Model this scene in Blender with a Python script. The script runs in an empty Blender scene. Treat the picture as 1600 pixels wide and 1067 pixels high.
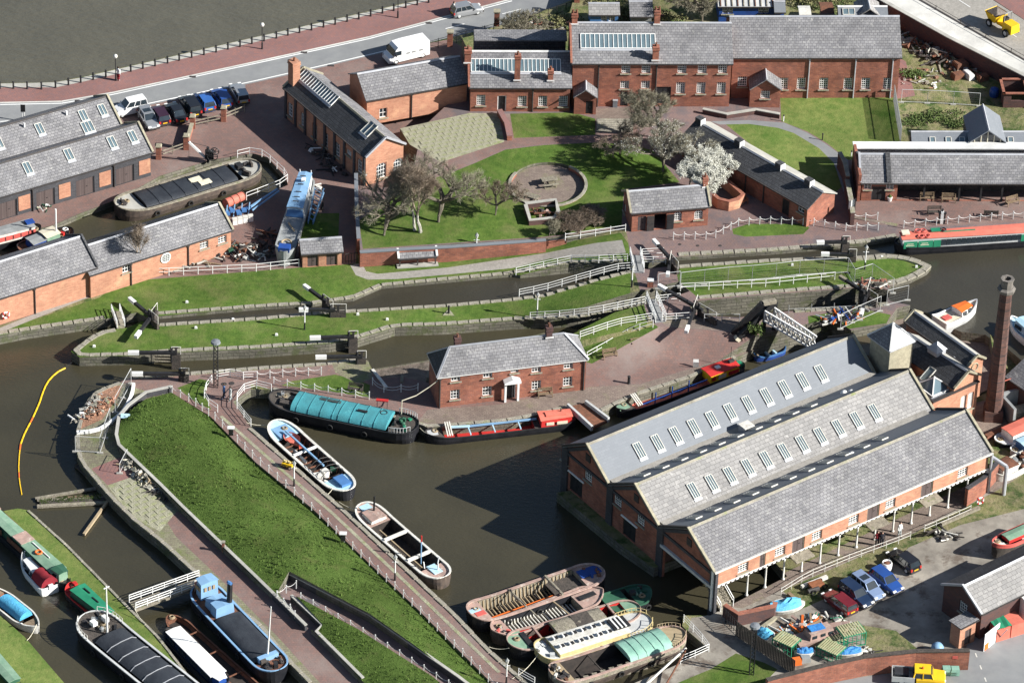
import bpy,bmesh,math,random
from math import radians as R,sin,cos,pi
from mathutils import Vector as V,Matrix,geometry,noise
random.seed(7)
SC=bpy.context.scene;COL=SC.collection
PITCH,ROLL,DIST,FPX=R(35.0),R(2.1),484.0,7500.0
CAMPOS=V((0,-DIST*cos(PITCH),DIST*sin(PITCH)))
_f=V((0,cos(PITCH),-sin(PITCH)));_r0=V((1,0,0));_u0=V((0,sin(PITCH),cos(PITCH)))
_r=_r0*cos(ROLL)+_u0*sin(ROLL);_u=_u0*cos(ROLL)-_r0*sin(ROLL)
cd=bpy.data.cameras.new('camera');cam=bpy.data.objects.new('camera',cd);COL.objects.link(cam)
cd.sensor_width=36;cd.lens=36*FPX/1600;cd.clip_start=5;cd.clip_end=4000
m=Matrix((_r,_u,-_f)).transposed().to_4x4();m.translation=CAMPOS;cam.matrix_world=m
SC.camera=cam
SUN_EL=R(30.0);SUN_DIR=V((0.975,-0.222,0)).normalized()*cos(SUN_EL)+V((0,0,sin(SUN_EL)))
w=bpy.data.worlds.new('World');SC.world=w;w.use_nodes=True
nt=w.node_tree;sky=nt.nodes.new('ShaderNodeTexSky');sky.sky_type='NISHITA';sky.sun_disc=False
sky.sun_elevation=SUN_EL;sky.sun_rotation=math.atan2(SUN_DIR.x,SUN_DIR.y)
sky.air_density=1.0;sky.dust_density=0.6
bg=nt.nodes['Background'];bg.inputs[1].default_value=0.05;nt.links.new(sky.outputs[0],bg.inputs[0])
sl=bpy.data.lights.new('sun','SUN');sl.energy=5.0;sl.angle=R(0.5);sl.color=(1,.97,.91)
so=bpy.data.objects.new('sun',sl);COL.objects.link(so);so.rotation_euler=SUN_DIR.to_track_quat('Z','Y').to_euler()
SC.view_settings.view_transform='Standard';SC.view_settings.look='None';SC.view_settings.gamma=1
SC.view_settings.exposure=1.0
SC.view_settings.use_curve_mapping=False
SC.cycles.max_bounces=5;SC.cycles.diffuse_bounces=2;SC.cycles.glossy_bounces=2
SC.cycles.transmission_bounces=2;SC.cycles.transparent_max_bounces=6
def ray(px,py):return(_f*FPX+_r*(px-800)-_u*(py-533.5)).normalized()
def PZ(px,py,z=0.0):
 d=ray(px,py);t=(z-CAMPOS.z)/d.z;return CAMPOS+d*t
def sstep(a,b,x):
 t=max(0,min(1,(x-a)/(b-a)));return t*t*(3-2*t)
_X0,_X1=PZ(800,440).x,PZ(980,430,1.8).x
_Y0,_Y1=PZ(1000,556).y,PZ(1000,512,1.8).y
def H(x,y):return 1.8*sstep(_X0,_X1,x)*sstep(_Y0,_Y1,y)
def PT(px,py,zf=H):
 z=0
 for _ in range(6):
  p=PZ(px,py,z);z=zf(p.x,p.y)if callable(zf)else zf
 return PZ(px,py,z)
MATS={}
def mat(key,c1,c2=None,sc=1.0,rough=.85,bump=0.0,pat=None,psc=(.3,.1),mortar=None,msize=.012,big=.25,bigsc=.12,metal=0,spec=.3,c3=None,c3sc=.3,c3w=(.5,.65),stretch=None,coat=0,wavy=0,trans=None):
 m=bpy.data.materials.new(key);m.use_nodes=True;nt=m.node_tree;N=nt.nodes;Lk=nt.links.new
 b=N['Principled BSDF'];b.inputs['Roughness'].default_value=rough;b.inputs['Metallic'].default_value=metal
 b.inputs['Specular IOR Level'].default_value=spec
 if coat:b.inputs['Coat Weight'].default_value=coat;b.inputs['Coat Roughness'].default_value=.05
 tc=N.new('ShaderNodeTexCoord');geo=N.new('ShaderNodeNewGeometry');co=geo.outputs['Position']if False else tc.outputs['Object']
 if stretch:
  mp=N.new('ShaderNodeMapping');mp.inputs['Scale'].default_value=stretch;Lk(co,mp.inputs[0]);co=mp.outputs[0]
 def noi(s,d=4,r=.6,src=None):
  n=N.new('ShaderNodeTexNoise');n.inputs['Scale'].default_value=s;n.inputs['Detail'].default_value=d
  n.inputs['Roughness'].default_value=r;Lk(src or co,n.inputs['Vector']);return n.outputs['Fac']
 def ramp(f,a,b2):
  mr=N.new('ShaderNodeMapRange');mr.inputs['From Min'].default_value=a;mr.inputs['From Max'].default_value=b2
  Lk(f,mr.inputs['Value']);return mr.outputs['Result']
 def mix(f,a,b2,t='MIX'):
  x=N.new('ShaderNodeMix');x.data_type='RGBA';x.blend_type=t
  for s,v in((x.inputs[0],f),(x.inputs[6],a),(x.inputs[7],b2)):
   if isinstance(v,(float,int)):s.default_value=v
   elif isinstance(v,tuple):s.default_value=(*v,1)if len(v)==3 else v
   else:Lk(v,s)
  return x.outputs[2]
 c2=c2 or tuple(x*.8 for x in c1)
 n1=noi(sc);f1=ramp(n1,.35,.65)
 hgt=n1
 if pat:
  br=N.new('ShaderNodeTexBrick');Lk(tc.outputs['UV'],br.inputs['Vector'])
  br.inputs['Color1'].default_value=(*c1,1);br.inputs['Color2'].default_value=(*c2,1)
  mo=mortar or tuple(x*.5 for x in c1);br.inputs['Mortar'].default_value=(*mo,1)
  br.inputs['Scale'].default_value=1;br.inputs['Mortar Size'].default_value=msize;br.inputs['Mortar Smooth'].default_value=.2
  br.inputs['Brick Width'].default_value=psc[0];br.inputs['Row Height'].default_value=psc[1];br.inputs['Bias'].default_value=0
  colr=br.outputs['Color']
  colr=mix(f1,colr,mix(.55,colr,c2),'MIX')
  hgt=br.outputs['Fac']
 else:colr=mix(f1,c1,c2)
 if c3:
  f3=ramp(noi(c3sc,5,.7),*c3w);colr=mix(f3,colr,c3)
 if big:
  fb=noi(bigsc,5,.65)
  mr=N.new('ShaderNodeMapRange');mr.inputs['From Min'].default_value=.3;mr.inputs['From Max'].default_value=.7
  mr.inputs['To Min'].default_value=1-big;mr.inputs['To Max'].default_value=1+big;Lk(fb,mr.inputs['Value'])
  cb=N.new('ShaderNodeCombineColor')
  for i in range(3):Lk(mr.outputs['Result'],cb.inputs[i])
  colr=mix(1.0,colr,cb.outputs[0],'MULTIPLY')
 Lk(colr,b.inputs['Base Color'])
 if bump:
  bp=N.new('ShaderNodeBump');bp.inputs['Strength'].default_value=min(1,bump);bp.inputs['Distance'].default_value=.06 if pat else.15
  if pat:
   iv=N.new('ShaderNodeMath');iv.operation='SUBTRACT';iv.inputs[0].default_value=1;Lk(hgt,iv.inputs[1])
   ad=N.new('ShaderNodeMath');ad.operation='ADD';Lk(iv.outputs[0],ad.inputs[0]);Lk(noi(sc*3),ad.inputs[1]);hgt=ad.outputs[0]
  else:hgt=noi(sc*2.5,6,.7)
  Lk(hgt,bp.inputs['Height']);Lk(bp.outputs[0],b.inputs['Normal'])
 if trans is not None:b.inputs['Alpha'].default_value=trans
 MATS[key]=m;return m
def water_mat(key,c,c2,wsc,strength,rough=.08):
 m=mat(key,c,c2,sc=.08,rough=rough,big=.15,bigsc=.03,spec=.5);N=m.node_tree.nodes;Lk=m.node_tree.links.new
 tc=N.new('ShaderNodeTexCoord');mp=N.new('ShaderNodeMapping');mp.inputs['Scale'].default_value=(1,1.8,1);mp.inputs['Rotation'].default_value=(0,0,.5)
 Lk(tc.outputs['Object'],mp.inputs[0]);n=N.new('ShaderNodeTexNoise');n.inputs['Scale'].default_value=wsc;n.inputs['Detail'].default_value=5
 n.inputs['Roughness'].default_value=.6;Lk(mp.outputs[0],n.inputs['Vector'])
 bp=N.new('ShaderNodeBump');bp.inputs['Strength'].default_value=strength;bp.inputs['Distance'].default_value=.3
 Lk(n.outputs['Fac'],bp.inputs['Height']);Lk(bp.outputs[0],N['Principled BSDF'].inputs['Normal'])
mat('grass',(.095,.15,.03),(.058,.108,.02),sc=1.4,rough=.95,bump=.5,big=.28,bigsc=.09,spec=.1,c3=(.15,.16,.058),c3sc=.28,c3w=(.46,.74))
mat('grass_dry',(.17,.2,.06),(.11,.16,.04),sc=1.2,rough=.95,bump=.5,big=.2,spec=.1,c3=(.07,.13,.025),c3sc=.25,c3w=(.5,.7))
mat('grass_long',(.08,.125,.03),(.058,.098,.022),sc=2.8,rough=1,bump=1,big=.3,bigsc=.2,spec=.05,c3=(.09,.11,.035),c3sc=.5,c3w=(.55,.72))
mat('grass_blade',(.1,.15,.038),(.078,.125,.03),sc=1.5,rough=.95,big=.3,bigsc=.3,spec=.05)
mat('weeds',(.14,.15,.055),(.22,.19,.11),sc=.9,rough=1,bump=1,big=.3,c3=(.05,.085,.02),c3sc=.5,c3w=(.48,.62))
mat('pavers',(.235,.135,.112),(.175,.12,.108),sc=1.3,rough=.85,bump=.3,pat='b',psc=(.3,.3),mortar=(.13,.09,.085),big=.22,c3=(.19,.15,.135),c3sc=.12,c3w=(.5,.7))
mat('pavers_purple',(.17,.125,.125),(.21,.14,.125),sc=1.1,rough=.85,bump=.3,pat='b',psc=(.3,.3),mortar=(.1,.08,.08),big=.2,c3=(.13,.11,.115),c3sc=.25,c3w=(.5,.62))
mat('pavers_red',(.27,.13,.11),(.21,.12,.115),sc=1,rough=.85,bump=.2,pat='b',psc=(.3,.3),mortar=(.15,.1,.09),big=.15)
mat('setts',(.25,.2,.165),(.18,.14,.12),sc=1.4,rough=.9,bump=.6,pat='b',psc=(.35,.22),mortar=(.1,.08,.07),big=.2,c3=(.19,.19,.1),c3sc=.2,c3w=(.55,.7))
mat('asphalt',(.23,.235,.235),(.2,.205,.21),sc=.7,rough=.85,bump=.1,big=.12,bigsc=.08)
mat('gravel_path',(.33,.31,.28),(.26,.245,.22),sc=2.5,rough=.9,bump=.3,big=.12)
mat('yard_dirt',(.3,.275,.235),(.2,.18,.155),sc=.45,rough=.85,bump=.3,big=.3,bigsc=.16,c3=(.13,.105,.085),c3sc=.35,c3w=(.52,.62))
mat('concrete',(.42,.41,.37),(.33,.32,.29),sc=.8,rough=.85,bump=.2,big=.15)
mat('concrete_pale',(.58,.57,.53),(.47,.46,.43),sc=.5,rough=.85,bump=.2,big=.15)
mat('mud',(.13,.1,.08),(.2,.165,.14),sc=1.4,rough=.6,bump=1,big=.3,spec=.5,c3=(.07,.06,.045),c3sc=.4)
mat('wall_stone',(.2,.185,.15),(.12,.115,.09),sc=1.2,rough=.9,bump=.7,pat='b',psc=(1.1,.38),mortar=(.05,.045,.04),msize=.03,big=.3,c3=(.09,.1,.05),c3sc=.8)
mat('coping',(.34,.315,.26),(.22,.205,.165),sc=2,rough=.9,bump=.6,big=.25,bigsc=.5,c3=(.2,.22,.1),c3sc=1,c3w=(.55,.7))
mat('flag',(.34,.33,.24),(.25,.24,.17),sc=2,rough=.9,bump=.5,big=.2,bigsc=.6,c3=(.22,.24,.11),c3sc=.8,c3w=(.5,.65))
mat('brick',(.37,.135,.082),(.22,.082,.058),sc=2.2,rough=.9,bump=.3,pat='b',psc=(.45,.15),mortar=(.24,.17,.13),msize=.014,big=.3,bigsc=.5,c3=(.17,.08,.065),c3sc=.7,c3w=(.52,.78))
mat('brick_orange',(.5,.25,.16),(.37,.17,.11),sc=2,rough=.9,bump=.3,pat='b',psc=(.45,.15),mortar=(.42,.28,.19),msize=.014,big=.18,bigsc=.3,c3=(.6,.36,.22),c3sc=.5,c3w=(.55,.75))
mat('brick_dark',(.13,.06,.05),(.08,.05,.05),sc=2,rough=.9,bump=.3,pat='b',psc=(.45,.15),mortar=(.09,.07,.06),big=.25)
mat('blue_brick',(.075,.075,.085),(.05,.05,.055),sc=2,rough=.7,bump=.3,pat='b',psc=(.45,.15),mortar=(.04,.04,.04),big=.2)
mat('slate',(.26,.255,.258),(.165,.163,.172),sc=3,rough=.75,bump=.55,pat='b',psc=(.42,.32),mortar=(.055,.055,.06),msize=.022,big=.24,bigsc=.45,c3=(.34,.335,.32),c3sc=2.2,c3w=(.6,.68))
mat('slate_light',(.315,.305,.295),(.22,.215,.212),sc=3,rough=.8,bump=.55,pat='b',psc=(.6,.4),mortar=(.13,.125,.12),msize=.022,big=.12,bigsc=.3,c3=(.4,.39,.375),c3sc=2.2,c3w=(.6,.68))
mat('slate_smooth',(.19,.205,.225),(.17,.185,.205),sc=.5,rough=.6,bump=.05,pat='b',psc=(.5,.28),mortar=(.14,.15,.17),msize=.01,big=.07)
mat('slate_dark_and_shaded',(.085,.087,.092),(.055,.056,.06),sc=3,rough=.75,bump=.6,pat='b',psc=(.5,.38),mortar=(.03,.03,.03),msize=.03,big=.15)  # also painted on slopes turned from the sun, so shade sits in the colour
mat('lead',(.42,.43,.45),(.34,.35,.38),sc=1.5,rough=.55,big=.15,metal=.2)
mat('lead_white',(.66,.66,.65),(.55,.55,.54),sc=1.2,rough=.7,big=.15)
mat('parapet',(.36,.33,.24),(.25,.23,.17),sc=2,rough=.9,bump=.3,big=.2)
mat('white',(.8,.8,.78),(.7,.7,.68),sc=3,rough=.5,big=.06)
mat('white_old',(.66,.65,.6),(.5,.48,.43),sc=3,rough=.7,big=.15,c3=(.3,.2,.12),c3sc=2.5,c3w=(.66,.72))
mat('cream',(.68,.64,.5),(.55,.5,.38),sc=2,rough=.7,big=.15)
mat('black',(.018,.018,.02),(.03,.03,.032),sc=2,rough=.5,big=.1)
mat('shade_black',(.006,.006,.007),rough=1,big=0)  # near black that stands in for shade in openings
mat('iron',(.035,.035,.038),(.06,.05,.045),sc=4,rough=.6,big=.1)
mat('glass',(.02,.028,.035),(.03,.04,.05),sc=1,rough=.06,big=0,spec=.9)
mat('skyglass',(.1,.15,.18),(.13,.18,.2),sc=1,rough=.12,big=.1,spec=.9)
mat('wood',(.26,.19,.12),(.17,.12,.08),sc=4,rough=.85,bump=.4,big=.2,stretch=(1,6,1))
mat('wood_red',(.3,.12,.06),(.2,.08,.04),sc=4,rough=.6,big=.15)
mat('wood_old',(.3,.27,.21),(.18,.16,.125),sc=3,rough=.95,bump=.5,big=.25,c3=(.15,.18,.07),c3sc=1,c3w=(.58,.7))
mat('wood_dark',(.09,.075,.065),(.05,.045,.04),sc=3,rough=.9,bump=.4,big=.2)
mat('door_brown',(.11,.085,.08),(.08,.06,.058),sc=2,rough=.8,big=.1,pat='b',psc=(.25,6),mortar=(.04,.03,.03),msize=.012)
mat('bark',(.2,.175,.135),(.13,.11,.09),sc=5,rough=.95,bump=.6,big=.2)
mat('twig',(.36,.335,.25),(.27,.245,.18),sc=2,rough=1,big=.2)
mat('twig_red',(.32,.26,.2),(.24,.19,.145),sc=2,rough=1,big=.2)
mat('birch',(.5,.48,.43),(.25,.23,.2),sc=6,rough=.9,big=.2)
mat('blossom',(.72,.72,.66),(.55,.55,.47),sc=3,rough=.9,big=.1)
mat('leaf',(.05,.085,.022),(.09,.12,.035),sc=2,rough=.9,big=.3,bigsc=.8)
mat('tarp_black',(.025,.028,.035),(.035,.04,.048),sc=1,rough=.55,bump=.3,big=.15)
mat('tarp_teal',(.06,.27,.31),(.055,.22,.25),sc=.8,rough=.6,bump=.3,big=.12,c3=(.12,.42,.44),c3sc=1,c3w=(.6,.7))
mat('tarp_green',(.25,.43,.35),(.18,.35,.28),sc=1,rough=.7,bump=.2,big=.15)
mat('tarp_blue',(.04,.25,.6),(.03,.15,.42),sc=2,rough=.5,bump=.6,big=.2)
mat('tarp_sky',(.1,.42,.66),(.08,.34,.56),sc=2,rough=.5,bump=.6,big=.2)
mat('paint_red',(.5,.035,.03),(.42,.03,.028),sc=1,rough=.45,big=.15)
mat('paint_pink',(.58,.12,.1),(.5,.1,.085),sc=1,rough=.6,big=.15)
mat('paint_salmon',(.42,.28,.235),(.28,.2,.17),sc=1.5,rough=.8,big=.2,c3=(.5,.42,.36),c3sc=1.6,c3w=(.55,.68))
mat('paint_coral',(.62,.17,.12),(.52,.14,.1),sc=1.5,rough=.7,big=.15)
mat('paint_orange',(.75,.17,.03),(.65,.14,.03),sc=1,rough=.5,big=.1)
mat('paint_rust',(.2,.085,.05),(.12,.06,.04),sc=3,rough=.9,bump=.3,big=.25)
mat('paint_green',(.03,.24,.13),(.02,.18,.1),sc=1,rough=.45,big=.1)
mat('paint_dkgreen',(.04,.12,.075),(.03,.09,.055),sc=1,rough=.5,big=.15)
mat('paint_palegreen',(.22,.33,.24),(.15,.26,.18),sc=1.4,rough=.7,big=.2)
mat('paint_blue',(.02,.075,.3),(.02,.05,.2),sc=1,rough=.45,big=.1)
mat('paint_midblue',(.07,.18,.4),(.06,.15,.33),sc=1,rough=.45,big=.1)
mat('paint_sky',(.22,.38,.56),(.18,.32,.5),sc=1,rough=.45,big=.08)
mat('paint_paleblue',(.42,.6,.7),(.34,.52,.62),sc=2,rough=.6,big=.12)
mat('paint_yellow',(.78,.5,.02),(.7,.42,.02),sc=1,rough=.4,big=.06)
mat('paint_cream_yellow',(.55,.45,.22),(.42,.34,.17),sc=1.5,rough=.7,big=.2)
mat('paint_grey',(.3,.31,.31),(.22,.23,.23),sc=1.5,rough=.6,big=.2)
mat('paint_palegrey',(.52,.53,.52),(.42,.43,.43),sc=1.2,rough=.6,big=.15)
mat('hull_black',(.012,.013,.016),(.022,.022,.026),sc=1,rough=.4,big=.1)
mat('hull_rusty',(.05,.04,.036),(.1,.075,.06),sc=1.5,rough=.8,big=.3,c3=(.2,.16,.13),c3sc=1,c3w=(.6,.75))
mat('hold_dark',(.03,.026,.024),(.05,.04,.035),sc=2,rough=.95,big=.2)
mat('car_silver',(.45,.46,.47),(.42,.43,.44),sc=1,rough=.3,metal=.6,big=.03,coat=.6)
mat('car_black',(.012,.013,.016),(.015,.016,.02),rough=.3,big=.03,coat=.8)
mat('car_navy',(.012,.025,.06),(.015,.03,.07),rough=.3,big=.03,coat=.8)
mat('car_blue',(.02,.07,.27),(.02,.06,.22),rough=.3,big=.03,coat=.8)
mat('car_midblue',(.04,.13,.4),(.03,.11,.34),rough=.3,big=.03,coat=.8)
mat('car_lightblue',(.25,.33,.5),(.22,.3,.46),rough=.3,metal=.3,big=.03,coat=.8)
mat('car_red',(.16,.015,.02),(.13,.012,.018),rough=.3,big=.03,coat=.8)
mat('car_plum',(.04,.015,.028),(.035,.012,.025),rough=.3,big=.03,coat=.8)
mat('car_white',(.8,.8,.8),(.76,.76,.76),rough=.3,big=.03,coat=.6)
mat('tyre',(.02,.02,.02),rough=.8,big=0)
mat('skin',(.5,.3,.22),rough=.6,big=0)
mat('cloth_blue',(.1,.2,.42),rough=.9);mat('cloth_dark',(.03,.03,.04),rough=.9);mat('cloth_red',(.25,.02,.03),rough=.9)
mat('cloth_pale',(.42,.45,.45),rough=.9);mat('hair',(.06,.04,.03),rough=.8)
mat('crushed',(.36,.19,.12),(.22,.13,.09),sc=2,rough=1,bump=1,big=.25,c3=(.45,.4,.36),c3sc=1.3,c3w=(.6,.7))
mat('mossy',(.24,.235,.15),(.17,.15,.11),sc=1.3,rough=.95,bump=.6,pat='b',psc=(.45,.3),mortar=(.1,.1,.06),big=.25,c3=(.15,.17,.07),c3sc=.5,c3w=(.5,.65))
mat('slat',(.42,.42,.24),(.3,.3,.17),sc=2,rough=.9,big=.2)
mat('brick_soot',(.17,.085,.065),(.09,.055,.05),sc=1.2,rough=.95,bump=.3,pat='b',psc=(.45,.15),mortar=(.08,.06,.055),big=.35,bigsc=.5)
mat('cap_stone',(.2,.18,.16),(.12,.11,.1),sc=2,rough=.9,big=.3)
mat('tan',(.36,.28,.18),(.28,.22,.14),sc=2,rough=.9,big=.2)
water_mat('water',(.054,.048,.029),(.042,.038,.024),2.2,.16)
water_mat('water_canal',(.048,.044,.032),(.04,.036,.027),2.2,.14)
water_mat('water_ship',(.105,.098,.072),(.085,.08,.06),.9,.45,rough=.22)
water_mat('water_murky',(.1,.08,.05),(.06,.05,.035),1.5,.05)
class MB:
 def __init__(s):s.v=[];s.f=[];s.mi=[];s.m=0
 def quad(s,*p):
  n=len(s.v);s.v+=[V(q)for q in p];s.f.append(tuple(range(n,n+len(p))));s.mi.append(s.m);return s
 def raw(s,vs,fs):
  n=len(s.v);s.v+=[V(q)for q in vs]
  for f in fs:s.f.append(tuple(i+n for i in f));s.mi.append(s.m)
  return s
 def box(s,c,d,rz=0,rot=None,top=1.0):
  hx,hy,hz=d[0]/2,d[1]/2,d[2]/2;M=rot or Matrix.Rotation(rz,3,'Z');vs=[]
  for z,k in((-hz,1),(hz,top)):
   for x,y in((-hx,-hy),(hx,-hy),(hx,hy),(-hx,hy)):vs.append(V(c)+M@V((x*k,y*k,z)))
  return s.raw(vs,[(3,2,1,0),(4,5,6,7),(0,1,5,4),(1,2,6,5),(2,3,7,6),(3,0,4,7)])
 def beam(s,a,b,w,h=None,up=(0,0,1)):
  a=V(a);b=V(b);h=h or w;d=(b-a)
  if d.length<1e-5:return s
  x=d.normalized();u=V(up)
  if abs(x.dot(u))>.98:u=V((1,0,0))
  y=u.cross(x).normalized();z=x.cross(y)
  return s.box((a+b)/2,(d.length,w,h),rot=Matrix((x,y,z)).transposed())
 def tube(s,a,b,r,r2=None,n=6,caps=True):
  a=V(a);b=V(b);r2=r if r2 is None else r2;d=b-a
  if d.length<1e-5:return s
  q=d.to_track_quat('Z','Y').to_matrix();vs=[]
  for p,rr in((a,r),(b,r2)):
   for i in range(n):t=2*pi*i/n;vs.append(p+q@V((rr*cos(t),rr*sin(t),0)))
  fs=[(i,(i+1)%n,n+(i+1)%n,n+i)for i in range(n)]
  if caps:fs+=[tuple(range(n-1,-1,-1)),tuple(range(n,2*n))]
  return s.raw(vs,fs)
 def path(s,pts,r,n=5):
  for a,b in zip(pts,pts[1:]):s.tube(a,b,r,n=n)
  return s
 def prism(s,pts,z0,z1):
  n=len(pts);a=sum(pts[i][0]*pts[(i+1)%n][1]-pts[(i+1)%n][0]*pts[i][1]for i in range(n))
  if a<0:pts=pts[::-1]
  vs=[(p[0],p[1],z0)for p in pts]+[(p[0],p[1],z1)for p in pts]
  return s.raw(vs,[tuple(range(n-1,-1,-1)),tuple(range(n,2*n))]+[(i,(i+1)%n,n+(i+1)%n,n+i)for i in range(n)])
 def ext(s,prof,a,b,right,up=V((0,0,1))):
  a=V(a);b=V(b);r=V(right);n=len(prof)
  vs=[a+r*p[0]+up*p[1]for p in prof]+[b+r*p[0]+up*p[1]for p in prof]
  return s.raw(vs,[tuple(range(n-1,-1,-1)),tuple(range(n,2*n))]+[(i,(i+1)%n,n+(i+1)%n,n+i)for i in range(n)])
 def loft(s,rings,closed=True,cap=True):
  n=len(rings[0]);vs=[p for r in rings for p in r];fs=[]
  for k in range(len(rings)-1):
   for i in range(n if closed else n-1):
    j=(i+1)%n;fs.append((k*n+i,k*n+j,(k+1)*n+j,(k+1)*n+i))
  if cap:fs+=[tuple(range(n-1,-1,-1)),tuple(range((len(rings)-1)*n,len(rings)*n))]
  return s.raw(vs,fs)
 def lathe(s,prof,c=(0,0,0),n=10):
  rings=[[(c[0]+r*cos(2*pi*i/n),c[1]+r*sin(2*pi*i/n),c[2]+z)for i in range(n)]for r,z in prof]
  return s.loft(rings)
 def torus(s,c,R0,r,n=12,k=6,axis='Z'):
  rings=[]
  for i in range(n+1):
   t=2*pi*i/n;ring=[]
   for j in range(k):
    a=2*pi*j/k;rr=R0+r*cos(a);p=V((rr*cos(t),rr*sin(t),r*sin(a)))
    if axis=='Y':p=V((p.x,p.z,p.y))
    if axis=='X':p=V((p.z,p.x,p.y))
    ring.append(V(c)+p)
   rings.append(ring)
  return s.loft(rings,cap=False)
 def build(s,name,mats,parent=None,smooth=False,loc=None,rz=0,fix=True):
  me=bpy.data.meshes.new(name);me.from_pydata(s.v,[],s.f);me.update()
  if not isinstance(mats,(list,tuple)):mats=[mats]
  for k in mats:me.materials.append(MATS[k])
  if fix:
   bm=bmesh.new();bm.from_mesh(me);bmesh.ops.recalc_face_normals(bm,faces=bm.faces);bm.to_mesh(me);bm.free()
  for p,i in zip(me.polygons,s.mi):p.material_index=i;p.use_smooth=smooth
  autouv(me)
  return link(name,me,parent,loc,rz)
def autouv(me):
 uv=me.uv_layers.new(name='uv');Z=V((0,0,1));vs=me.vertices
 for p in me.polygons:
  n=p.normal;a=Z.cross(n)
  a=V((1,0,0))if a.length<.05 else a.normalized()
  b=n.cross(a)
  for li in p.loop_indices:
   c=vs[me.loops[li].vertex_index].co;uv.data[li].uv=(c.dot(a),c.dot(b))
def link(name,me,parent=None,loc=None,rz=0):
 o=bpy.data.objects.new(name,me);COL.objects.link(o)
 if parent:o.parent=parent
 if loc is not None:o.location=loc
 if rz:o.rotation_euler=(0,0,rz)
 return o
def thing(name,label,cat,loc=(0,0,0),rz=0,group=None):
 o=bpy.data.objects.new(name,None);COL.objects.link(o);o.location=loc;o.rotation_euler=(0,0,rz);o.empty_display_size=.5
 return tag(o,label,cat,group)
def tag(o,label,cat,group=None,kind=None):
 if label:o['label']=label
 if cat:o['category']=cat
 if group:o['group']=group
 if kind:o['kind']=kind
 return o
def copyt(o,loc,rz,label=None,parent=None):
 c=o.copy();COL.objects.link(c)
 if parent is None:c.location=loc;c.rotation_euler=(0,0,rz)
 else:c.parent=parent
 if label:c['label']=label
 for ch in o.children:copyt(ch,None,0,None,c)
 return c
def inpoly(x,y,P):
 r=False;j=len(P)-1
 for i in range(len(P)):
  xi,yi=P[i];xj,yj=P[j]
  if(yi>y)!=(yj>y)and x<(xj-xi)*(y-yi)/(yj-yi)+xi:r=not r
  j=i
 return r
def dpoly(p,pts):
 best=1e9
 for a,b in zip(pts,pts[1:]):
  ab=b-a;t=max(0,min(1,(p-a).dot(ab)/max(1e-9,ab.length_squared)));best=min(best,(p-a-ab*t).length)
 return best
ZL,ZM,ZB,ZU,ZS,UP=-1.1,-.4,-.7,1.35,-2.0,1.8
UR=UP+2.2
ZONES=[]
def Zn(name,matk,z,px,world=False,water=False,step=None,obj=None):
 pts=[PT(x,y,z if not water else obj)for x,y in px]
 P=[(p.x,p.y)for p in pts]
 if len(P)>2:ZONES.append(dict(name=name,mat=matk,z=z,P=P,water=water,step=step,bb=(min(p[0]for p in P),min(p[1]for p in P),max(p[0]for p in P),max(p[1]for p in P))))
EXT=[(-900,-650),(900,-650),(900,900),(-900,900)]
ZONES.append(dict(name='ground',mat='weeds',z=H,P=EXT,water=False,step=None,bb=(-900,-650,900,900)))
MR=[PZ(x,y)for x,y in((268,613),(326,649),(400,725),(489,798),(560,866),(653,954),(764,1065),(900,1200))]
ML=[PZ(x,y)for x,y in((268,613),(228,622),(202,641),(187,659),(183,687),(187,702),(253,765),(286,798),(400,908),(500,1000),(570,1067),(700,1200))]
for q in(MR,ML):
 for p in q:p.z=0
def mound(x,y):
 p=V((x,y,0));a=dpoly(p,MR);b=dpoly(p,ML);t=a/max(.01,a+b);s=min(1,(a+b)/7)
 prof=((0,-.2),(.12,.25),(.4,1.0),(.75,1.15),(1,.55))
 for(t0,v0),(t1,v1)in zip(prof,prof[1:]):
  if t<=t1+1e-6:
   k=(t-t0)/(t1-t0);z=v0+(v1-v0)*k*k*(3-2*k);break
 return z*(.45+.55*s)+.12*noise.noise(V((x*.25,y*.25,0)))
Zn('cobbled_yard','pavers',0,[(-120,205),(25,191),(212,169),(400,129),(519,102),(602,82),(700,62),(735,80),(760,175),(640,300),(556,300),(556,412),(470,418),(190,440),(150,462),(-120,545)])
Zn('promenade_pavement','pavers_red',0,[(-300,140),(0,133),(85,133),(400,62),(690,-8),(1100,-110),(1100,-60),(800,-1),(577,57),(400,96),(177,144),(96,158),(0,160),(-300,166)])
Zn('road','asphalt',0,[(-300,166),(0,160),(96,158),(177,144),(400,96),(577,57),(800,-1),(1100,-60),(1200,-50),(960,-2),(918,4),(800,36),(700,60),(602,82),(519,102),(400,129),(212,169),(25,191),(0,193),(-300,205)])
Zn('quay_kerb','concrete',0,[(-300,131),(0,131),(87,129),(130,121),(400,58.5),(673,-3),(1000,-75),(1010,-70),(692,-4),(400,66),(130,128),(87,137),(0,137),(-300,138)])
Zn('lock_lawn','grass',H,[(-120,545),(0,514),(60,497),(155,465),(190,440),(470,418),(560,412),(560,398),(970,364),(985,385),(985,480),(1010,470),(1010,530),(580,570),(120,580),(-120,560)])
Zn('wall_foot_path','gravel_path',0,[(-60,532),(0,512),(60,488),(158,450),(160,456),(62,495),(0,520),(-60,540)])
Zn('towpath','gravel_path',H,[(547,414),(565,411),(572,424),(590,428),(700,418),(850,396),(930,380),(972,375),(978,395),(930,401),(860,404),(800,419),(700,429),(620,436),(575,437),(556,430)])
Zn('yard_lawn','grass',0,[(486,334),(530,333),(529,371),(468,376),(476,350)])
MUS=[(556,296),(640,290),(660,200),(735,130),(742,100),(722,60),(890,20),(905,-30),(1000,-60),(2600,-700),(3200,700),(1700,520),(1430,520),(1385,527),(1140,540),(1042,532),(1010,490),(985,400),(978,356),(850,372),(700,382),(563,392)]
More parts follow.
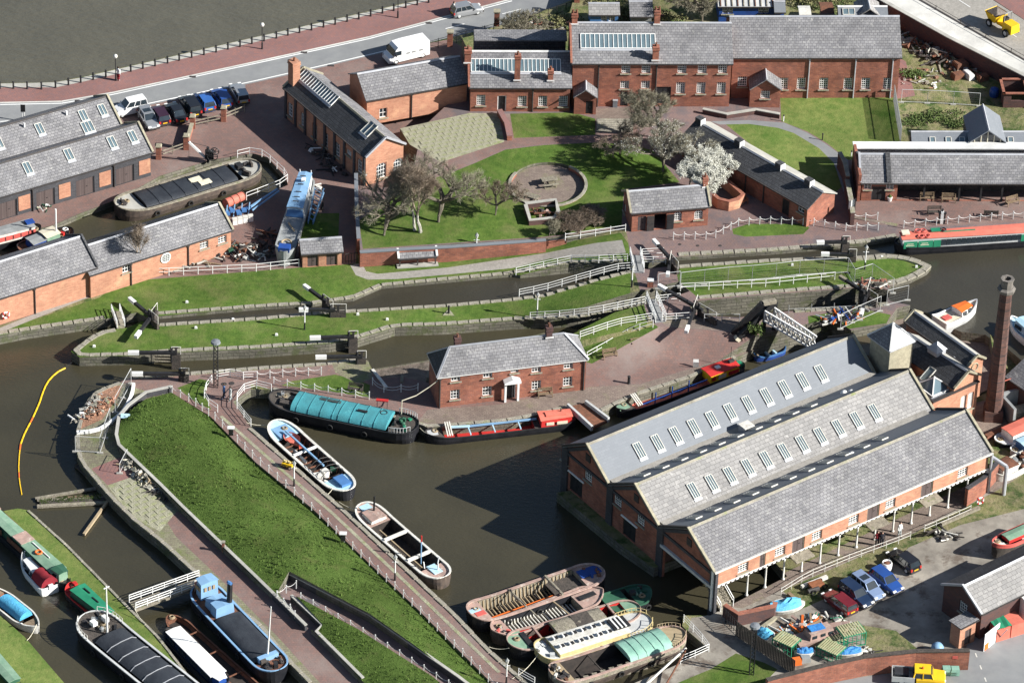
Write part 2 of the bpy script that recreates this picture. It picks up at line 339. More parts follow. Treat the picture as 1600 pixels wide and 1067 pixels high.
Zn('museum_ground','pavers_purple',UP,MUS)
Zn('back_garden','weeds',UP,[(742,100),(722,60),(890,20),(905,-30),(1000,-60),(1500,-300),(1700,150),(1600,235),(1340,235),(1400,155),(1400,80),(900,80)])
Zn('flagged_yard','flag',UP,[(625,201),(734,177),(779,177),(788,222),(688,254),(640,226)])
Zn('court_path','pavers',UP,[(735,177),(797,178),(803,216),(930,212),(930,180),(990,168),(1000,225),(930,222),(850,226),(790,232),(735,258),(700,270),(688,254),(788,222),(779,177)])
Zn('steps_paving','setts',UP,[(930,170),(983,168),(990,210),(932,208)])
Zn('court_lawn','grass',UP,[(797,178),(895,176),(930,186),(930,211),(803,216)])
Zn('museum_lawn','grass',UP,[(740,256),(790,234),(850,227),(930,223),(985,226),(1020,235),(1062,285),(975,296),(971,354),(850,370),(700,380),(567,389),(561,345),(600,315),(640,290),(700,272)])
circ=[(856+58*cos(2*pi*i/36),290.5+32.5*sin(2*pi*i/36))for i in range(36)]
Zn('seating_circle','setts',UP-.35,circ)
Zn('bank_lawn','grass_dry',UP,[(1132,193),(1180,192),(1225,200),(1270,222),(1300,248),(1318,290),(1300,305),(1285,300),(1200,248)])
Zn('tarmac_path','asphalt',UP,[(1110,190),(1170,188),(1225,192),(1262,208),(1290,225),(1325,250),(1332,300),(1318,300),(1303,255),(1280,232),(1240,208),(1215,200),(1170,194),(1125,195)])
Zn('upper_lawn','grass_dry',UP,[(1219,153),(1400,151),(1407,222),(1340,250),(1325,250),(1292,224),(1262,206),(1221,190)])
Zn('terrace_paving','pavers',UP,[(1336,306),(1620,309),(1620,345),(1450,355),(1345,350),(1326,350),(1328,312)])
Zn('small_lawn','grass',UP,[(1144,358),(1170,350),(1255,350),(1265,356),(1255,366),(1165,370),(1146,366)])
Zn('scrap_yard','weeds',UP,[(1405,20),(1580,130),(1600,140),(1600,230),(1405,230)])
Zn('brick_path','pavers_red',UP,[(1403,90),(1415,96),(1430,150),(1400,155)])
Zn('access_road','concrete_pale',UR,[(1359,-12),(1424,-8),(1630,110),(1760,190),(1800,230),(1600,118),(1480,56)])
Zn('works_road','gravel_path',UR,[(1424,-8),(1538,-8),(1660,70),(1900,200),(1760,190),(1630,110)])
Zn('far_kerb','pavers_red',UR,[(1540,-8),(1580,-20),(1800,100),(1900,200),(1660,70)])
Zn('far_ground','mud',UR,[(1580,-20),(1900,-200),(2200,200),(1900,200),(1800,100)])
Zn('towpath_paving','pavers_purple',UP,[(978,362),(1110,366),(1150,372),(1260,368),(1330,355),(1600,352),(1600,362),(1400,372),(1200,392),(1050,401),(1000,400),(985,385)])
Zn('island_lawn','grass',UP,[(1055,420),(1200,408),(1328,404),(1392,399),(1428,406),(1452,416),(1446,424),(1423,436),(1392,445),(1340,448),(1314,450),(1200,458),(1092,466),(1060,440)])
Zn('bridge_landing','pavers_purple',UP,[(985,405),(1052,402),(1056,420),(1060,440),(1092,468),(1075,480),(1010,470)])
Zn('lock_platform','setts',H,[(1020,492),(1100,495),(1150,498),(1240,488),(1242,525),(1140,540),(1042,534)])
Zn('lift_lawn','grass',UP,[(1262,494),(1345,482),(1392,492),(1385,505),(1300,518),(1265,516)])
Zn('house_quay','pavers',H,[(187,597),(207,588),(300,582),(400,574),(494,568),(562,560),(582,578),(680,600),(900,560),(1030,530),(1140,542),(1240,530),(1180,556),(1162,567),(952,642),(888,637),(800,657),(668,668),(655,662),(425,609),(392,600),(392,668),(539,797),(714,961),(764,1014),(850,1090),(1000,1250),(900,1200),(764,1065),(653,954),(489,798),(400,725),(326,649),(268,613),(202,641),(150,610)])
Zn('quay_setts','setts',0,[(655,656),(668,640),(780,632),(912,605),(1000,600),(1180,545),(1200,545),(1162,569),(952,644),(888,639),(800,659),(668,670)])
Zn('quay_sett','setts',0,[(392,660),(405,668),(545,790),(720,954),(850,1078),(840,1085),(714,962),(539,799),(392,672)])
Zn('slope_lawn','grass',H,[(905,545),(1025,508),(1028,524),(925,568),(917,566)])
Zn('crescent_lawn','grass',0,[(452,596),(524,585),(552,592),(578,601),(577,621),(520,612),(440,602)])
Zn('corner_lawn','grass',0,[(277,606),(312,592),(328,595),(320,615),(330,640),(305,628)])
Zn('slipway_apron','mossy',0,[(519,570),(562,560),(575,562),(583,590),(560,600),(524,582)])
Zn('verge_setts','mossy',0,[(187,597),(150,610),(127,640),(118,680),(120,705),(125,722),(170,775),(205,810),(255,850),(312,903),(360,948),(400,972),(500,1085),(620,1110),(570,1067),(500,1000),(400,908),(286,798),(253,765),(187,702),(183,687),(187,659),(202,641),(228,622),(230,612)])
Zn('quay_brick_path','pavers',0,[(250,798),(286,800),(400,910),(500,1002),(600,1100),(540,1110),(430,990),(330,890),(275,838)])
Zn('quay_brick_patch','pavers_red',0,[(143,732),(188,714),(215,742),(168,758)])
Zn('slab_bed','flag',0,[(168,758),(215,742),(238,772),(275,800),(250,830),(205,806)])
Zn('rubble_bed','crushed',0,[(120,662),(122,640),(140,618),(178,603),(191,602),(186,618),(160,655),(122,672)])
Zn('mound_grass','grass_long',mound,[(268,613),(326,649),(400,725),(489,798),(560,866),(653,954),(764,1065),(900,1200),(700,1200),(570,1067),(504,999),(400,906),(286,797),(253,764),(187,701),(184,687),(188,660),(203,642),(228,623)],step=2.2)
Zn('ramp_path','pavers_purple',0,[(433,932),(452,907),(577,972),(716,1068),(800,1130),(760,1140),(676,1070),(560,998),(463,942),(504,985),(494,996),(478,985)])
Zn('warehouse_apron','yard_dirt',0,[(1080,965),(1110,960),(1560,740),(1600,700),(1700,690),(1800,1100),(1200,1100),(1230,1067),(1130,1040),(1000,1100),(960,1080),(1062,1036),(1106,1012),(1075,985)])
Zn('arcade_paving','setts',0,[(1120,945),(1560,735),(1575,752),(1430,830),(1220,922),(1160,950)])
Zn('yard_verge','weeds',0,[(1222,922),(1430,832),(1560,765),(1600,740),(1620,790),(1500,820),(1420,855),(1390,885),(1330,905),(1300,930),(1255,950)])
Zn('yard_rough','weeds',0,[(1340,975),(1400,985),(1440,1018),(1360,1025)])
Zn('corner_grass','grass',0,[(1045,1072),(1110,1045),(1150,1020),(1195,1035),(1215,1045),(1180,1080)])
Zn('lane','asphalt',0,[(1215,1075),(1290,1066),(1500,1035),(1515,1000),(1600,965),(1800,950),(1800,1150),(1200,1150)])
Zn('engine_court','setts',0,[(1480,640),(1560,620),(1640,600),(1640,640),(1545,690),(1530,680)])
Zn('engine_yard','setts',.3,[(1360,560),(1400,500),(1470,486),(1540,520),(1560,600),(1480,640)])
Zn('grass_strip','grass_dry',0,[(5,798),(28,794),(45,797),(104,850),(197,944),(248,994),(304,1067),(420,1200),(400,1200),(290,1070),(215,998),(177,960),(111,907),(50,842)])
Zn('near_lawn','grass_dry',0,[(-200,900),(0,961),(38,994),(101,1067),(160,1150),(-200,1300)])
def Wn(name,matk,z,px,edge=0):Zn(name,matk,z,px,water=True,obj=edge)
Wn('ship_canal_water','water_ship',ZS,[(-700,128),(0,130.5),(87,128.5),(130,120),(400,58),(673,-4),(1000,-78),(1600,-260),(1600,-900),(-700,-900)])
Wn('lower_basin_water','water',ZL,[(-300,560),(0,524),(40,516),(89,509),(165,498),(214,488),(232,497),(200,512),(157,517),(137,528),(111,549),(124,558),(200,556),(278,550.5),(400,545),(514,537),(552,531),(617,511),(691,509),(800,501),(904,497),(1010,475),(1060,462),(1076,478),(1040,490),(960,510),(905,530),(860,545),(700,600),(680,600),(582,578),(575,563),(562,560),(494,568),(400,574),(300,582),(207,588),(187,597),(150,610),(127,640),(118,680),(120,705),(125,722),(170,775),(205,810),(255,850),(312,903),(360,948),(400,972),(448,1032),(483,1067),(700,1300),(430,1200),(304,1067),(248,994),(197,944),(104,850),(45,797),(28,794),(5,798),(50,842),(111,907),(177,960),(215,998),(290,1070),(400,1200),(160,1150),(101,1067),(38,994),(0,961),(-200,900)])
Zn('muddy_pond','mud',-1.3,[(582,579),(700,560),(860,520),(880,540),(700,601),(680,602),(600,607),(584,600)])
Wn('main_basin_water','water',ZL,[(364,627),(392,608),(425,609),(655,662),(668,668),(800,657),(888,637),(940,642),(992,618),(1081,589),(1150,558),(1180,546),(1300,520),(1360,560),(940,760),(870,769),(970,851),(1022,887),(1170,830),(1230,900),(1110,961),(1068,961),(1066,978),(1106,1012),(1062,1036),(960,1080),(1000,1250),(850,1090),(764,1014),(714,961),(539,797),(392,668)])
Wn('barge_basin_water','water',ZB,[(-90,400),(0,372),(83,352),(126,333),(185,311),(250,275),(330,250),(395,240),(418,246),(445,275),(450,289),(385,318),(345,335),(150,395),(-90,450)])
Wn('middle_canal_water','water_canal',ZM,[(236,495),(400,480),(489,475),(514,470),(552,466),(577,455),(595,447),(703,437),(800,428),(813,430),(891,411),(977,409),(1043,404),(1048,416),(985,423),(926,437),(850,460),(800,466),(703,475),(552,484),(519,485),(400,496),(240,506),(222,502)],edge=H)
Wn('upper_canal_water','water_canal',ZU,[(1050,402),(1200,393),(1352,379),(1402,370),(1600,352),(1900,320),(2300,700),(1640,600),(1600,560),(1540,517),(1503,513),(1460,495),(1453,484),(1418,476),(1390,470),(1385,455),(1392,447),(1423,437),(1448,424),(1455,416),(1428,405),(1392,398),(1326,402),(1200,407),(1063,416),(1048,417)],edge=UP)
Wn('lock_chamber_water','water_canal',-.3,[(1091,470),(1200,460),(1314,452),(1342,449),(1390,453),(1386,474),(1342,481),(1230,486),(1154,496),(1098,494),(1078,480)],edge=UP)
Wn('side_arm_water','water_murky',ZU-.6,[(1290,524),(1400,502),(1420,512),(1370,545)],edge=UP)
def build_ground():
 vs=[];es=[]
 def addring(P,step=6.0):
  n0=len(vs);ring=[]
  for i in range(len(P)):
   a=V(P[i]);b=V(P[(i+1)%len(P)]);L=(b-a).length
   k=1 if L>200 else max(1,int(L/step))
   for j in range(k):ring.append(a+(b-a)*(j/k))
  for q in ring:vs.append(V((q[0],q[1])))
  n=len(ring)
  for i in range(n):es.append((n0+i,n0+(i+1)%n))
 for z in ZONES:addring(z['P'])
 for z in ZONES:
  if z['step']:
   s=z['step'];x0,y0,x1,y1=z['bb'];x=x0
   while x<x1:
    y=y0
    while y<y1:
     if inpoly(x,y,z['P']):vs.append(V((x+random.uniform(-.3,.3)*s,y+random.uniform(-.3,.3)*s)))
     y+=s
    x+=s
 x=-60
 while x<75:
  y=-60
  while y<90:
   vs.append(V((x+random.random(),y+random.random())));y+=4
  x+=4
 V2,E2,F2,_,_,_=geometry.delaunay_2d_cdt(vs,es,[],0,1e-3)
 who=[]
 for f in F2:
  cx=sum(V2[i][0]for i in f)/3;cy=sum(V2[i][1]for i in f)/3;w=0
  for k in range(len(ZONES)-1,0,-1):
   z=ZONES[k];b=z['bb']
   if b[0]<=cx<=b[2]and b[1]<=cy<=b[3]and inpoly(cx,cy,z['P']):w=k;break
  who.append(w)
 def zat(k,i):
  z=ZONES[k]['z'];return z(V2[i][0],V2[i][1])if callable(z)else z
 emap={}
 for fi,f in enumerate(F2):
  for a,b in zip(f,f[1:]+f[:1]if isinstance(f,list)else tuple(f[1:])+(f[0],)):
   emap.setdefault((min(a,b),max(a,b)),[]).append(fi)
 meshes={}
 for fi,f in enumerate(F2):meshes.setdefault(who[fi],[]).append(f)
 global GROUND_TRI
 for k,fs in meshes.items():
  z=ZONES[k];mb=MB();idx={}
  for f in fs:
   t=[]
   for i in f:
    if i not in idx:idx[i]=len(mb.v);mb.v.append(V((V2[i][0],V2[i][1],zat(k,i))))
    t.append(idx[i])
   mb.f.append(tuple(t));mb.mi.append(0)
  o=mb.build(z['name'],z['mat'],smooth=callable(z['z']),fix=False);o['kind']='structure'
 wall=MB()
 for(a,b),fl in emap.items():
  if len(fl)!=2:continue
  k0,k1=who[fl[0]],who[fl[1]]
  if k0==k1:continue
  a0,b0,a1,b1=zat(k0,a),zat(k0,b),zat(k1,a),zat(k1,b)
  if abs(a0-a1)<.03 and abs(b0-b1)<.03:continue
  A=V2[a];B=V2[b];ex=-.25 if(ZONES[k0]['water']or ZONES[k1]['water'])else 0
  wall.quad((A[0],A[1],max(a0,a1)),(B[0],B[1],max(b0,b1)),(B[0],B[1],min(b0,b1)+ex),(A[0],A[1],min(a0,a1)+ex))
 o=wall.build('quay_walls','wall_stone',fix=False);o['kind']='structure'
build_ground()
_wc={}
def grid_window(w,h,nx,nz,fm='white',arch=False,bar=.05,fr=.08):
 key=(round(w,2),round(h,2),nx,nz,fm,arch)
 if key in _wc:return _wc[key]
 a=MB();t=.06
 a.box((0,0,fr/2),(w,t,fr));a.box((0,0,h-fr/2),(w,t,fr));a.box((-w/2+fr/2,0,h/2),(fr,t,h));a.box((w/2-fr/2,0,h/2),(fr,t,h))
 for i in range(1,nx):a.box((-w/2+w*i/nx,0,h/2),(bar,t*.7,h-.02))
 for i in range(1,nz):a.box((0,0,h*i/nz),(w-.02,t*.6,bar))
 if arch:
  r=w/2-fr/2
  for i in range(8):
   t0,t1=pi*i/8,pi*(i+1)/8;a.beam((r*cos(t0),-.01,h-w/2+r*sin(t0)),(r*cos(t1),-.01,h-w/2+r*sin(t1)),t,fr)
 p=MB();p.box((0,.05,h/2),(w-.02,.03,h-.02))
 s=MB();s.box((0,-.14,-.06),(w+.25,.32,.1))
 ar=None
 if arch:
  ar=MB();r=w/2;z0=h-r
  for sg in(-1,1):
   pts=[(sg*r,z0)]+[(sg*r*cos(pi/2*i/5),z0+r*sin(pi/2*i/5))for i in range(1,6)]+[(0,h+.01),(sg*r,h+.01)]
   n=len(pts);vs=[(x,-.1,z)for x,z in pts]+[(x,.05,z)for x,z in pts]
   ar.raw(vs,[tuple(range(n)),tuple(range(n,2*n))]+[(i,(i+1)%n,n+(i+1)%n,n+i)for i in range(n)])
 def mk(mb,nm,k):
  o=mb.build(nm,k);me=o.data;bpy.data.objects.remove(o);return me
 _wc[key]=(mk(a,'window',fm),mk(p,'pane','glass'),mk(s,'sill','coping'),mk(ar,'arch_head','brick')if ar else None)
 return _wc[key]
class Bld:
 def __init__(s,name,label,cat,o,u,Lx,D,He,group=None):
  s.u=V((u.x,u.y,0)).normalized();s.v=V((-s.u.y,s.u.x,0));s.o=V(o);s.rz=math.atan2(s.u.y,s.u.x)
  s.Lx,s.D,s.He=Lx,D,He;s.root=thing(name,label,cat,o,s.rz,group)
  s.open={'front':[],'left':[],'right':[],'back':[]};s.apex=0
 def loc(s,p):d=V(p)-s.o;return V((d.dot(s.u),d.dot(s.v),d.z))
 def ray(s,px,py):
  d=ray(px,py);return s.loc(CAMPOS),V((d.dot(s.u),d.dot(s.v),d.z))
 def onplane(s,px,py,face,ins=0.0):
  c,d=s.ray(px,py)
  if face=='front':t=(ins-c.y)/d.y
  elif face=='left':t=(ins-c.x)/d.x
  else:t=(s.Lx-ins-c.x)/d.x
  p=c+d*t;return(p.x if face=='front' else p.y),p.z
 def onz(s,px,py,z):
  c,d=s.ray(px,py);return c+d*((z-c.z)/d.z)
 def win(s,face,px,py,w,h,nx=3,nz=3,fm='white',arch=False,kind='window',local=None,dm='door_brown',label=None):
  a,z=local if local else s.onplane(px,py,face,s.ins)
  z0=z-h/2;s.open[face].append((a-w/2,a+w/2,max(.02,z0),z0+h))
  if kind=='open':return
  ang={'front':0,'left':-pi/2,'right':pi/2,'back':pi}[face];dep=.16
  pos={'front':(a,s.ins+dep,z0),'left':(s.ins+dep,a,z0),'right':(s.Lx-s.ins-dep,a,z0),'back':(a,s.D-s.ins-dep,z0)}[face]
  if kind=='window':
   me=grid_window(w,h,nx,nz,fm,arch)
   o=link('window',me[0],s.root,pos,ang);link('pane',me[1],o);link('sill',me[2],o)
   if me[3]:link('arch_head',me[3],o)
  else:
   mb=MB();mb.box((0,0,h/2),(w,.08,h));mb.box((w*.0,-.05,h*.5),(.05,.03,h*.95));o=mb.build('door',dm,s.root,loc=pos,rz=ang)
   f=MB();f.box((-w/2+.05,-.03,h/2),(.1,.12,h));f.box((w/2-.05,-.03,h/2),(.1,.12,h));f.box((0,-.03,h-.05),(w,.12,.1));f.build('door_frame',fm,o)
   hh=MB();hh.box((w*.12,-.08,min(1.05,h/2)),(.12,.06,.05));hh.build('handle','iron',o)
  if label:o['label']=label
 def walls(s,mk='brick',gl=True,gr=True,base=0.0,mats=None,nofront=False):
  i=s.ins;x0,x1,y0,y1=i,s.Lx-i,i,s.D-i;m=MB();dp=.22
  def face(org,du,L,nrm,ops,h0,h1):
   xs=sorted({0,L}|{max(0,min(L,o[k]))for o in ops for k in(0,1)});zs=sorted({h0,h1}|{max(h0,min(h1,o[k]))for o in ops for k in(2,3)})
   P=lambda a,z,d=0:(org[0]+du[0]*a-nrm[0]*d,org[1]+du[1]*a-nrm[1]*d,z)
   for xa,xb in zip(xs,xs[1:]):
    for za,zb in zip(zs,zs[1:]):
     cx,cz=(xa+xb)/2,(za+zb)/2
     if any(o[0]<cx<o[1]and o[2]<cz<o[3]for o in ops):continue
     m.quad(P(xa,za),P(xb,za),P(xb,zb),P(xa,zb))
   for a,b,c,d in ops:
    m.quad(P(a,c),P(a,c,dp),P(a,d,dp),P(a,d));m.quad(P(b,c),P(b,d),P(b,d,dp),P(b,c,dp))
    m.quad(P(a,d),P(a,d,dp),P(b,d,dp),P(b,d));m.quad(P(a,c),P(b,c),P(b,c,dp),P(a,c,dp))
  sh=lambda ops,k:[(a-k,b-k,c,d)for a,b,c,d in ops]
  if not nofront:face((x0,y0),(1,0),x1-x0,(0,-1),sh(s.open['front'],x0),base,s.He)
  face((x0,y1),(1,0),x1-x0,(0,1),sh(s.open['back'],x0),base,s.He)
  face((x0,y0),(0,1),y1-y0,(-1,0),sh(s.open['left'],y0),base,s.He)
  face((x1,y0),(0,1),y1-y0,(1,0),sh(s.open['right'],y0),base,s.He)
  if s.apex:
   for x,g in((x0,gl),(x1,gr)):
    if g:m.quad((x,y0,s.He),(x,y1,s.He),(x,s.D-s.yr if False else s.yr,s.apex-.05))
  m.build('wall',mk,s.root,fix=False)
 def roof(s,mk='slate',mkb=None,th=.1,ridge='parapet',vergel=None,verger=None,over=0.0,bargew=.22):
  Lx,D,He,A,yr=s.Lx,s.D,s.He,s.apex,s.yr
  for nm,y0,y1,k in(('roof',0,yr,mk),('roof',D,yr,mkb or mk)):
   m=MB();nrm=V((0,-(A-He),abs(yr-y0))).normalized()if y0<yr else V((0,(A-He),abs(yr-y0))).normalized()
   q=[V((-over,y0,He)),V((Lx+over,y0,He)),V((Lx+over,yr,A)),V((-over,yr,A))]
   lo=[p-nrm*th for p in q];m.raw(q+lo,[(0,1,2,3),(7,6,5,4),(0,4,5,1),(1,5,6,2),(2,6,7,3),(3,7,4,0)])
   m.build(nm,k,s.root)
  if ridge:m=MB();m.ext([(-.16,-.07),(0,.06),(.16,-.07)],(-over,yr,A+.03),(Lx+over,yr,A+.03),V((0,1,0)));m.build('ridge',ridge,s.root)
  for x,kk in((0,vergel),(Lx,verger)):
   if not kk:continue
   m=MB()
   for y0 in(0,D):m.beam((x,y0,He+.06),(x,yr,A+.1),bargew,.2)
   m.build('verge',kk,s.root)
  g=MB();g.box((Lx/2,-.05,He-.06),(Lx,.12,.12));g.build('gutter','iron',s.root)
 def onroof(s,px,py):
  c,d=s.ray(px,py);k=(s.apex-s.He)/s.yr
  t=(s.He+k*c.y-c.z)/(d.z-k*d.y);return c+d*t
 def slope(s,back=False):return math.atan2(s.apex-s.He,s.D-s.yr if back else s.yr)
 def skylight(s,p,w,l,n=3,fm='white_old',back=False,sh='skylight',label=None,panemat='skyglass'):
  a=s.slope(back);m=MB();fr=.07
  m.box((0,-l/2,.06),(w,fr,.12));m.box((0,l/2,.06),(w,fr,.12));m.box((-w/2,0,.06),(fr,l,.12));m.box((w/2,0,.06),(fr,l,.12))
  for i in range(1,n):m.box((-w/2+w*i/n,0,.08),(.06,l,.08))
  key=('sky',round(w,2),round(l,2),n,fm,panemat)
  if key not in _wc:
   o=m.build('skylight',fm);me=o.data;bpy.data.objects.remove(o)
   g=MB();g.box((0,0,.05),(w-.06,l-.06,.03));o=g.build('pane',panemat);mg=o.data;bpy.data.objects.remove(o)
   f=MB();f.box((0,-l/2-.16,.03),(w+.16,.28,.03));o=f.build('flashing','lead');mf=o.data;bpy.data.objects.remove(o)
   _wc[key]=(me,mg,mf)
  me,mg,mf=_wc[key]
  o=link('skylight',me,s.root,p);o.rotation_euler=(-a,0,pi)if back else(a,0,0)
  if back:o.rotation_euler=(Matrix.Rotation(-a,3,'X')@Matrix.Rotation(pi,3,'Z')).to_euler()
  link('pane',mg,o);link('flashing',mf,o);return o
 def chimney(s,p,w,d,z0,z1,mk='brick',pots=1,rz=0,label=None):
  m=MB();m.box((p[0],p[1],(z0+z1)/2),(w,d,z1-z0));m.box((p[0],p[1],z1-.25),(w+.14,d+.14,.16));m.box((p[0],p[1],z1),(w+.1,d+.1,.14));o=m.build('chimney',mk,s.root)
  for i in range(pots):
   x=p[0]+(i-(pots-1)/2)*.4;q=MB();q.lathe([(.13,0),(.11,.35),(.14,.4),(.08,.4)],(x,p[1],z1+.07),8);q.build('chimney_pot','paint_rust',o)
  f=MB();f.box((p[0],p[1]-d/2-.06,z0+.35),(w+.25,.1,.14));f.build('flashing','lead_white',o)
 def pipe(s,x,face='front',mk='iron',z0=0):
  m=MB();y=s.ins-.08;m.tube((x,y,z0),(x,y,s.He-.1),.07,n=6);m.box((x,y,s.He-.25),(.22,.18,.2));m.build('downpipe',mk,s.root)
def gable(name,label,A,B,rp,He,z0=0,pitch=32,cat='building',ins=.18,group=None,depth=None,D=None,swap=False):
 a=PZ(*A,z0+He);b=PZ(*B,z0+He);u=(b-a);u.z=0;Lx=u.length;u.normalize();v=V((-u.y,u.x,0))
 k=math.tan(R(pitch));d=ray(*rp);c=CAMPOS-a;ca,da=c.dot(v),d.dot(v)
 t=(k*ca-c.z)/(d.z-k*da);yr=(c+d*t).dot(v)
 o=a.copy();o.z=z0
 s=Bld(name,label,cat,o,u,Lx,D or 2*yr,He,group);s.ins=ins;s.yr=yr;s.apex=He+yr*k;return s
def buildings():
 s=gable('workshop','grey slate roofed workshop behind, beside the road, with four skylights',(-70,270),(190,195),(170,149.5),3.4,pitch=30)
 for p in((-2,224),(62,202),(130,181),(137,199),(160,172.5)):s.skylight(s.onroof(*p),.75 if p!=(137,199)else 1.2,1.3,2 if p!=(137,199)else 3)
 s.walls('blue_brick');s.roof('slate',ridge='iron',verger='parapet')
 for p in((104,180),(38,199)):
  q=s.onroof(*p);m=MB();m.tube((q.x,q.y,q.z),(q.x,q.y,q.z+.5),.12,n=6);m.build('roof_vent','lead_white',s.root)
 s=gable('arched_workshop','grey slate workshop with arched brown doors facing the barge basin',(-80,332),(239,238),(217,192),3.0,pitch=30)
 for p in((43,263),(107.5,242),(175,223),(207,214)):s.skylight(s.onroof(*p),.78,1.35,2)
 for x,y in((12,331),(71,313.5),(133,293.5),(195,276.5)):
  a,z=s.onplane(x,y,'front',s.ins);s.win('front',0,0,2.2,2.1,local=(a,1.05),kind='door',fm='blue_brick')
 for x,y in((38,318),(101,299),(164,279),(226,263)):
  a,z=s.onplane(x,y,'front',s.ins);m=MB();m.box((a,s.ins-.02,1.35),(1.35,.06,1.75));m.build('brick_panel','brick_orange',s.root)
 s.walls('blue_brick');s.roof('slate',ridge='iron',verger='parapet')
 for x in(50.5,178.5):
  a,z=s.onplane(x,300,'front',s.ins);s.pipe(a)
 s=gable('long_shed','low orange brick shed with round window between the two basins',(140,431),(364.5,359.5),(341,318.5),2.9,pitch=29)
 for(x,y,w,h,a,b)in((347.5,374.5,1.0,.9,3,3),(319,383,1.0,.9,3,3),(198,420,1.0,.9,3,2)):s.win('front',x,y,w,h,a,b)
 s.walls('brick_orange');s.roof('slate',mkb='slate_dark_and_shaded',ridge='lead',verger='parapet')  # back slope given darker slate to paint its shade
 a,z=s.onplane(258.5,403,'front',s.ins);m=MB();m.torus((a,s.ins-.03,z),.55,.07,16,5,'Y')
 for k in range(-2,3):m.box((a+k*.2,s.ins-.03,z),(.04,.04,1.0*cos(k*.35)));m.box((a,s.ins-.03,z+k*.2),(1.0*cos(k*.35),.04,.04))
 o=m.build('round_window','white',s.root);m=MB();m.lathe([(.5,0),(.5,.02)],n=16);o2=m.build('pane','glass',o,loc=(a,s.ins-.02,z));o2.rotation_euler=(pi/2,0,0)
 for x in(294,204):a,z=s.onplane(x,395,'front',s.ins);s.pipe(a)
 s=gable('brick_warehouse','orange brick shed with pale slate roof at the left edge, above the lock basin',(-80,492),(152.5,418),(128.5,368),3.3,pitch=30)
 s.walls('brick_orange');s.roof('slate',ridge='lead',verger='slate_dark_and_shaded')
 a,z=s.onplane(54,460,'front',s.ins);s.pipe(a)
 s=gable('gable_hall','shaded slate hall with orange brick gable and tall chimney beside the square',(442,137),(571,247),(607,219),3.7,pitch=33)
 for x,y in((596,267),(622.5,260)):s.win('right',x,y,1.25,1.9,4,4,arch=True)
 for x,y in((453.5,172),(473.5,188),(491.5,204.5),(508.5,218),(527,234),(545,239),(562,260)):s.win('front',x,y,.95,1.75 if x!=545 else.7,3,4,arch=x!=545)
 s.walls('brick_orange');s.roof('slate_dark_and_shaded',mkb='slate',ridge='parapet',vergel='parapet',verger='lead')  # left slope painted darker as the shaded side, right slope kept as lit slate
 b0=MB()
 a=0
 for i in range(9):b0.box((.4+i*(s.Lx-.8)/8,s.ins-.06,s.He/2),(.35,.16,s.He))
 b0.build('pilaster','blue_brick',s.root)
 p=s.onroof(498,137);s.skylight(p,6.6,1.3,14,fm='white')
 p=s.onroof(577,202);s.skylight(p,1.3,1.6,2)
 p=s.onz(453,137,s.He+.3);s.chimney((.5,1.1),1.0,.9,s.He-.2,s.He+3.2,'brick_orange')
 s=gable('low_wing','low brick wing with mottled slate roof facing the flagged yard',(572,158.5),(733,130),(690,92.5),3.2,z0=1.0,pitch=30)
 s.win('front',599,177,.9,1.2,2,2)
 s.walls('brick_orange');s.roof('slate',ridge='lead')
 a,z=s.onplane(643,160,'front',s.ins);s.pipe(a)
 s=gable('west_terrace','red brick terrace with long white roof glazing and a tall chimney on the slope',(733,137.5),(894,138),(810,80),3.1,z0=UP,pitch=33)
 for x,y in((751.5,157),(816,158.5),(848,158.5),(880,158.5)):s.win('front',x,y,.95,1.35,4,5)
 a,z=s.onplane(784,162,'front',s.ins);s.win('front',0,0,.95,2.0,local=(a,1.0),kind='door',fm='white',dm='black')
 s.walls('brick');s.roof('slate',ridge='lead_white',vergel='brick')
 p=s.onroof(806,103);s.skylight(p,9.6,1.5,22,fm='white')
 p=s.onroof(808,124);s.chimney((p.x,p.y),.6,.6,p.z-.3,p.z+3.0)
 p=s.onroof(860,125);s.chimney((p.x,p.y),.55,.5,p.z-.3,p.z+1.2)
 p=s.onroof(731,98);s.chimney((p.x,p.y+.2),.7,.7,p.z-.3,p.z+1.5)
 a,z=s.onplane(832,160,'front',s.ins);s.pipe(a)
 m=MB();m.box((s.Lx/2+.3,s.D+1.0,s.apex-.9),(s.Lx-1,2.2,.15));m.box((s.Lx/2+.3,s.D+2.0,(s.apex-1)/2),(s.Lx-1,.3,s.apex-1));m.build('rear_range','slate',s.root)
 s=gable('central_block','three storey red brick block with slate roof, glazed strip and three chimneys',(893,100),(1146,100.5),(1020,35.5),5.5,z0=UP,pitch=32)
 for x in(978,1009.5,1065.7,1097.3,1129):s.win('front',x,109,.95,1.0,4,4)
 for x in(976,1008.5):s.win('front',x,133,.95,1.0,4,4)
 for x in(1063.3,1095.3,1127):s.win('front',x,138,.95,1.45,4,6)
 s.win('front',1007,155,.95,1.0,4,4)
 a,z=s.onplane(974.6,158,'front',s.ins);s.win('front',0,0,.95,1.9,local=(a,.97),kind='door',fm='brick',dm='black')
 a,z=s.onplane(1036.5,148,'front',s.ins);s.win('front',0,0,1.6,2.2,local=(a,1.4),kind='door',fm='blue_brick',dm='black')
 s.walls('brick');s.roof('slate',ridge='lead',vergel='brick')
 p=s.onroof(965.5,65);s.skylight(p,8.0,1.7,16,fm='white')
 p=s.onroof(1024,93);s.chimney((p.x,p.y),.65,.6,p.z-.3,p.z+1.6)
 s.chimney((s.yr*0+.45,s.yr),.6,.6,s.apex-.4,s.apex+1.1,pots=2)
 p=s.onz(1027,40,s.apex);s.chimney((p.x,s.yr),.6,.6,s.apex-.4,s.apex+1.5,pots=2)
 for x in(935.5,1026):a,z=s.onplane(x,110,'front',s.ins);s.pipe(a)
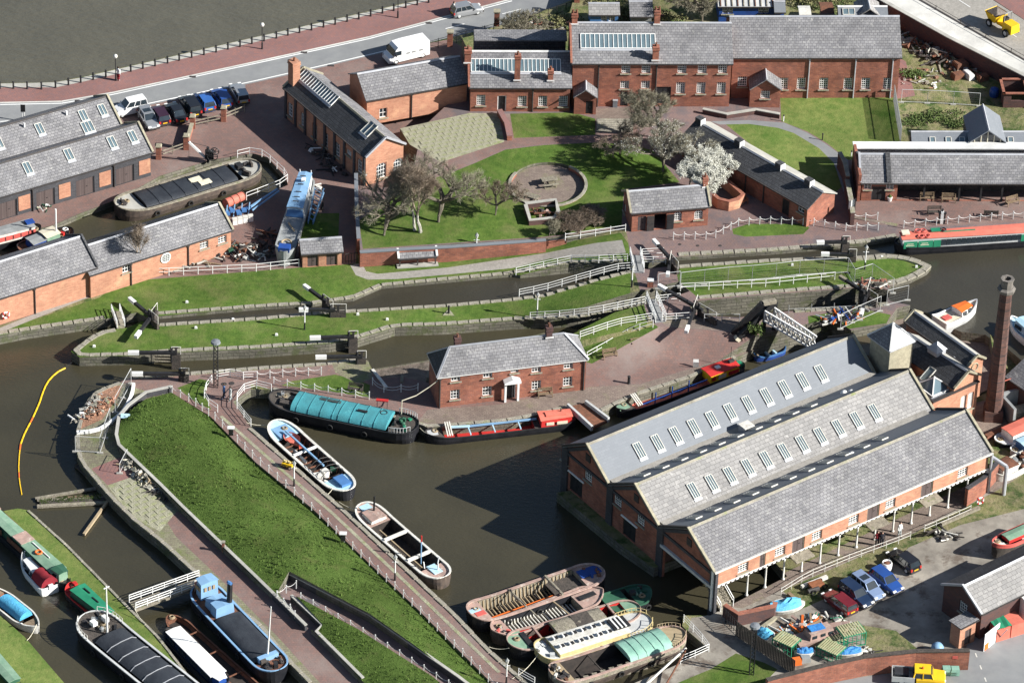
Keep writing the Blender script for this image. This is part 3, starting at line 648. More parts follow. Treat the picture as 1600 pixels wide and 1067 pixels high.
 s=gable('east_block','red brick store with broad slate roof and six barred windows over the dry lawn',(1143,91),(1410,90.5),(1276,25.5),5.2,z0=UP,pitch=32)
 for x in(1224.5,1252,1287,1325,1352.5,1386.5):s.win('front',x,131,.95,1.5,4,6)
 s.win('front',1160,128,1.0,1.3,4,4)
 s.walls('brick');s.roof('slate_light' if False else 'slate',ridge='lead')
 for x in(1264,1336,1394):a,z=s.onplane(x,110,'front',s.ins);s.pipe(a,mk='lead')
 def porch(name,label,A,B,ap,He,z0,proj,mk='slate'):
  a=PZ(*A,z0+He);b=PZ(*B,z0+He);u=b-a;u.z=0;W=u.length;u.normalize();pa=PZ(*ap,0)
  o=a.copy();o.z=z0;s=Bld(name,label,'porch',o,u,W,proj,He);s.ins=.12
  rise=W/2*.75;m=MB()
  for x0 in(0,W):
   q=[V((x0,-.2,He)),V((x0,proj,He)),V((W/2,proj,He+rise)),V((W/2,-.2,He+rise))];lo=[p-V((0,0,.12))for p in q]
   m.raw(q+lo,[(0,1,2,3),(7,6,5,4),(0,4,5,1),(1,5,6,2),(2,6,7,3),(3,7,4,0)])
  m.build('roof',mk,s.root);m=MB();m.ext([(-.12,-.05),(0,.06),(.12,-.05)],(W/2,-.2,He+rise+.03),(W/2,proj,He+rise+.03),V((1,0,0)));m.build('ridge','lead',s.root)
  return s,W,rise
 s,W,rise=porch('entrance_porch','small brick porch with steep slate roof on the court lawn',(896,151),(934,152),(914,121),2.3,UP,2.6)
 s.win('front',0,0,.9,1.7,local=(W*.66,.87),kind='door',dm='black',fm='brick');s.apex=0;s.walls('brick')
 m=MB();m.quad((.12,.12,2.3),(W-.12,.12,2.3),(W/2,.12,2.3+rise-.15));m.build('gable_wall','brick',s.root,fix=False)
 s,W,rise=porch('side_porch','brick porch with dark slate roof projecting from the long store',(1171,139),(1222,140),(1197,103),2.4,UP,4.0)
 s.win('front',0,0,1.0,1.0,local=(W*.5,1.6),nx=4,nz=4);s.walls('brick')
 m=MB();m.quad((.12,.12,2.4),(W-.12,.12,2.4),(W/2,.12,2.4+rise-.15));m.build('gable_wall','brick',s.root,fix=False)
 s=gable('stable_range','long low brick range with ridge vents running diagonally behind the blossom tree',(1063,214),(1262,327),(1287.5,300.5),2.4,z0=UP,pitch=27)
 s.win('front',1251.5,327,.9,.9,2,2)
 for x,y in((1228,318),(1075,240),(1131,268)):
  a,z=s.onplane(x,y,'front',s.ins);s.win('front',0,0,1.0,1.9,local=(a,.97),kind='door',fm='wood_dark',dm='black')
 s.walls('brick');s.roof('slate_dark_and_shaded',mkb='concrete',ridge='lead')  # shade painted on the left slope, pale sunlit tone on the far one
 for x,y in((1096.5,190),(1156,225),(1219.5,261),(1266.5,286)):
  q=s.onz(x,y,s.apex);m=MB();m.box((q.x,s.yr,s.apex+.25),(.8,.7,.7));m.build('ridge_vent','slate_dark_and_shaded',s.root)
  m=MB();m.box((q.x+.42,s.yr,s.apex+.2),(.04,.72,.7));m.build('flashing','lead_white',s.root)
 for x,y in((1098,252),(1165,292),(1193,308)):a,z=s.onplane(x,y,'front',s.ins);s.pipe(a)
 s=gable('towpath_workshop','red brick workshop with open black double doors and arched windows beside the towpath',(986,334),(1110.5,323.5),(1102,288.5),2.4,z0=UP,pitch=33)
 for x,y in((1058.7,338.7),(1091.5,336)):s.win('front',x,y,.9,1.15,4,4,arch=True)
 s.win('left',976,325,.9,1.15,3,3)
 a,z=s.onplane(1003,347,'front',s.ins);s.win('front',0,0,.85,1.8,local=(a,.92),kind='door',dm='door_brown',fm='blue_brick')
 a,z=s.onplane(1031.5,346,'front',s.ins);s.win('front',0,0,1.3,1.9,local=(a,.97),kind='open')
 s.walls('brick');s.roof('slate',ridge='lead',vergel='parapet',verger='parapet')
 for sg in(-1,1):
  m=MB();m.box((a+sg*1.05,s.ins-.14,.95),(.75,.07,1.8));m.box((a+sg*1.05,s.ins-.2,.95),(.7,.05,.08));m.build('door','black' if sg>0 else 'iron',s.root,loc=(0,0,0))
 s.chimney((s.Lx-.2,s.yr),.5,.5,s.apex-.5,s.apex+.9)
 m=MB();m.box((s.Lx/2,s.D-.3,1.2),(s.Lx-1,.05,2.2));m.build('interior_shade','shade_black',s.root)  # black sheet painted as the shade behind the open doors
 s=gable('cafe_range','long slate roofed brick range with open veranda and benches on the right terrace',(1345,286.5),(1720,288),(1500,241),2.3,z0=UP,pitch=30)
 for x in(1356,1390.5):s.win('front',x,292.5,.8,.65,2,2)
 a,z=s.onplane(1373,299,'front',s.ins);s.win('front',0,0,1.5,1.75,local=(a,.9),kind='door',dm='black',fm='blue_brick')
 a0,z=s.onplane(1402,299,'front',s.ins);s.win('front',0,0,s.Lx-a0-.4,2.1,local=((a0+s.Lx-.4)/2,1.07),kind='open')
 s.walls('brick');s.roof('slate',ridge='lead',vergel='lead')
 m=MB();m.box(((a0+s.Lx)/2,2.2,1.1),(s.Lx-a0-.2,.1,2.2));m.build('back_wall','wood_dark',s.root)
 for x in(1444,1499,1533,1566):a,z=s.onplane(x,299,'front',s.ins);m=MB();m.box((a,s.ins+.05,1.1),(.2,.2,2.2));m.build('post','black',s.root)
 for x,y in((1536,296),(1559,296)):a,z=s.onplane(x,y,'front',s.ins);m=MB();m.box((a,2.12,1.2),(.5,.04,.6));m.build('notice','white_old',s.root)
 m=MB();m.box((s.Lx/2,s.D+.55,s.He+.5),(s.Lx+.4,1.3,.12));m.box((s.Lx/2,s.D+1.1,(s.He+.5)/2),(s.Lx,.25,s.He+.4));m.build('flat_roof','lead_white',s.root)
 m=MB();m.box((-.1,s.D/2,s.He/2+.5),(.3,s.D,s.He+1));m.build('end_wall','brick',s.root)
 q,_=s.onplane(1391,265,'front',s.ins);m=MB();m.beam((q,0,s.He+.12),(q,s.yr,s.apex+.12),.5,.18);m.build('party_wall','slate_dark_and_shaded',s.root)
 s=gable('slate_pavilion','low modern pavilion with smooth blue slate roof beyond the terrace range',(1425,229),(1700,229),(1500,205.5),2.2,z0=UP,pitch=30)
 for x in(1457,1482,1503,1579):s.skylight(s.onroof(x,219),.55,.6,1)
 s.walls('brick_dark');s.roof('slate_smooth',ridge='lead')
 s,W,rise=porch('glazed_gable','cross gable with glazed front rising over the slate pavilion',(1514,221),(1572,221),(1538,175),3.0,UP,5.0,'slate_smooth')
 s.walls('slate_dark_and_shaded');m=MB();m.quad((.12,.12,3.0),(W-.12,.12,3.0),(W/2,.12,3.0+rise-.15));o=m.build('gable_window','glass',s.root,fix=False)
 for i in range(5):m=MB();x=.6+i*(W-1.2)/4;m.box((x,.08,3.0),(.1,.1,max(.3,rise*(1-abs(x-W/2)/(W/2)))*1.8));m.build('mullion','cream',s.root)
 He=3.75;a=PZ(683,591,He);b=PZ(920,562,He);u=b-a;u.z=0;Lx=u.length;o=a.copy();o.z=0;bl=PZ(666,553,He)
 s=Bld('toll_house','two storey red brick house with hipped slate roof and white porch on the quay','house',o,u,Lx,0,He);D=s.loc(bl).y;s.D=D;s.ins=.2
 r0=s.onz(706,551.5,He+2.0);r1=s.onz(887,532.5,He+2.0);rise=2.0;yr=D/2;s.yr=yr
 for x,y in((712,591),(762,585.5),(838,577),(888,571.5)):s.win('front',x,y,.95,.8,3,2)
 for x,y in((711,616.5),(761,611),(838,602),(887,596)):s.win('front',x,y,.95,1.15,3,3)
 s.win('front',804,578,.8,.7,3,2)
 ax,z=s.onplane(798,610,'front',s.ins);s.win('front',0,0,1.0,2.1,local=(ax,1.07),kind='door',dm='black',fm='white')
 s.walls('brick')
 x0,x1=r0.x,r1.x
 P=[V((0,0,He)),V((Lx,0,He)),V((Lx,D,He)),V((0,D,He)),V((x0,yr,He+rise)),V((x1,yr,He+rise))]
 for fs,k in(((0,1,5,4),'slate'),((1,2,5),'slate'),((2,3,4,5),'slate'),((3,0,4),'slate_dark_and_shaded')):  # left hip in darker slate as painted shade
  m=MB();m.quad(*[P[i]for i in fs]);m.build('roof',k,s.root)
 m=MB();m.box((Lx/2,D/2,He-.06),(Lx-.02,D-.02,.1));m.build('soffit','white',s.root)
 m=MB()
 for i,j in((0,4),(3,4),(1,5),(2,5),(4,5)):m.beam(P[i]+V((0,0,.04)),P[j]+V((0,0,.04)),.22,.1)
 m.build('hip','lead',s.root)
 m=MB();m.box((ax-.65,-.15,1.15),(.2,.3,2.3));m.box((ax+.65,-.15,1.15),(.2,.3,2.3));m.box((ax,-.25,2.4),(1.7,.7,.2));m.ext([(-.85,0),(.85,0),(0,.35)],(ax,-.6,2.5),(ax,.15,2.5),V((1,0,0)));m.build('porch','white',s.root)
 s.chimney((r1.x-1.6,yr),.6,.6,He+rise-.4,He+rise+1.0,mk='brick_dark',pots=1);s.chimney((x0+1.0,yr+.8),.6,.6,He+rise-.8,He+rise+.5,mk='brick_dark',pots=1)
 s.pipe(Lx-.4);s.pipe(.35)
 s=gable('small_store','small brick store with slate roof and two brown doors by the yard gate',(470.5,398),(537,393.5),(500,372.5),1.75,pitch=30)
 for x in(488.5,518):a,z=s.onplane(x,407,'front',s.ins);s.win('front',0,0,1.25,1.5,local=(a,.77),kind='door',fm='brick_orange')
 s.walls('brick_orange');s.roof('slate',ridge='lead')
 s=gable('seat_shelter','small open slate roofed shelter over a bench below the brick wall',(623,405),(683,401),(655,388),1.1,z0=0,pitch=33)
 for x in(.15,s.Lx/2,s.Lx-.15):
  for y in(.15,s.D-.15):m=MB();m.box((x,y,.55),(.12,.12,1.1));m.build('post','wood_dark',s.root)
 s.roof('slate',ridge='lead',vergel='lead_white',verger='lead_white');m=MB();m.box((s.Lx/2,s.D/2,.06),(s.Lx+.3,s.D+.3,.12));m.build('plinth','concrete',s.root)
 m=MB();m.box((s.Lx/2,s.D/2,.5),(s.Lx-.5,.5,.08));m.box((s.Lx/2,s.D/2+.25,.75),(s.Lx-.5,.06,.4));m.build('seat','wood_old',s.root)
 s=gable('yard_shed','brick shed with pale slate roof in the bottom right yard',(1534,960),(1665,896),(1507,914),3.1,pitch=30)
 s.win('left',1505,949,1.1,1.3,4,4)
 s.walls('brick_dark');s.roof('slate_light',mkb='slate_dark_and_shaded',ridge='lead',vergel='lead')  # far slope coloured dark for shade against the pale lit front
 s2=gable('lean_to','low orange brick lean-to with a plank door at the corner of the yard shed',(1501,982),(1530,967),(1512,975),2.6,pitch=10,D=1.6)
 a,z=s2.onplane(1513,985,'front',s2.ins);s2.win('front',0,0,.8,1.8,local=(a,.92),kind='door',fm='wood_dark');s2.walls('brick_orange');s2.roof('slate',ridge=None)
 s=gable('blue_shed','small blue timber shed with slate roof and two white windows behind the terrace',(920,24),(969,24),(945,5),2.0,z0=UP,pitch=28)
 for x in(944,956):s.win('front',x,30,.7,.8,3,2)
 s.walls('paint_midblue');s.roof('slate_light',ridge='lead')
 s=gable('grey_shed','plain grey roofed shed half hidden behind the terrace chimneys',(984,27),(1021,27),(1003,2),2.0,z0=UP,pitch=28)
 s.walls('paint_grey');s.roof('slate',ridge='lead')
 s=gable('greenhouse_shed','blue walled shed with striped corrugated roof behind the long store',(1122,11),(1212,11),(1166,-12),2.2,z0=UP,pitch=25)
 for x in(1133,1141,1189,1197):s.win('front',x,18,.6,.7,3,2)
 s.walls('paint_blue');s.roof('paint_palegrey',ridge='lead')
 for i in range(10):m=MB();m.beam((s.Lx*(i+.5)/10,0,s.He+.08),(s.Lx*(i+.5)/10,s.yr,s.apex+.08),.1,.08);m.build('roof_rib','paint_rust' if i%3==0 else 'wood_old',s.root)
 s=gable('blue_lean_to','small slate roofed blue outhouse beside the corrugated shed',(1210,20),(1228,20),(1218,2),2.0,z0=UP,pitch=28);s.walls('paint_blue');s.roof('slate_smooth',ridge='lead')
 s=gable('brick_outhouse','small flat rusty roofed outhouse behind the long store',(1283,22),(1304,22),(1293,8),1.8,z0=UP,pitch=8,D=2.5);s.walls('brick_dark');s.roof('paint_rust',ridge=None)
 s=gable('white_outhouse','small white topped box behind the long store',(1249,24),(1268,24),(1258,14),1.8,z0=UP,pitch=8,D=2.0);s.walls('white_old');s.roof('white_old',ridge=None)
 s=gable('hipped_cottage','slate cottage roof with white verges peeping over the long store',(1310,28),(1388,28),(1350,10),2.4,z0=UP,pitch=28);s.walls('brick');s.roof('slate_smooth',ridge='lead_white');s.skylight(s.onroof(1326,19),1.3,.8,2)
 s,W,rise=porch('cottage_gable','pale gabled porch roof with white verges in front of the slate cottage',(1338,26),(1378,26),(1355,11),2.4,UP,3.0,'slate_light');s.walls('white_old')
 s=gable('brick_pen','low open brick pen at the right edge of the scrap yard',(1567,148),(1640,148),(1590,128),1.8,z0=UP,pitch=5,D=3.2);s.win('front',1592,152,1.6,1.0,kind='open');s.walls('brick_dark')
 m=MB()
 for q in((0,0,s.Lx,.3),(0,s.D-.3,s.Lx,.3),(0,0,.3,s.D),(s.Lx/2,0,.3,s.D)):m.box((q[0]+q[2]/2,q[1]+q[3]/2,1.86+.001*q[0]),(q[2],q[3],.12))
 m.build('coping','brick',s.root)
buildings()
def warehouse():
 He=4.7;a=PZ(1116.5,894.5,He);b=PZ(1551,707,He);u=b-a;u.z=0;Lx=u.length;o=a.copy();o.z=0
 s=Bld('canal_warehouse','huge three bay warehouse with grey slate roofs and white skylights over the basin','warehouse',o,u,Lx,0,He);s.ins=.25
 v1=s.onz(1024,825,He).y;v2=s.onz(944,760,He).y;v3=s.onz(865,703,He).y;ys=[0,v1,v2,v3]
 rd=[s.onz(1505,644,He+2.5),s.onz(1415,582,He+2.5),s.onz(1322.7,530,He+2.5)]
 bays=[(0,v1,'slate'),(v1,v2,'slate_light'),(v2,v3,'slate_smooth')];rise=2.5;root=s.root
 def roofz(i,y):
  y0,y1,_=bays[i];m_=(y0+y1)/2;return He+rise*(1-abs(y-m_)/((y1-y0)/2))
 ends=[Lx,Lx-.3,Lx-1.2]
 for i,(y0,y1,k)in enumerate(bays):
  ym=(y0+y1)/2;X1=ends[i]
  for ya,yb,kk in((y0,ym,k),(y1,ym,'slate_smooth' if i<2 else 'slate_smooth')):
   q=[V((0,ya,He)),V((X1,ya,He)),V((X1,yb,He+rise)),V((0,yb,He+rise))];lo=[p-V((0,0,.15))for p in q];m=MB()
   m.raw(q+lo,[(0,1,2,3),(7,6,5,4),(0,4,5,1),(1,5,6,2),(2,6,7,3),(3,7,4,0)]);m.build('roof',kk,root)
  m=MB();m.ext([(-.2,-.08),(0,.07),(.2,-.08)],(0,ym,He+rise+.04),(X1,ym,He+rise+.04),V((0,1,0)));m.build('ridge','coping',root)
  for x,kk in((0,'parapet'),(X1,'parapet')):
   for ya in(y0,y1):m=MB();m.beam((x,ya,He+.1),(x,ym,He+rise+.12),.26,.2);m.build('verge',kk if ya==y0 else 'iron',root)
 for y in(v1,v2):m=MB();m.box((Lx/2-.4,y,He+.12),(Lx-1.5,1.0,.2));m.build('valley_gutter','gravel_path',root)
 _sl={}
 def sky(x,y,i,back):
  y0,y1,_=bays[i];s.yr=(y1-y0)/2;s.D=y1-y0;s.apex=He+rise;s.skylight((x,y,roofz(i,y)+.02),.78,1.6,3,back=back)
 def onslope(px,py,y0,y1):
  c,d=s.ray(px,py);ym=(y0+y1)/2;k=rise/(ym-y0);t=(He+k*(c.y-y0)-c.z)/(d.z-k*d.y);return c+d*t
 for j in range(11):
  p=onslope(998.6+28.36*j,704-12.1*j,v2,v3);sky(p.x,p.y,2,False)
  p=onslope(1083.4+28.24*j,766.7-12.28*j,v1,v2);sky(p.x,p.y,1,False)
 for i,x0,n in((1,0,10),(0,0,11)):
  y0,y1,_=bays[i]
  for j in range(n):sky(2.6+j*2.22*1.02,(y0+y1)/2+(y1-y0)*.27,i,True)
 for px,py in((1331,727),(1166,668)):
  p=s.onz(px,py,He+.7);m=MB();m.box((p.x,p.y,He+.6),(1.1,1.0,.8));o2=m.build('roof_hatch','lead',root);m=MB();m.box((p.x,p.y,He+1.03),(1.2,1.1,.08));m.build('lid','white_old',o2)
 for px,py in((1319,612),(1330,611),(1331,708)):
  p=s.onz(px,py,He+1.5);m=MB();m.lathe([(.35,0),(.38,.4),(.25,.65),(.02,.7)],(p.x,p.y,He+.9),10);m.build('roof_cowl','white',root,smooth=True)
 h0=2.55;m=MB();ins=.25
 ops=[]
 def fl(px,py):
  c,d=s.ray(px,py);t=(ins-c.y)/d.y;p=c+d*t;return p.x,p.z
 s.open['front']=[]
 for px,py in((1160.7,893),(1218.5,866.6),(1276,842),(1333.4,817),(1391,790.7),(1503.8,742.7)):
  x,z=fl(px,py);s.win('front',0,0,1.25,1.05,4,4,local=(x,He-1.15))
 for px,py in((1247,855),(1364,805),(1448,768),(1191,880)):
  x,z=fl(px,py);w=1.5 if px!=1191 else.7;s.win('front',0,0,w,1.75,local=(x,h0+.98),kind='door',fm='wood_old')
  if px!=1191:
   mm=MB();mm.box((x,-.35,h0-.02),(w+.7,1.3,.12),rot=Matrix.Rotation(.12,3,'X'));mm.build('canopy','wood_old',root)
 s.D=v3;s.apex=0;s.yr=1
 def face(m,P,L,ops,h0,h1,dp=.25):
  xs=sorted({0,L}|{max(0,min(L,o[k]))for o in ops for k in(0,1)});zs=sorted({h0,h1}|{max(h0,min(h1,o[k]))for o in ops for k in(2,3)})
  for xa,xb in zip(xs,xs[1:]):
   for za,zb in zip(zs,zs[1:]):
    cx,cz=(xa+xb)/2,(za+zb)/2
    if not any(o[0]<cx<o[1]and o[2]<cz<o[3]for o in ops):m.quad(P(xa,za),P(xb,za),P(xb,zb),P(xa,zb))
  for a_,b_,c_,d_ in ops:
   m.quad(P(a_,c_),P(a_,c_,dp),P(a_,d_,dp),P(a_,d_));m.quad(P(b_,c_),P(b_,d_),P(b_,d_,dp),P(b_,c_,dp))
   m.quad(P(a_,d_),P(a_,d_,dp),P(b_,d_,dp),P(b_,d_));m.quad(P(a_,c_),P(b_,c_),P(b_,c_,dp),P(a_,c_,dp))
 face(m,lambda a_,z,d=0:(a_,ins+d,z),Lx-.25,s.open['front'],h0,He);m.build('wall','brick_orange',root,fix=False)
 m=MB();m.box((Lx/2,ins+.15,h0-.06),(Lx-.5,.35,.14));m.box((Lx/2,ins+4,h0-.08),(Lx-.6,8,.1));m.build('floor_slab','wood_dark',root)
 m=MB();m.box((Lx/2,ins-.06,h0+.1),(Lx-.3,.1,.2));m.build('beam','white',root)
 for i in range(int(Lx/.55)):mm=MB()if i==0 else mm;mm.box((.5+i*.55,ins-.13,h0+.1),(.16,.06,.14))
 o=mm.build('bolt_plates','iron',root);o['kind']='stuff'
 for k in range(13):
  p=s.loc(PZ(1172+28.4*k,934.5-12.6*k,0));mm=MB();y=ins
  mm.lathe([(.17,0),(.17,.1),(.1,.16),(.09,h0-.3),(.14,h0-.14)],(min(p.x,Lx-1),y,0),10);mm.build('column','white_old',root,smooth=True)
 mm=MB();mm.box((.12,ins+.05,He/2),(.25,.25,He));mm.build('corner_post','white',root)
 mm=MB();mm.tube((Lx-.1,-.05,0),(Lx-.1,-.05,He),.14,n=8);mm.build('downpipe','lead',root);mm=MB();mm.box((Lx/2,-.08,He-.05),(Lx,.14,.14));mm.build('gutter','white_old',root)
 mm=MB();mm.tube((Lx+.9,-1.2,0),(Lx+.9,-1.2,3.4),.2,n=8);mm.tube((Lx+.9,-1.2,3.4),(Lx-.1,.6,4.2),.2,n=8);mm.build('flue','lead',root)
 xl=.3;m=MB();dk=MB()
 ops=[]
 def gl(px,py):
  c,d=s.ray(px,py);t=(xl-c.x)/d.x;p=c+d*t;return p.y,p.z
 s.ins=xl;s.open['left']=[]
 for px,py in((882,740),(918,766.6),(964,804),(1000,831)):
  y,z=gl(px,py);s.win('left',0,0,1.2,1.2,4,4,local=(y,3.35))
 for px,py in((899,779),(982,849)):
  y,z=gl(px,py);s.win('left',0,0,2.0,2.0,local=(y,1.1),kind='door',fm='wood_dark',dm='black')
  mm=MB();mm.box((xl-.08,y,2.2),(.12,2.5,.14));mm.build('lintel','white',root)
 m=MB();face(m,lambda a_,z,d=0:(xl+d,v1+a_,z),v3-v1-.2,[(a_-v1,b_-v1,c_,d_)for a_,b_,c_,d_ in s.open['left']],-1.6,He);face(m,lambda a_,z,d=0:(xl+d,ins+a_,z),v1-ins,[(.4,v1-ins-.5,-1.6,2.5)],-1.6,He)
 for y0,y1,_ in bays:m.quad((xl,y0,He),(xl,y1,He),(xl,(y0+y1)/2,He+rise-.1))
 m.build('gable_wall','brick',root,fix=False)
 for y in(ins+.1,v1,v2,v3-.2):mm=MB();mm.box((xl-.03,y,(He-1.6)/2),(.3,.9,He+1.6));mm.build('pilaster','blue_brick',root)
 for y0,y1,_ in bays:
  mm=MB();ym=(y0+y1)/2
  mm.beam((xl-.08,y0+.4,He-.25),(xl-.08,ym,He+rise-.55),.12,.35);mm.beam((xl-.08,y1-.4,He-.25),(xl-.08,ym,He+rise-.55),.12,.35)
  mm.beam((xl-.08,y0+.4,He-.6),(xl-.08,y1-.4,He-.6),.12,.3);mm.build('brick_band','blue_brick',root)
  mm=MB();mm.box((xl-.04,ym,He+.75),(.1,.7,.8));mm.build('attic_vent','iron',root)
 mm=MB();mm.box((xl-.05,v1/2+.1,2.6),(.4,v1-.6,.3));mm.build('bay_beam','paint_palegrey',root)
 m=MB();m.quad((xl,v3-.2,-1.6),(Lx-1.2,v3-.2,-1.6),(Lx-1.2,v3-.2,He),(xl,v3-.2,He));m.quad((Lx-.25,ins,h0),(Lx-.25,v3-.2,h0),(Lx-.25,v3-.2,He),(Lx-.25,ins,He));m.quad((Lx-.25,v1,0),(Lx-.25,v3-.2,0),(Lx-.25,v3-.2,h0),(Lx-.25,v1,h0))
 for(y0,y1,_),X1 in zip(bays,ends):m.quad((X1-.3,y0,He),(X1-.3,y1,He),(X1-.3,(y0+y1)/2,He+rise-.1))
 m.build('rear_wall','brick',root,fix=False)
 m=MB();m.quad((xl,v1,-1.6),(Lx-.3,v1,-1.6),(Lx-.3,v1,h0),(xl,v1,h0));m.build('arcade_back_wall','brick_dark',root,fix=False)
 t=thing('stair','concrete steps with white handrails rising beside the warehouse corner','stairs',PZ(1124,948),s.rz)
 for i in range(8):m=MB();m.box((.4+i*.0,1.6-i*.28,1.5-i*.19),(1.5,.3,.2));m.build('step','wood_old',t)
 for x in(-.35,1.15):m=MB();m.beam((x,1.7,2.5),(x,-.6,1.0),.07);m.beam((x,1.7,2.1),(x,-.6,.6),.05);m.tube((x,-.6,0),(x,-.6,1.05),.05);m.tube((x,1.7,1.5),(x,1.7,2.5),.05);m.build('handrail','white',t)
 def eng(name,label,A,B,rp,He,z0):
  g=gable(name,label,A,B,rp,He,z0=z0,pitch=33,cat='engine house');return g
 g=eng('engine_house','shaded slate engine house with round gable window behind the warehouse',(1412.5,502),(1511.5,573),(1526.5,556),4.6,.6)
 g.walls('brick_orange');g.roof('slate_dark_and_shaded',mkb='concrete',ridge='lead',vergel='parapet',verger='parapet')  # near slope carries painted shade, far slope a pale lit colour
 y,z=g.onplane(1523,573,'right',g.ins);m=MB();m.torus((g.Lx-g.ins+.02,y,z),.42,.08,14,5,'X');o=m.build('round_window','parapet',g.root)
 for px,py in((1484,531),(1513,545)):p=g.onz(px,py,g.apex-.5);m=MB();m.box((p.x,g.yr*.5,g.apex-.9),(.25,g.yr,.3));m.build('party_wall','lead',g.root)
 g=eng('pump_house','shaded slate pump house with brick gable and roof window beside the tower',(1395.5,545.5),(1491,607.5),(1513,580.5),4.6,.3)
 g.win('right',1500,612,.35,.5,1,1);g.walls('brick_orange');g.roof('slate_dark_and_shaded',mkb='concrete',ridge='lead',verger='parapet')  # shade coloured into the near slope, far slope pale as if lit
 g.skylight(g.onroof(1450,585),.8,1.6,1)
 p=g.onz(1463,545,g.apex+.3);m=MB();m.box((p.x,g.yr,g.apex+.1),(1.3,1.3,.5));m.raw([(p.x-.75,g.yr-.75,g.apex+.35),(p.x+.75,g.yr-.75,g.apex+.35),(p.x+.75,g.yr+.75,g.apex+.35),(p.x-.75,g.yr+.75,g.apex+.35),(p.x,g.yr,g.apex+1.2)],[(0,1,4),(1,2,4),(2,3,4),(3,0,4),(3,2,1,0)]);m.build('roof_lantern','lead',g.root)
 Ht=8.0;L,F,Rr=PZ(1361,521.5,Ht),PZ(1390.7,550,Ht),PZ(1432.7,532,Ht);uu=Rr-F;uu.z=0;W=uu.length;Fo=F.copy();Fo.z=0
 t=Bld('hydraulic_tower','square pale brick tower with pyramid lead roof behind the warehouse','tower',Fo,uu,W,0,Ht);t.D=t.loc(L).y;t.ins=.25;t.walls('parapet');D=t.D
 ap=t.onz(1394.5,506.5,Ht+1.9);ap=V((W/2,D/2,Ht+1.75));c=[V((0,0,Ht)),V((W,0,Ht)),V((W,D,Ht)),V((0,D,Ht))]
 for i,k in enumerate(('lead','slate','slate','slate')):m=MB();m.quad(c[i],c[(i+1)%4],ap);m.build('roof',k,t.root)
 m=MB()
 for q in c:m.beam(q+V((0,0,.05)),ap+V((0,0,.05)),.16,.1)
 m.build('hip','lead_white',t.root);m=MB();m.box((W/2,D/2,Ht-.08),(W-.02,D-.02,.12));m.build('soffit','lead',t.root)
 h=4.3;A=PZ(1458,630,h);B=PZ(1531,597,h);uu=B-A;uu.z=0;Ao=A.copy();Ao.z=0
 t=Bld('louvre_block','flat roofed orange brick annex with two white arched louvres and a roof lantern','annex',Ao,uu,uu.length,4.2,h);t.ins=.1
 t.open['front']=[]
 for px,py in((1505,629),(1516.5,624)):
  x,z=t.onplane(px,py,'front',.1);t.win('front',0,0,.8,2.0,1,14,local=(x,2.4),arch=True)
 t.walls('brick_orange');m=MB();m.box((t.Lx/2,2.1,h-.25),(t.Lx-.4,3.8,.1));m.build('flat_roof','lead',t.root)
 m=MB()
 for q in((0,-.02,t.Lx,.35),(0,3.9,t.Lx,.3),(0,.33,.3,3.56),(t.Lx-.35,.33,.35,3.56)):m.box((q[0]+q[2]/2,q[1]+q[3]/2,h+.06),(q[2],q[3],.14))
 m.build('coping','iron',t.root)
 m=MB();cx,cy=t.Lx*.33,2.2;m.raw([(cx-1.3,cy-1.3,h-.1),(cx+1.3,cy-1.3,h-.1),(cx+1.3,cy+1.3,h-.1),(cx-1.3,cy+1.3,h-.1),(cx,cy,h+.95)],[(0,1,4),(1,2,4),(2,3,4),(3,0,4),(3,2,1,0)]);o=m.build('roof_lantern','skyglass',t.root)
 m=MB()
 for dx,dy in((-1,-1),(1,-1),(1,1),(-1,1)):m.beam((cx+1.3*dx,cy+1.3*dy,h-.05),(cx,cy,h+1),.12,.1);m.beam((cx+1.3*dx,cy+1.3*dy,h-.02),(cx-1.3*dy*1,cy+1.3*dx,h-.02),.14,.12)
 m.build('glazing_frame','white',o)
 b=PZ(1551,652,0);tp=PZ(1569.5,441,17);t=thing('tall_chimney','tall octagonal brick factory chimney with moulded stone cap','chimney',b)
 Hc=16.6;m=MB();n=8;m.box((0,0,.6),(1.8,1.8,1.2));m.lathe([(.88,1.2),(.6,Hc-1.6)],n=8);m.build('shaft','brick_soot',t)
 for z in[2.6+i*1.05 for i in range(12)]:r=.88-(z-1.2)/(Hc-2.8)*.28+.015;mm=MB();mm.lathe([(r,z),(r,z+.07)],n=8);mm.build('iron_band','iron',t)
 mm=MB();mm.lathe([(.6,Hc-1.6),(.85,Hc-1.45),(.92,Hc-1.1),(.7,Hc-.95)],n=8);mm.build('collar','cap_stone',t)
 mm=MB();mm.lathe([(.58,Hc-.95),(.58,Hc-.2),(.68,Hc-.1),(.68,Hc+.05),(.38,Hc+.05),(.38,Hc-.6)],n=8);mm.build('cap','cap_stone',t)
 mm=MB();mm.lathe([(.37,Hc-.5),(.37,Hc-.45)],n=8);mm.build('flue','shade_black',t)  # black disc painted as shade down the chimney mouth
warehouse()
def hullw(s,B,bow,stern,bp=1.6,sp=1.6):
 f=1.0
 if s<bow:t=1-s/bow;f=(1-t**bp)**(1/bp)if bp>1 else 1-t
 if s>1-stern:t=(s-1+stern)/stern;f=min(f,max(0,1-t**sp)**(1/sp))
 return max(.015,f)*B/2
_tf={}
def cmesh_(k):
 if k not in _tf:m=MB();m.torus((0,0,0),.26,.09,12,6,'Y');o=m.build('fender','tyre');_tf[k]=o.data;bpy.data.objects.remove(o)
 return _tf[k]
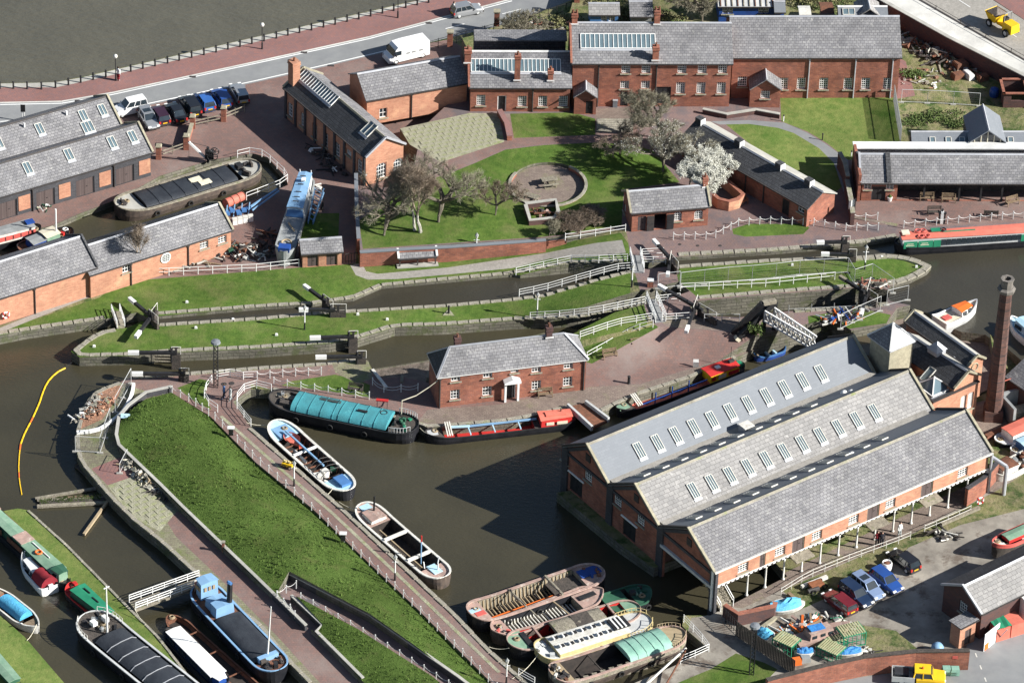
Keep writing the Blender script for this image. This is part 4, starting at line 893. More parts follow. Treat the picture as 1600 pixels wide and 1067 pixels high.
class Boat:
 def __init__(s,name,label,cat,p0,p1,B,zw=ZL,fb=1.0,bow=.18,stern=.14,sheer=.35,hull='hull_black',gun='white_old',deck='wood_old',sbow=.16,sstern=.14,hold=None,band=None,bp=1.7,sp=1.9,gw=.16,group=None,floor=.25,ribs=0,ribmat='wood_old',inner='hold_dark',draft=.45,vee=.8):
  s.k=.92 if B<2.4 else.85;B*=s.k
  a=PZ(*p0,zw+fb);b=PZ(*p1,zw+fb);d=b-a;d.z=0;L=d.length;u=d.normalized();s.L=L;s.B=B;s.fb=fb;rz=math.atan2(u.y,u.x)
  s.t=thing(name,label,cat,(a.x,a.y,zw),rz,group);s.bow,s.stern,s.bp,s.sp=bow,stern,bp,sp;s.sheer=sheer;N=28
  s.zg=lambda q:fb+sheer*(max(0,1-q/.3)**2)+sheer*.6*(max(0,(q-.75)/.25)**2)
  s.w=lambda q:hullw(q,B,bow,stern,bp,sp)
  st=sorted(set([0.0,.004,.015,.03,.05,.08]+[i/N for i in range(N+1)]+[sbow,1-sstern,.95,.97,.985,.996,1.0]))
  h=MB();rings=[]
  for q in st:
   w=s.w(q);z=s.zg(q);wb=w*vee;x=q*L;xb=x+(.25 if q<.05 else 0)*(1-q/.05 if q<.05 else 0)
   rings.append([(xb,-wb,-draft),(x,-w,z*.45),(x,-w,z),(x,w,z),(x,w,z*.45),(xb,wb,-draft)])
  for a_,b_ in zip(rings,rings[1:]):
   for i in(0,1,3,4):h.quad(a_[i],b_[i],b_[i+1],a_[i+1])
  h.quad(rings[0][0],rings[0][2],rings[0][3],rings[0][5]);h.quad(rings[-1][0],rings[-1][2],rings[-1][3],rings[-1][5])
  h.build('hull',hull,s.t,fix=True)
  g=MB()
  for q0,q1 in zip(st,st[1:]):
   for sg in(-1,1):
    w0,w1=s.w(q0)+.04,s.w(q1)+.04;z0,z1=s.zg(q0)+.05,s.zg(q1)+.05;i0,i1=max(0,w0-gw),max(0,w1-gw);P=[]
    for(x,w,i,z)in((q0*L,w0,i0,z0),(q1*L,w1,i1,z1)):P.append([(x,sg*w,z-.12),(x,sg*w,z),(x,sg*i,z),(x,sg*i,z-.12)])
    for j in range(3):g.quad(P[0][j],P[1][j],P[1][j+1],P[0][j+1])
  g.build('gunwale',gun,s.t)
  if band:
   bm_=MB()
   for q0,q1 in zip(st,st[1:]):
    for sg in(-1,1):bm_.quad((q0*L,sg*(s.w(q0)+.015),s.zg(q0)*.62),(q1*L,sg*(s.w(q1)+.015),s.zg(q1)*.62),(q1*L,sg*(s.w(q1)+.015),s.zg(q1)-.08),(q0*L,sg*(s.w(q0)+.015),s.zg(q0)-.08))
   bm_.build('rubbing_band',band,s.t)
  for nm,r0,r1 in(('foredeck',0,sbow),('aft_deck',1-sstern,1)):
   if r1-r0<.005:continue
   dk=MB();qs=[q for q in st if r0-1e-6<=q<=r1+1e-6]
   for q0,q1 in zip(qs,qs[1:]):dk.quad((q0*L,-s.w(q0)+.02,s.zg(q0)-.1),(q1*L,-s.w(q1)+.02,s.zg(q1)-.1),(q1*L,s.w(q1)-.02,s.zg(q1)-.1),(q0*L,s.w(q0)-.02,s.zg(q0)-.1))
   dk.build(nm,deck,s.t)
  if B>2.6 and 'paint' not in hull:
   fm_=cmesh_('tyre_fender')
   for q in(.22,.45,.68):
    for sg in(-1,1):f_=link('fender',fm_,s.t,(q*L,sg*(s.w(q)+.09),s.zg(q)*.45));f_.rotation_euler=(0,0,0)
  rc=MB();rc.torus((sbow*.55*L,.25*s.w(sbow*.5),s.zg(sbow*.5)-.04),.28,.07,12,5);rc.torus((sbow*.55*L,.25*s.w(sbow*.5),s.zg(sbow*.5)+.04),.2,.06,12,5);rc.build('rope_coil','tan',s.t)
  x0,x1=sbow*L,(1-sstern)*L;sd=gw+.02;m=MB()
  qs=[q for q in st if sbow-1e-6<=q<=1-sstern+1e-6]
  for q0,q1 in zip(qs,qs[1:]):
   for sg in(-1,1):
    a0,a1=sg*max(0,s.w(q0)-sd),sg*max(0,s.w(q1)-sd);m.quad((q0*L,a0,s.zg(q0)-.06),(q1*L,a1,s.zg(q1)-.06),(q1*L,a1*.85,floor-.25),(q0*L,a0*.85,floor-.25))
  for q in(sbow,1-sstern):m.quad((q*L,-s.w(q)+sd,s.zg(q)-.1),(q*L,s.w(q)-sd,s.zg(q)-.1),(q*L,(s.w(q)-sd)*.85,floor-.25),(q*L,-(s.w(q)-sd)*.85,floor-.25))
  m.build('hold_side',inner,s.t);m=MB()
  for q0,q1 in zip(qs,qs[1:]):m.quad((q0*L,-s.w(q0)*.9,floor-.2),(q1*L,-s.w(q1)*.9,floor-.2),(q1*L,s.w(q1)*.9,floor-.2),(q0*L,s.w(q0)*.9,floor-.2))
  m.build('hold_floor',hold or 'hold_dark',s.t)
  for i in range(ribs):
   q=sbow+(1-sbow-sstern)*(i+.5)/ribs;w=s.w(q)-sd-.03
   for sg in(-1,1):
    r=MB();r.beam((q*L,sg*w,s.zg(q)-.1),(q*L,sg*w*.86,floor),.1,.14);r.beam((q*L,sg*w*.86,floor),(q*L,0,floor-.1),.1,.12);r.build('rib',ribmat,s.t)
 def cabin(s,q0,q1,h,mside,mroof,wf=.8,z0=None,tap=.92,label=None,nwin=0,winm='glass',wh=.4,over=.0,pan=None,name='cabin',zbase=None):
  L=s.L;w0,w1=s.w(q0)*wf,s.w(q1)*wf;zb=(s.zg((q0+q1)/2)-.1)if z0 is None else z0;m=MB()
  w0=w1=min(w0,w1)if abs(w0-w1)>.2 and wf>.7 and False else w0
  w1=s.w(q1)*wf
  v=[(q0*L,-w0,zb),(q1*L,-w1,zb),(q1*L,w1,zb),(q0*L,w0,zb)];vt=[(q0*L+.05,-w0*tap,zb+h),(q1*L-.05,-w1*tap,zb+h),(q1*L-.05,w1*tap,zb+h),(q0*L+.05,w0*tap,zb+h)]
  m.raw(v+vt,[(0,1,5,4),(1,2,6,5),(2,3,7,6),(3,0,4,7),(3,2,1,0)]);c=m.build(name,mside,s.t);m=MB()
  o=.06;rt=[(q0*L-o,-w0*tap-o),(q1*L+o,-w1*tap-o),(q1*L+o,0),(q1*L+o,w1*tap+o),(q0*L-o,w0*tap+o),(q0*L-o,0)];zz=[h,h,h+.09,h,h,h+.09]
  vs=[(x,y,zb+z)for(x,y),z in zip(rt,zz)]+[(x,y,zb+z+.05)for(x,y),z in zip(rt,zz)]
  m.raw(vs,[(0,1,2,5),(5,2,3,4),(6,7,8,11),(11,8,9,10),(0,1,7,6),(1,2,8,7),(2,3,9,8),(3,4,10,9),(4,5,11,10),(5,0,6,11)]);rf=m.build('roof',mroof,s.t)
  if label:c['label']=label
  for i in range(nwin):
   q=q0+(q1-q0)*(i+.5)/nwin;ww=(q1-q0)*L/nwin*.62
   for sg in(-1,1):
    y=sg*(s.w(q)*wf*(1+(tap-1)*.55)+.02);m=MB();m.box((q*L,y,zb+h*.55),(ww,.05,wh));m.build('cabin_window',winm,c)
  s.top=zb+h+.14;return c
 def cover(s,q0,q1,h,mk,wf=.92,n=6,ribs=0,z0=None,seg=8,flat=False,rm=None):
  L=s.L;m=MB();rings=[]
  for i in range(seg+1):
   q=q0+(q1-q0)*i/seg;w=s.w(q)*wf;zb=s.zg(q)+.02 if z0 is None else z0;r=[]
   for j in range(n+1):t=pi*j/n;r.append((q*L,-w*cos(t),zb+(h*sin(t)**(.6 if flat else 1))*(1+.06*math.sin(i*2.3+j))))
   rings.append(r)
  m.loft(rings,closed=False,cap=False)
  for r in(rings[0],rings[-1]):m.quad(*r)
  o=m.build('cover',mk,s.t,smooth=True)
  for k in range(ribs):
   i=int(seg*(k+1)/(ribs+1));r=rings[i];mm=MB()
   for a_,b_ in zip(r,r[1:]):mm.beam(V(a_)+V((0,0,.03)),V(b_)+V((0,0,.03)),.07,.04)
   mm.build('strap',rm or mk,o)
  return o
 def box(s,q,y,z,d,mk,name='fitting',rz=0,rot=None):m=MB();m.box((q*s.L,y*s.k,s.zg(q)-.1+z+d[2]/2),(d[0],d[1]*s.k,d[2]),rz,rot);return m.build(name,mk,s.t)
 def beam(s,a,b,w,mk,name='beam'):m=MB();m.beam((a[0]*s.L,a[1]*s.k,a[2]),(b[0]*s.L,b[1]*s.k,b[2]),w);return m.build(name,mk,s.t)
 def tube(s,a,b,r,mk,name='pole',r2=None):m=MB();m.tube((a[0]*s.L,a[1]*s.k,a[2]),(b[0]*s.L,b[1],b[2]),r,r2,7);return m.build(name,mk,s.t)
 def ring(s,q,y,z,R0,r,mk,name='life_ring'):m=MB();m.torus((q*s.L,y,z),R0,r,14,6);return m.build(name,mk,s.t)
 def scatter(s,q0,q1,yr,n,mks,z=None,sz=.4,name='deck_gear',rnd=random.Random(3)):
  for k in range(n):
   q=rnd.uniform(q0,q1);y=rnd.uniform(-yr,yr)*s.w(q);d=[sz*rnd.uniform(.3,1.4)for _ in range(3)]
   m=MB()
   if k%3==0:m.lathe([(d[0]*.4,0),(d[0]*.45,d[2]*.4),(d[0]*.2,d[2]*.6)],(q*s.L,y,(s.zg(q)-.1 if z is None else z)),8)
   else:m.box((q*s.L,y,(s.zg(q)-.1 if z is None else z)+d[2]*.35),(d[0],d[1],d[2]*.7),rnd.uniform(0,3))
   m.build(name,rnd.choice(mks),s.t)
 def rail(s,q0,q1,h,mk,inset=.1,n=9,name='railing'):
  m=MB();prev={}
  for i in range(n+1):
   q=q0+(q1-q0)*i/n
   for sg in(-1,1):
    p=V((q*s.L,sg*max(0,s.w(q)-inset),s.zg(q)));m.tube(p,p+V((0,0,h)),.035,n=5)
    if sg in prev:m.tube(prev[sg]+V((0,0,h)),p+V((0,0,h)),.03,n=5)
    prev[sg]=p
  return m.build(name,mk,s.t)
def boats():
 G='old working boats rafted together by the warehouse'
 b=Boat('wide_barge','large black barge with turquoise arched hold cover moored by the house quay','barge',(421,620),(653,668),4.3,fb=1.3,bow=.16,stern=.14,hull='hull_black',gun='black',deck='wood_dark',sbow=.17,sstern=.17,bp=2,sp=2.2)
 b.cover(.175,.815,.6,'tarp_teal',wf=.84,ribs=8,seg=16,flat=True);b.scatter(.03,.15,.6,9,['iron','paint_grey','black','wood_old']);b.scatter(.85,.96,.6,12,['iron','black','paint_dkgreen','paint_green'],sz=.5)
 b.rail(.84,.97,.6,'paint_palegrey',n=7);b.box(.11,.5,0,(2.2,.8,.15),'wood_old','hatch_boards');b.box(.13,-.9,0,(1.2,.7,.4),'wood_dark','hatch');b.ring(.76,.5,b.zg(.7)+.58,.34,.06,'black')
 m=MB()
 for k in range(24):m.box((b.L*(.33+.006*k),.6,b.zg(.4)+.6),(.04,.3,.04))
 m.beam((b.L*.33,.45,b.zg(.4)+.6),(b.L*.47,.45,b.zg(.4)+.72),.05);m.beam((b.L*.33,.75,b.zg(.4)+.7),(b.L*.47,.75,b.zg(.4)+.68),.05);m.build('ladder','wood_dark',b.t);b.box(.63,-.1,.75,(1.0,.35,.1),'black','ridge_vent')
 b=Boat('open_barge','open barge with white decks, blue centre beam and orange dinghy tub in its bow','barge',(427,661),(547,767),3.7,fb=1.1,bow=.2,stern=.2,hull='hull_black',gun='white_old',deck='paint_paleblue',sbow=.2,sstern=.2,bp=2.2,sp=2.2,ribs=10,ribmat='paint_rust',gw=.28)
 b.box(.13,0,0,(1.8,2.0,.12),'paint_sky','deck_hatch');b.beam((.16,0,1.5),(.66,0,1.35),.16,'paint_sky');b.beam((.42,-1.6,1.15),(.42,1.6,1.15),.2,'white')
 m=MB();rr=[]
 for i in range(9):t=i/8;w=.75*math.sin(pi*min(1,t*1.15+.05))**.6 if t<.95 else.3;rr.append([(b.L*.17+t*2.6,-w,1.35),(b.L*.17+t*2.6,-w*.6,1.0),(b.L*.17+t*2.6,w*.6,1.0),(b.L*.17+t*2.6,w,1.35)])
 m.loft(rr,closed=False,cap=False);m.build('orange_tub','paint_coral',b.t);b.box(.88,.2,0,(1.6,1.3,.35),'paint_midblue','aft_hatch');b.scatter(.68,.82,.7,16,['iron','white_old','paint_dkgreen','black','paint_grey'],z=.5,sz=.6,name='engine_piece')
 m=MB()
 for i in range(4):
  x=b.L*(.62+.05*i)
  for j in range(6):m.tube((x,1.4*cos(pi*j/6),.9+1.0*sin(pi*j/6)),(x,1.4*cos(pi*(j+1)/6),.9+1.0*sin(pi*(j+1)/6)),.035,n=5)
 m.build('hoop_frame','iron',b.t);b.beam((.33,-.6,.7),(.5,-.8,.7),.25,'white_old','plank')
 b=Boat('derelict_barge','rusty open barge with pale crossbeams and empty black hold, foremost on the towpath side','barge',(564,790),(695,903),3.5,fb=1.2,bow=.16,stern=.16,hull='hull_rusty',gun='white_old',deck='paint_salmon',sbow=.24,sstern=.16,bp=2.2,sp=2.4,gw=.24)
 b.cabin(.1,.22,.35,'white_old','paint_salmon',wf=.6);b.beam((.42,-1.6,1.25),(.42,1.6,1.25),.26,'white_old','crossbeam');b.beam((.7,-1.6,1.25),(.7,1.6,1.25),.26,'white_old','crossbeam');b.beam((.28,-.6,.9),(.8,-.7,.9),.12,'tan','keelson')
 m=MB()
 for i in range(26):m.box((b.L*(.27+.02*i),-1.0,.4),(.09,.9,.08))
 m.build('floor_timbers','wood_old',b.t);b.tube((.13,.3,1.3),(.13,.3,3.3),.1,'tyre','funnel');b.tube((.72,0,.5),(.72,0,3.1),.07,'paint_sky','mast');b.tube((.72,0,3.1),(.72,0,3.8),.075,'paint_red','mast_top')
 for q,y in((.83,-.8),(.84,.9),(.9,.2)):b.tube((q,y,1.2),(q,y,2.0),.06,'white')
 b.box(.88,0,.02,(1.4,1.1,.1),'paint_paleblue','deck_patch');b.box(.06,.1,.02,(1.2,1.3,.08),'paint_paleblue','deck_patch')
 def nb(name,label,p0,p1,cabside,cabroof,hull='hull_black',zw=ZL,c0=.72,c1=.93,holdm='paint_coral',**k):
  b=Boat(name,label,'narrowboat',p0,p1,2.25,zw=zw,fb=.75,bow=.14,stern=.1,sheer=.4,hull=hull,gun=k.pop('gun','black'),deck=k.pop('deck','wood_dark'),sbow=.12,sstern=1-c0+.005 if k.pop('open',True)else.9,gw=.1,inner=holdm,hold=holdm,**k)
  return b
 b=nb('narrowboat','open narrowboat with red hold, blue planks and red painted cabin below the toll house',(664,680),(900,653),'','',holdm='paint_red')
 b.cabin(.755,.965,.75,'paint_red','paint_coral',wf=.85,nwin=0);b.box(.86,0,.85,(2.0,.8,.12),'paint_coral','roof_mat')
 for q0,q1 in((.79,.84),(.86,.93)):
  for sg in(-1,1):m=MB();m.box(((q0+q1)/2*b.L,sg*.865,1.05),((q1-q0)*b.L,.03,.35));m.build('painted_panel','cream',b.t)
 for i,q in enumerate((.14,.155,.17)):b.beam((q,-.85,.9),(q,.85,1.5),.12,'white_old','cratch_board')
 for q in(.29,.45,.62):b.beam((q,-.95,.85),(q,.95,.85),.12,'paint_paleblue','crossbeam')
 b.beam((.17,.35,1.15),(.3,.35,1.0),.18,'paint_paleblue','top_plank');b.beam((.3,.35,1.0),(.74,.3,1.0),.16,'paint_sky','top_plank');b.box(.05,0,0,(1.0,.9,.08),'paint_palegrey','fore_hatch');b.tube((.9,.2,1.4),(.9,.2,2.0),.06,'black','funnel')
 b=nb('narrowboat','narrowboat with blue gantry frame and red and yellow cabin beside the sett quay',(963,642),(1162,570),'','',holdm='paint_coral')
 b.cabin(.7,.93,.8,'paint_yellow','paint_red',wf=.85)
 for q0,q1 in((.71,.74),(.76,.82),(.84,.92)):
  for sg in(-1,1):m=MB();m.box(((q0+q1)/2*b.L,sg*.875,1.08),((q1-q0)*b.L,.03,.45));m.build('painted_panel','paint_red' if q0!=.76 else 'cream',b.t)
 b.box(.79,0,.9,(.5,.5,.15),'white','roof_box');b.box(.9,.1,.9,(.6,.4,.25),'iron','roof_gear');b.tube((.9,.2,1.5),(.9,.2,3.4),.03,'black','funnel')
 for q in(.27,.4,.53):b.tube((q,-.75,.4),(q,-.75,1.9),.07,'paint_blue','frame_post');b.beam((q,-.75,1.1),(q+.07,-.75,.85),.08,'paint_blue','brace');b.beam((q,-.75,1.1),(q-.07,-.75,.85),.08,'paint_blue','brace')
 b.beam((.17,-.75,1.0),(.68,-.75,1.15),.1,'paint_blue','top_rail')
 for q in(.14,.155,.17):b.beam((q,-.8,1.0),(q,.8,1.5),.12,'white_old','cratch_board')
 b.box(.05,0,0,(1.2,.9,.1),'paint_palegreen','fore_hatch');b.box(.96,0,.1,(.7,.8,.3),'paint_green','aft_locker')
 b=Boat('rowing_boat','small blue open boat moored at the far end of the sett quay','boat',(1178,558),(1226,541),1.7,fb=.5,bow=.5,stern=.2,hull='paint_blue',gun='paint_midblue',deck='paint_blue',sbow=.12,sstern=.1,ribs=4,ribmat='paint_blue')
 for q in(.4,.62):b.beam((q,-.65,.45),(q,.65,.45),.2,'paint_paleblue','thwart')
 b=Boat('trip_boat','long passenger narrowboat with red roof and green bow panels on the upper canal','narrowboat',(1397,383),(1720,362),2.5,zw=ZU,fb=.75,bow=.07,stern=.05,hull='hull_black',gun='hull_black',deck='hull_black',sbow=.06,sstern=.05)
 b.cabin(.03,.96,1.15,'paint_palegrey','paint_coral',wf=.93,tap=.9)
 for i in range(28):
  q=.225+i*.0243
  for sg in(-1,1):
   if i==16:continue
   m=MB();m.box((q*b.L,sg*.955,1.4),(.5,.06,.6));m.build('cabin_window','glass',b.t)
 for q0,q1,k in((.035,.1,'paint_green'),(.105,.175,'paint_green'),(.178,.213,'paint_green'),(.6,.63,'paint_green')):
  for sg in(-1,1):m=MB();m.box(((q0+q1)/2*b.L,sg*.95,1.25),((q1-q0)*b.L,.07,.8));m.build('painted_panel',k,b.t)
 for q in(.065,.135):
  for sg in(-1,1):
   for dz in(0,.2):m=MB();m.box((q*b.L,sg*.985,1.2+dz),(.9-dz,.02,.07));m.build('lettering','cream',b.t)
 for q,y in((.115,.5),(.14,.5),(.12,-.5),(.15,-.5)):b.ring(q,y,b.top+.08,.28,.07,'paint_pink')
 b.ring(.235,.4,b.top+.08,.3,.08,'black');b.box(.2,.5,1.3,(1.0,.7,.1),'paint_green','hatch');b.box(.31,.1,1.28,(3.4,.15,.08),'paint_green','pole');b.box(.05,0,1.28,(.8,.9,.14),'cream','fore_hatch')
 b=Boat('work_launch','grey launch with orange cabin roof and red hatch moored on the upper arm','launch',(1526,474),(1466,503),2.5,zw=ZU,fb=.9,bow=.45,stern=.05,sheer=.5,hull='paint_palegrey',gun='white',deck='cream',sbow=.4,sstern=.58,bp=1.4,sp=4)
 b.cabin(.22,.52,.55,'white','paint_orange',wf=.75,tap=.9,nwin=2);b.box(.78,0,0,(.9,.8,.2),'paint_pink','hatch');b.box(.16,0,.02,(.5,.4,.1),'paint_red','fore_hatch')
 b=Boat('cruiser','pale blue cabin cruiser at the right edge behind the tall chimney','cruiser',(1580,498),(1640,545),2.6,zw=ZU,fb=.9,bow=.4,stern=.08,hull='white',gun='white',deck='paint_paleblue',sbow=.3,sstern=.3,bp=1.5,sp=3)
 b.cabin(.2,.7,.9,'paint_paleblue','paint_paleblue',wf=.85,nwin=2,tap=.75)
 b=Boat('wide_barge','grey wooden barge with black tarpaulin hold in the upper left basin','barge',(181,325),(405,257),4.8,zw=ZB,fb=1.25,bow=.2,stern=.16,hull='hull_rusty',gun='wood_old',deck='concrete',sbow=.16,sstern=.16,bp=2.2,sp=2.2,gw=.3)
 b.cover(.165,.80,.28,'tarp_black',wf=.8,ribs=6,seg=14,flat=True);b.box(.56,.35,.36,(1.3,.9,.12),'cream','hatch_lid');b.box(.6,-.7,.34,(1.3,.9,.12),'cream','hatch_lid');b.scatter(.05,.14,.5,7,['wood_dark','iron']);b.scatter(.86,.95,.6,8,['iron','black','wood_dark'],sz=.6);b.tube((.06,1.3,.6),(.0,-1.5,2.6),.05,'tan','pole')
 b=Boat('narrowboat_ashore','narrowboat with sky blue cabin and grey deck propped on the yard','narrowboat',(478,281),(443,396),2.5,zw=.9,fb=.8,bow=.1,stern=.1,hull='paint_grey',gun='paint_grey',deck='paint_grey',sbow=.49,sstern=.49,bp=3,sp=2,draft=.85,band=None)
 b.cabin(.02,.5,1.15,'paint_palegrey','paint_sky',wf=.96,tap=.8);b.cabin(.455,.505,.9,'paint_midblue','paint_sky',wf=.9,tap=.8,name='cockpit_screen')
 for q in(.1,.2,.3,.37,.43):b.box(q,-.1,1.3,(.12,.7,.05),'iron','handrail')
 b.box(.15,.1,1.3,(.5,.5,.2),'white','roof_vent');b.ring(.87,0,.95,.5,.1,'tan','rope_coil');b.beam((.6,-.5,.85),(.7,.5,.85),.12,'tan','plank');b.box(.96,0,0,(.9,1.4,.5),'paint_blue','stern_box');b.tube((.02,.6,.8),(.02,.6,2.2),.05,'white','post');b.tube((.02,-.6,.8),(.02,-.6,2.2),.05,'white','post')
 b=nb('narrowboat','narrowboat with grey roof and red and white side panels in the top left basin',(64,357),(-70,392),'','',zw=ZB,open=False)
 b.cabin(.1,.97,1.05,'white_old','paint_grey',wf=.9)
 for i in range(6):
  for sg in(-1,1):m=MB();m.box((b.L*(.14+.09*i),sg*.92,1.25),(.75,.05,.5));m.build('painted_panel','paint_pink',b.t)
 b.box(.13,0,1.1,(.9,.8,.15),'paint_blue','roof_box')
 b=Boat('tug','small tug with red foredeck and pale wheelhouse in the top left basin','tug',(113,361),(30,393),3.2,zw=ZB,fb=.9,bow=.3,stern=.2,hull='hull_black',gun='black',deck='paint_rust',sbow=.45,sstern=.5,bp=2,sp=2)
 b.cabin(.3,.55,1.0,'paint_palegreen','cream',wf=.6);b.cabin(.56,.8,.8,'paint_blue','paint_grey',wf=.6);b.tube((.33,.3,1.0),(.33,.3,4.6),.09,'white','mast');b.scatter(.08,.24,.5,6,['paint_red','iron','black']);b.ring(.1,-.3,1.2,.25,.08,'white')
 b=Boat('open_barge','pink gunwaled open barge with exposed ribs, outermost of the raft','barge',(733,962),(942,890),4.1,fb=1.3,bow=.12,stern=.14,hull='hull_black',gun='paint_salmon',deck='paint_salmon',sbow=.12,sstern=.17,bp=2.2,sp=2,ribs=26,ribmat='tan',gw=.26,group=G,inner='wood_old')
 b.beam((.14,-.7,.55),(.8,-.5,.55),.26,'paint_orange','keelson');b.beam((.36,-1.9,1.5),(.36,1.9,1.4),.12,'wood_old','crossbeam');b.beam((.63,-1.9,1.5),(.63,1.9,1.5),.2,'wood_old','crossbeam');b.box(.74,0,-.5,(3.6,3.2,.1),'wood_dark','hold_boards');b.box(.05,.3,.04,(1.1,.6,.06),'paint_paleblue','deck_patch');b.box(.07,-.4,.04,(1.0,.7,.06),'paint_pink','deck_patch');b.box(.91,.4,.05,(2.2,1.4,.06),'paint_blue','deck_patch')
 b.scatter(.86,.97,.6,8,['paint_rust','paint_red','paint_blue'])
 for q in(.37,.64):b.beam((q,1.8,1.4),(q-.05,0,2.0),.07,'iron','stay');b.beam((q,-1.8,1.4),(q-.05,0,2.0),.07,'iron','stay')
 b=Boat('derelict_barge','stripped barge with white ribs and pink foredeck, second in the raft','barge',(768,988),(942,922),3.6,fb=1.2,bow=.12,stern=.14,hull='hull_rusty',gun='paint_salmon',deck='paint_salmon',sbow=.14,sstern=.24,bp=1.5,sp=1.4,ribs=22,ribmat='white_old',group=G,inner='wood_old')
 b.scatter(.03,.12,.6,9,['white_old','paint_pink','black'],sz=.3);b.box(.86,.1,.02,(1.8,.7,.08),'black','hatch');b.beam((.62,-1.6,1.2),(.6,1.6,1.2),.12,'tan','crossbeam');b.beam((.4,-1.6,1.2),(.4,1.6,1.2),.12,'wood_old','crossbeam')
 b=Boat('covered_barge','barge with grey plank cover between two red lined holds, third in the raft','barge',(794,1008),(999,948),3.9,fb=1.25,bow=.14,stern=.14,hull='hull_black',gun='paint_salmon',deck='paint_palegreen',sbow=.14,sstern=.1,bp=2,sp=2,group=G,inner='paint_red',gw=.2)
 b.cover(.35,.73,.38,'wood_old',wf=.9,seg=10,ribs=0,flat=True);b.beam((.24,-1.7,1.25),(.24,1.7,1.25),.18,'paint_salmon','crossbeam');b.beam((.81,-1.7,1.25),(.81,1.7,1.25),.18,'paint_salmon','crossbeam');b.box(.57,0,.48,(1.8,2.7,.03),'wood_dark','cover_patch')
 b.box(.14,0,.02,(.5,2.6,.12),'black','hatch')
 b=Boat('converted_barge','yellow and cream barge with white flat roof and small square hatches, fourth in the raft','barge',(839,1022),(1016,966),4.1,fb=1.3,bow=.14,stern=.16,hull='hull_black',gun='paint_cream_yellow',deck='paint_palegrey',band='paint_cream_yellow',sbow=.49,sstern=.49,bp=2.4,sp=2.2,group=G)
 b.cabin(.14,.76,.5,'paint_cream_yellow','white_old',wf=.8,tap=.97)
 for i in range(6):
  for y in(-.75,.75):b.box(.19+i*.083,y,.7,(.4,.42,.12),'black','roof_hatch');b.box(.172+i*.083,y,.7,(.12,.5,.16),'white','hatch_lid')
 b.box(.72,.1,.62,(1.7,1.9,.14),'black','skylight_frame')
 for k in range(3):b.box(.68+k*.035,.1,.72,(.16,1.9,.1),'white','glazing_bar')
 b.rail(.76,.99,.45,'paint_cream_yellow',n=8);b.scatter(.02,.11,.6,6,['white','paint_palegrey'],sz=.35)
 b=Boat('work_flat','barge with pale green tarpaulin and long red edged open hold, nearest of the raft','barge',(862,1058),(1069,987),4.0,fb=1.35,bow=.1,stern=.16,hull='hull_rusty',gun='paint_salmon',deck='tan',sbow=.12,sstern=.16,bp=2.2,sp=2.1,group=G,gw=.22,band='wood_old')
 b.cover(.53,.85,.55,'tarp_green',wf=.9,seg=10,ribs=4,rm='tarp_green',flat=True);b.scatter(.01,.1,.7,14,['iron','white_old','paint_rust','black','tan'],sz=.5);b.beam((.33,-1.7,1.2),(.33,1.7,1.2),.1,'wood_dark','crossbeam');b.rail(.86,.99,.45,'tan',n=7)
 b=Boat('dark_barge','dark green barge stern in the shadow behind the raft','barge',(1016,922),(945,945),3.6,fb=1.1,bow=.3,stern=.1,hull='hull_black',gun='paint_dkgreen',deck='paint_dkgreen',sbow=.4,sstern=.5);b.scatter(.1,.4,.6,8,['paint_dkgreen','iron','paint_palegreen'])
 b=nb('narrowboat','long narrowboat with faded red and green roof along the grass strip',(107,916),(-40,783),'','',open=False)
 b.cabin(.1,.97,.95,'paint_dkgreen','paint_palegreen',wf=.9)
 for q0,q1 in((.78,.96),(.42,.52)):m=MB();m.box(((q0+q1)/2*b.L,0,b.top+.0),((q1-q0)*b.L,1.5,.05));m.build('roof_paint','paint_salmon',b.t)
 for q0,q1 in((.16,.3),(.4,.56),(.62,.75),(.8,.9)):
  for sg in(-1,1):m=MB();m.box(((q0+q1)/2*b.L,sg*.91,1.15),((q1-q0)*b.L,.05,.55));m.build('painted_panel','paint_rust',b.t)
 b.ring(.3,.1,b.top+.06,.3,.09,'paint_orange');b.beam((.22,-.3,b.top+.05),(.4,-.3,b.top+.05),.08,'white','pole');b.cabin(.05,.12,1.0,'paint_palegreen','paint_dkgreen',wf=.7,nwin=1)
 b=Boat('cabin_cruiser','white cabin cruiser with dark red canvas hood tied beside the green narrowboat','cruiser',(36,869),(80,919),2.3,fb=.7,bow=.45,stern=.06,hull='white',gun='white',deck='white',sbow=.3,sstern=.4,bp=1.6,sp=4)
 b.cabin(.2,.62,.6,'white','white',wf=.75,nwin=3,tap=.85);b.cover(.6,.95,.95,'cloth_red',wf=.85,seg=5,n=6);b.rail(.02,.2,.4,'white',n=4);b.box(.99,0,-.1,(.3,.5,.4),'white','outboard_motor')
 b=Boat('open_cruiser','old white boat with bright blue sheet over its cockpit at the left edge','boat',(-14,922),(59,980),2.7,fb=.7,bow=.3,stern=.35,hull='white_old',gun='white_old',deck='wood',sbow=.15,sstern=.2,bp=1.7,sp=1.6,inner='wood_red')
 b.cover(.28,.75,.7,'tarp_sky',wf=.72,seg=7,n=6);b.tube((.8,-.8,.6),(.95,-1.6,1.8),.05,'white','oar')
 b=nb('narrowboat','short green narrowboat with bright red bow deck ahead of the black barge',(109,915),(172,968),'','',open=False,deck='paint_red',gun='paint_red')
 b.cabin(.2,.97,.75,'paint_dkgreen','paint_green',wf=.85);b.box(.07,.3,.1,(.5,.4,.3),'paint_red','bow_locker');b.box(.15,-.2,.1,(.6,.4,.3),'paint_red','bow_locker');b.beam((.3,.3,b.top+.03),(.45,.3,b.top+.03),.1,'black','pole');b.beam((.55,.1,b.top+.03),(.7,.1,b.top+.03),.1,'black','pole')
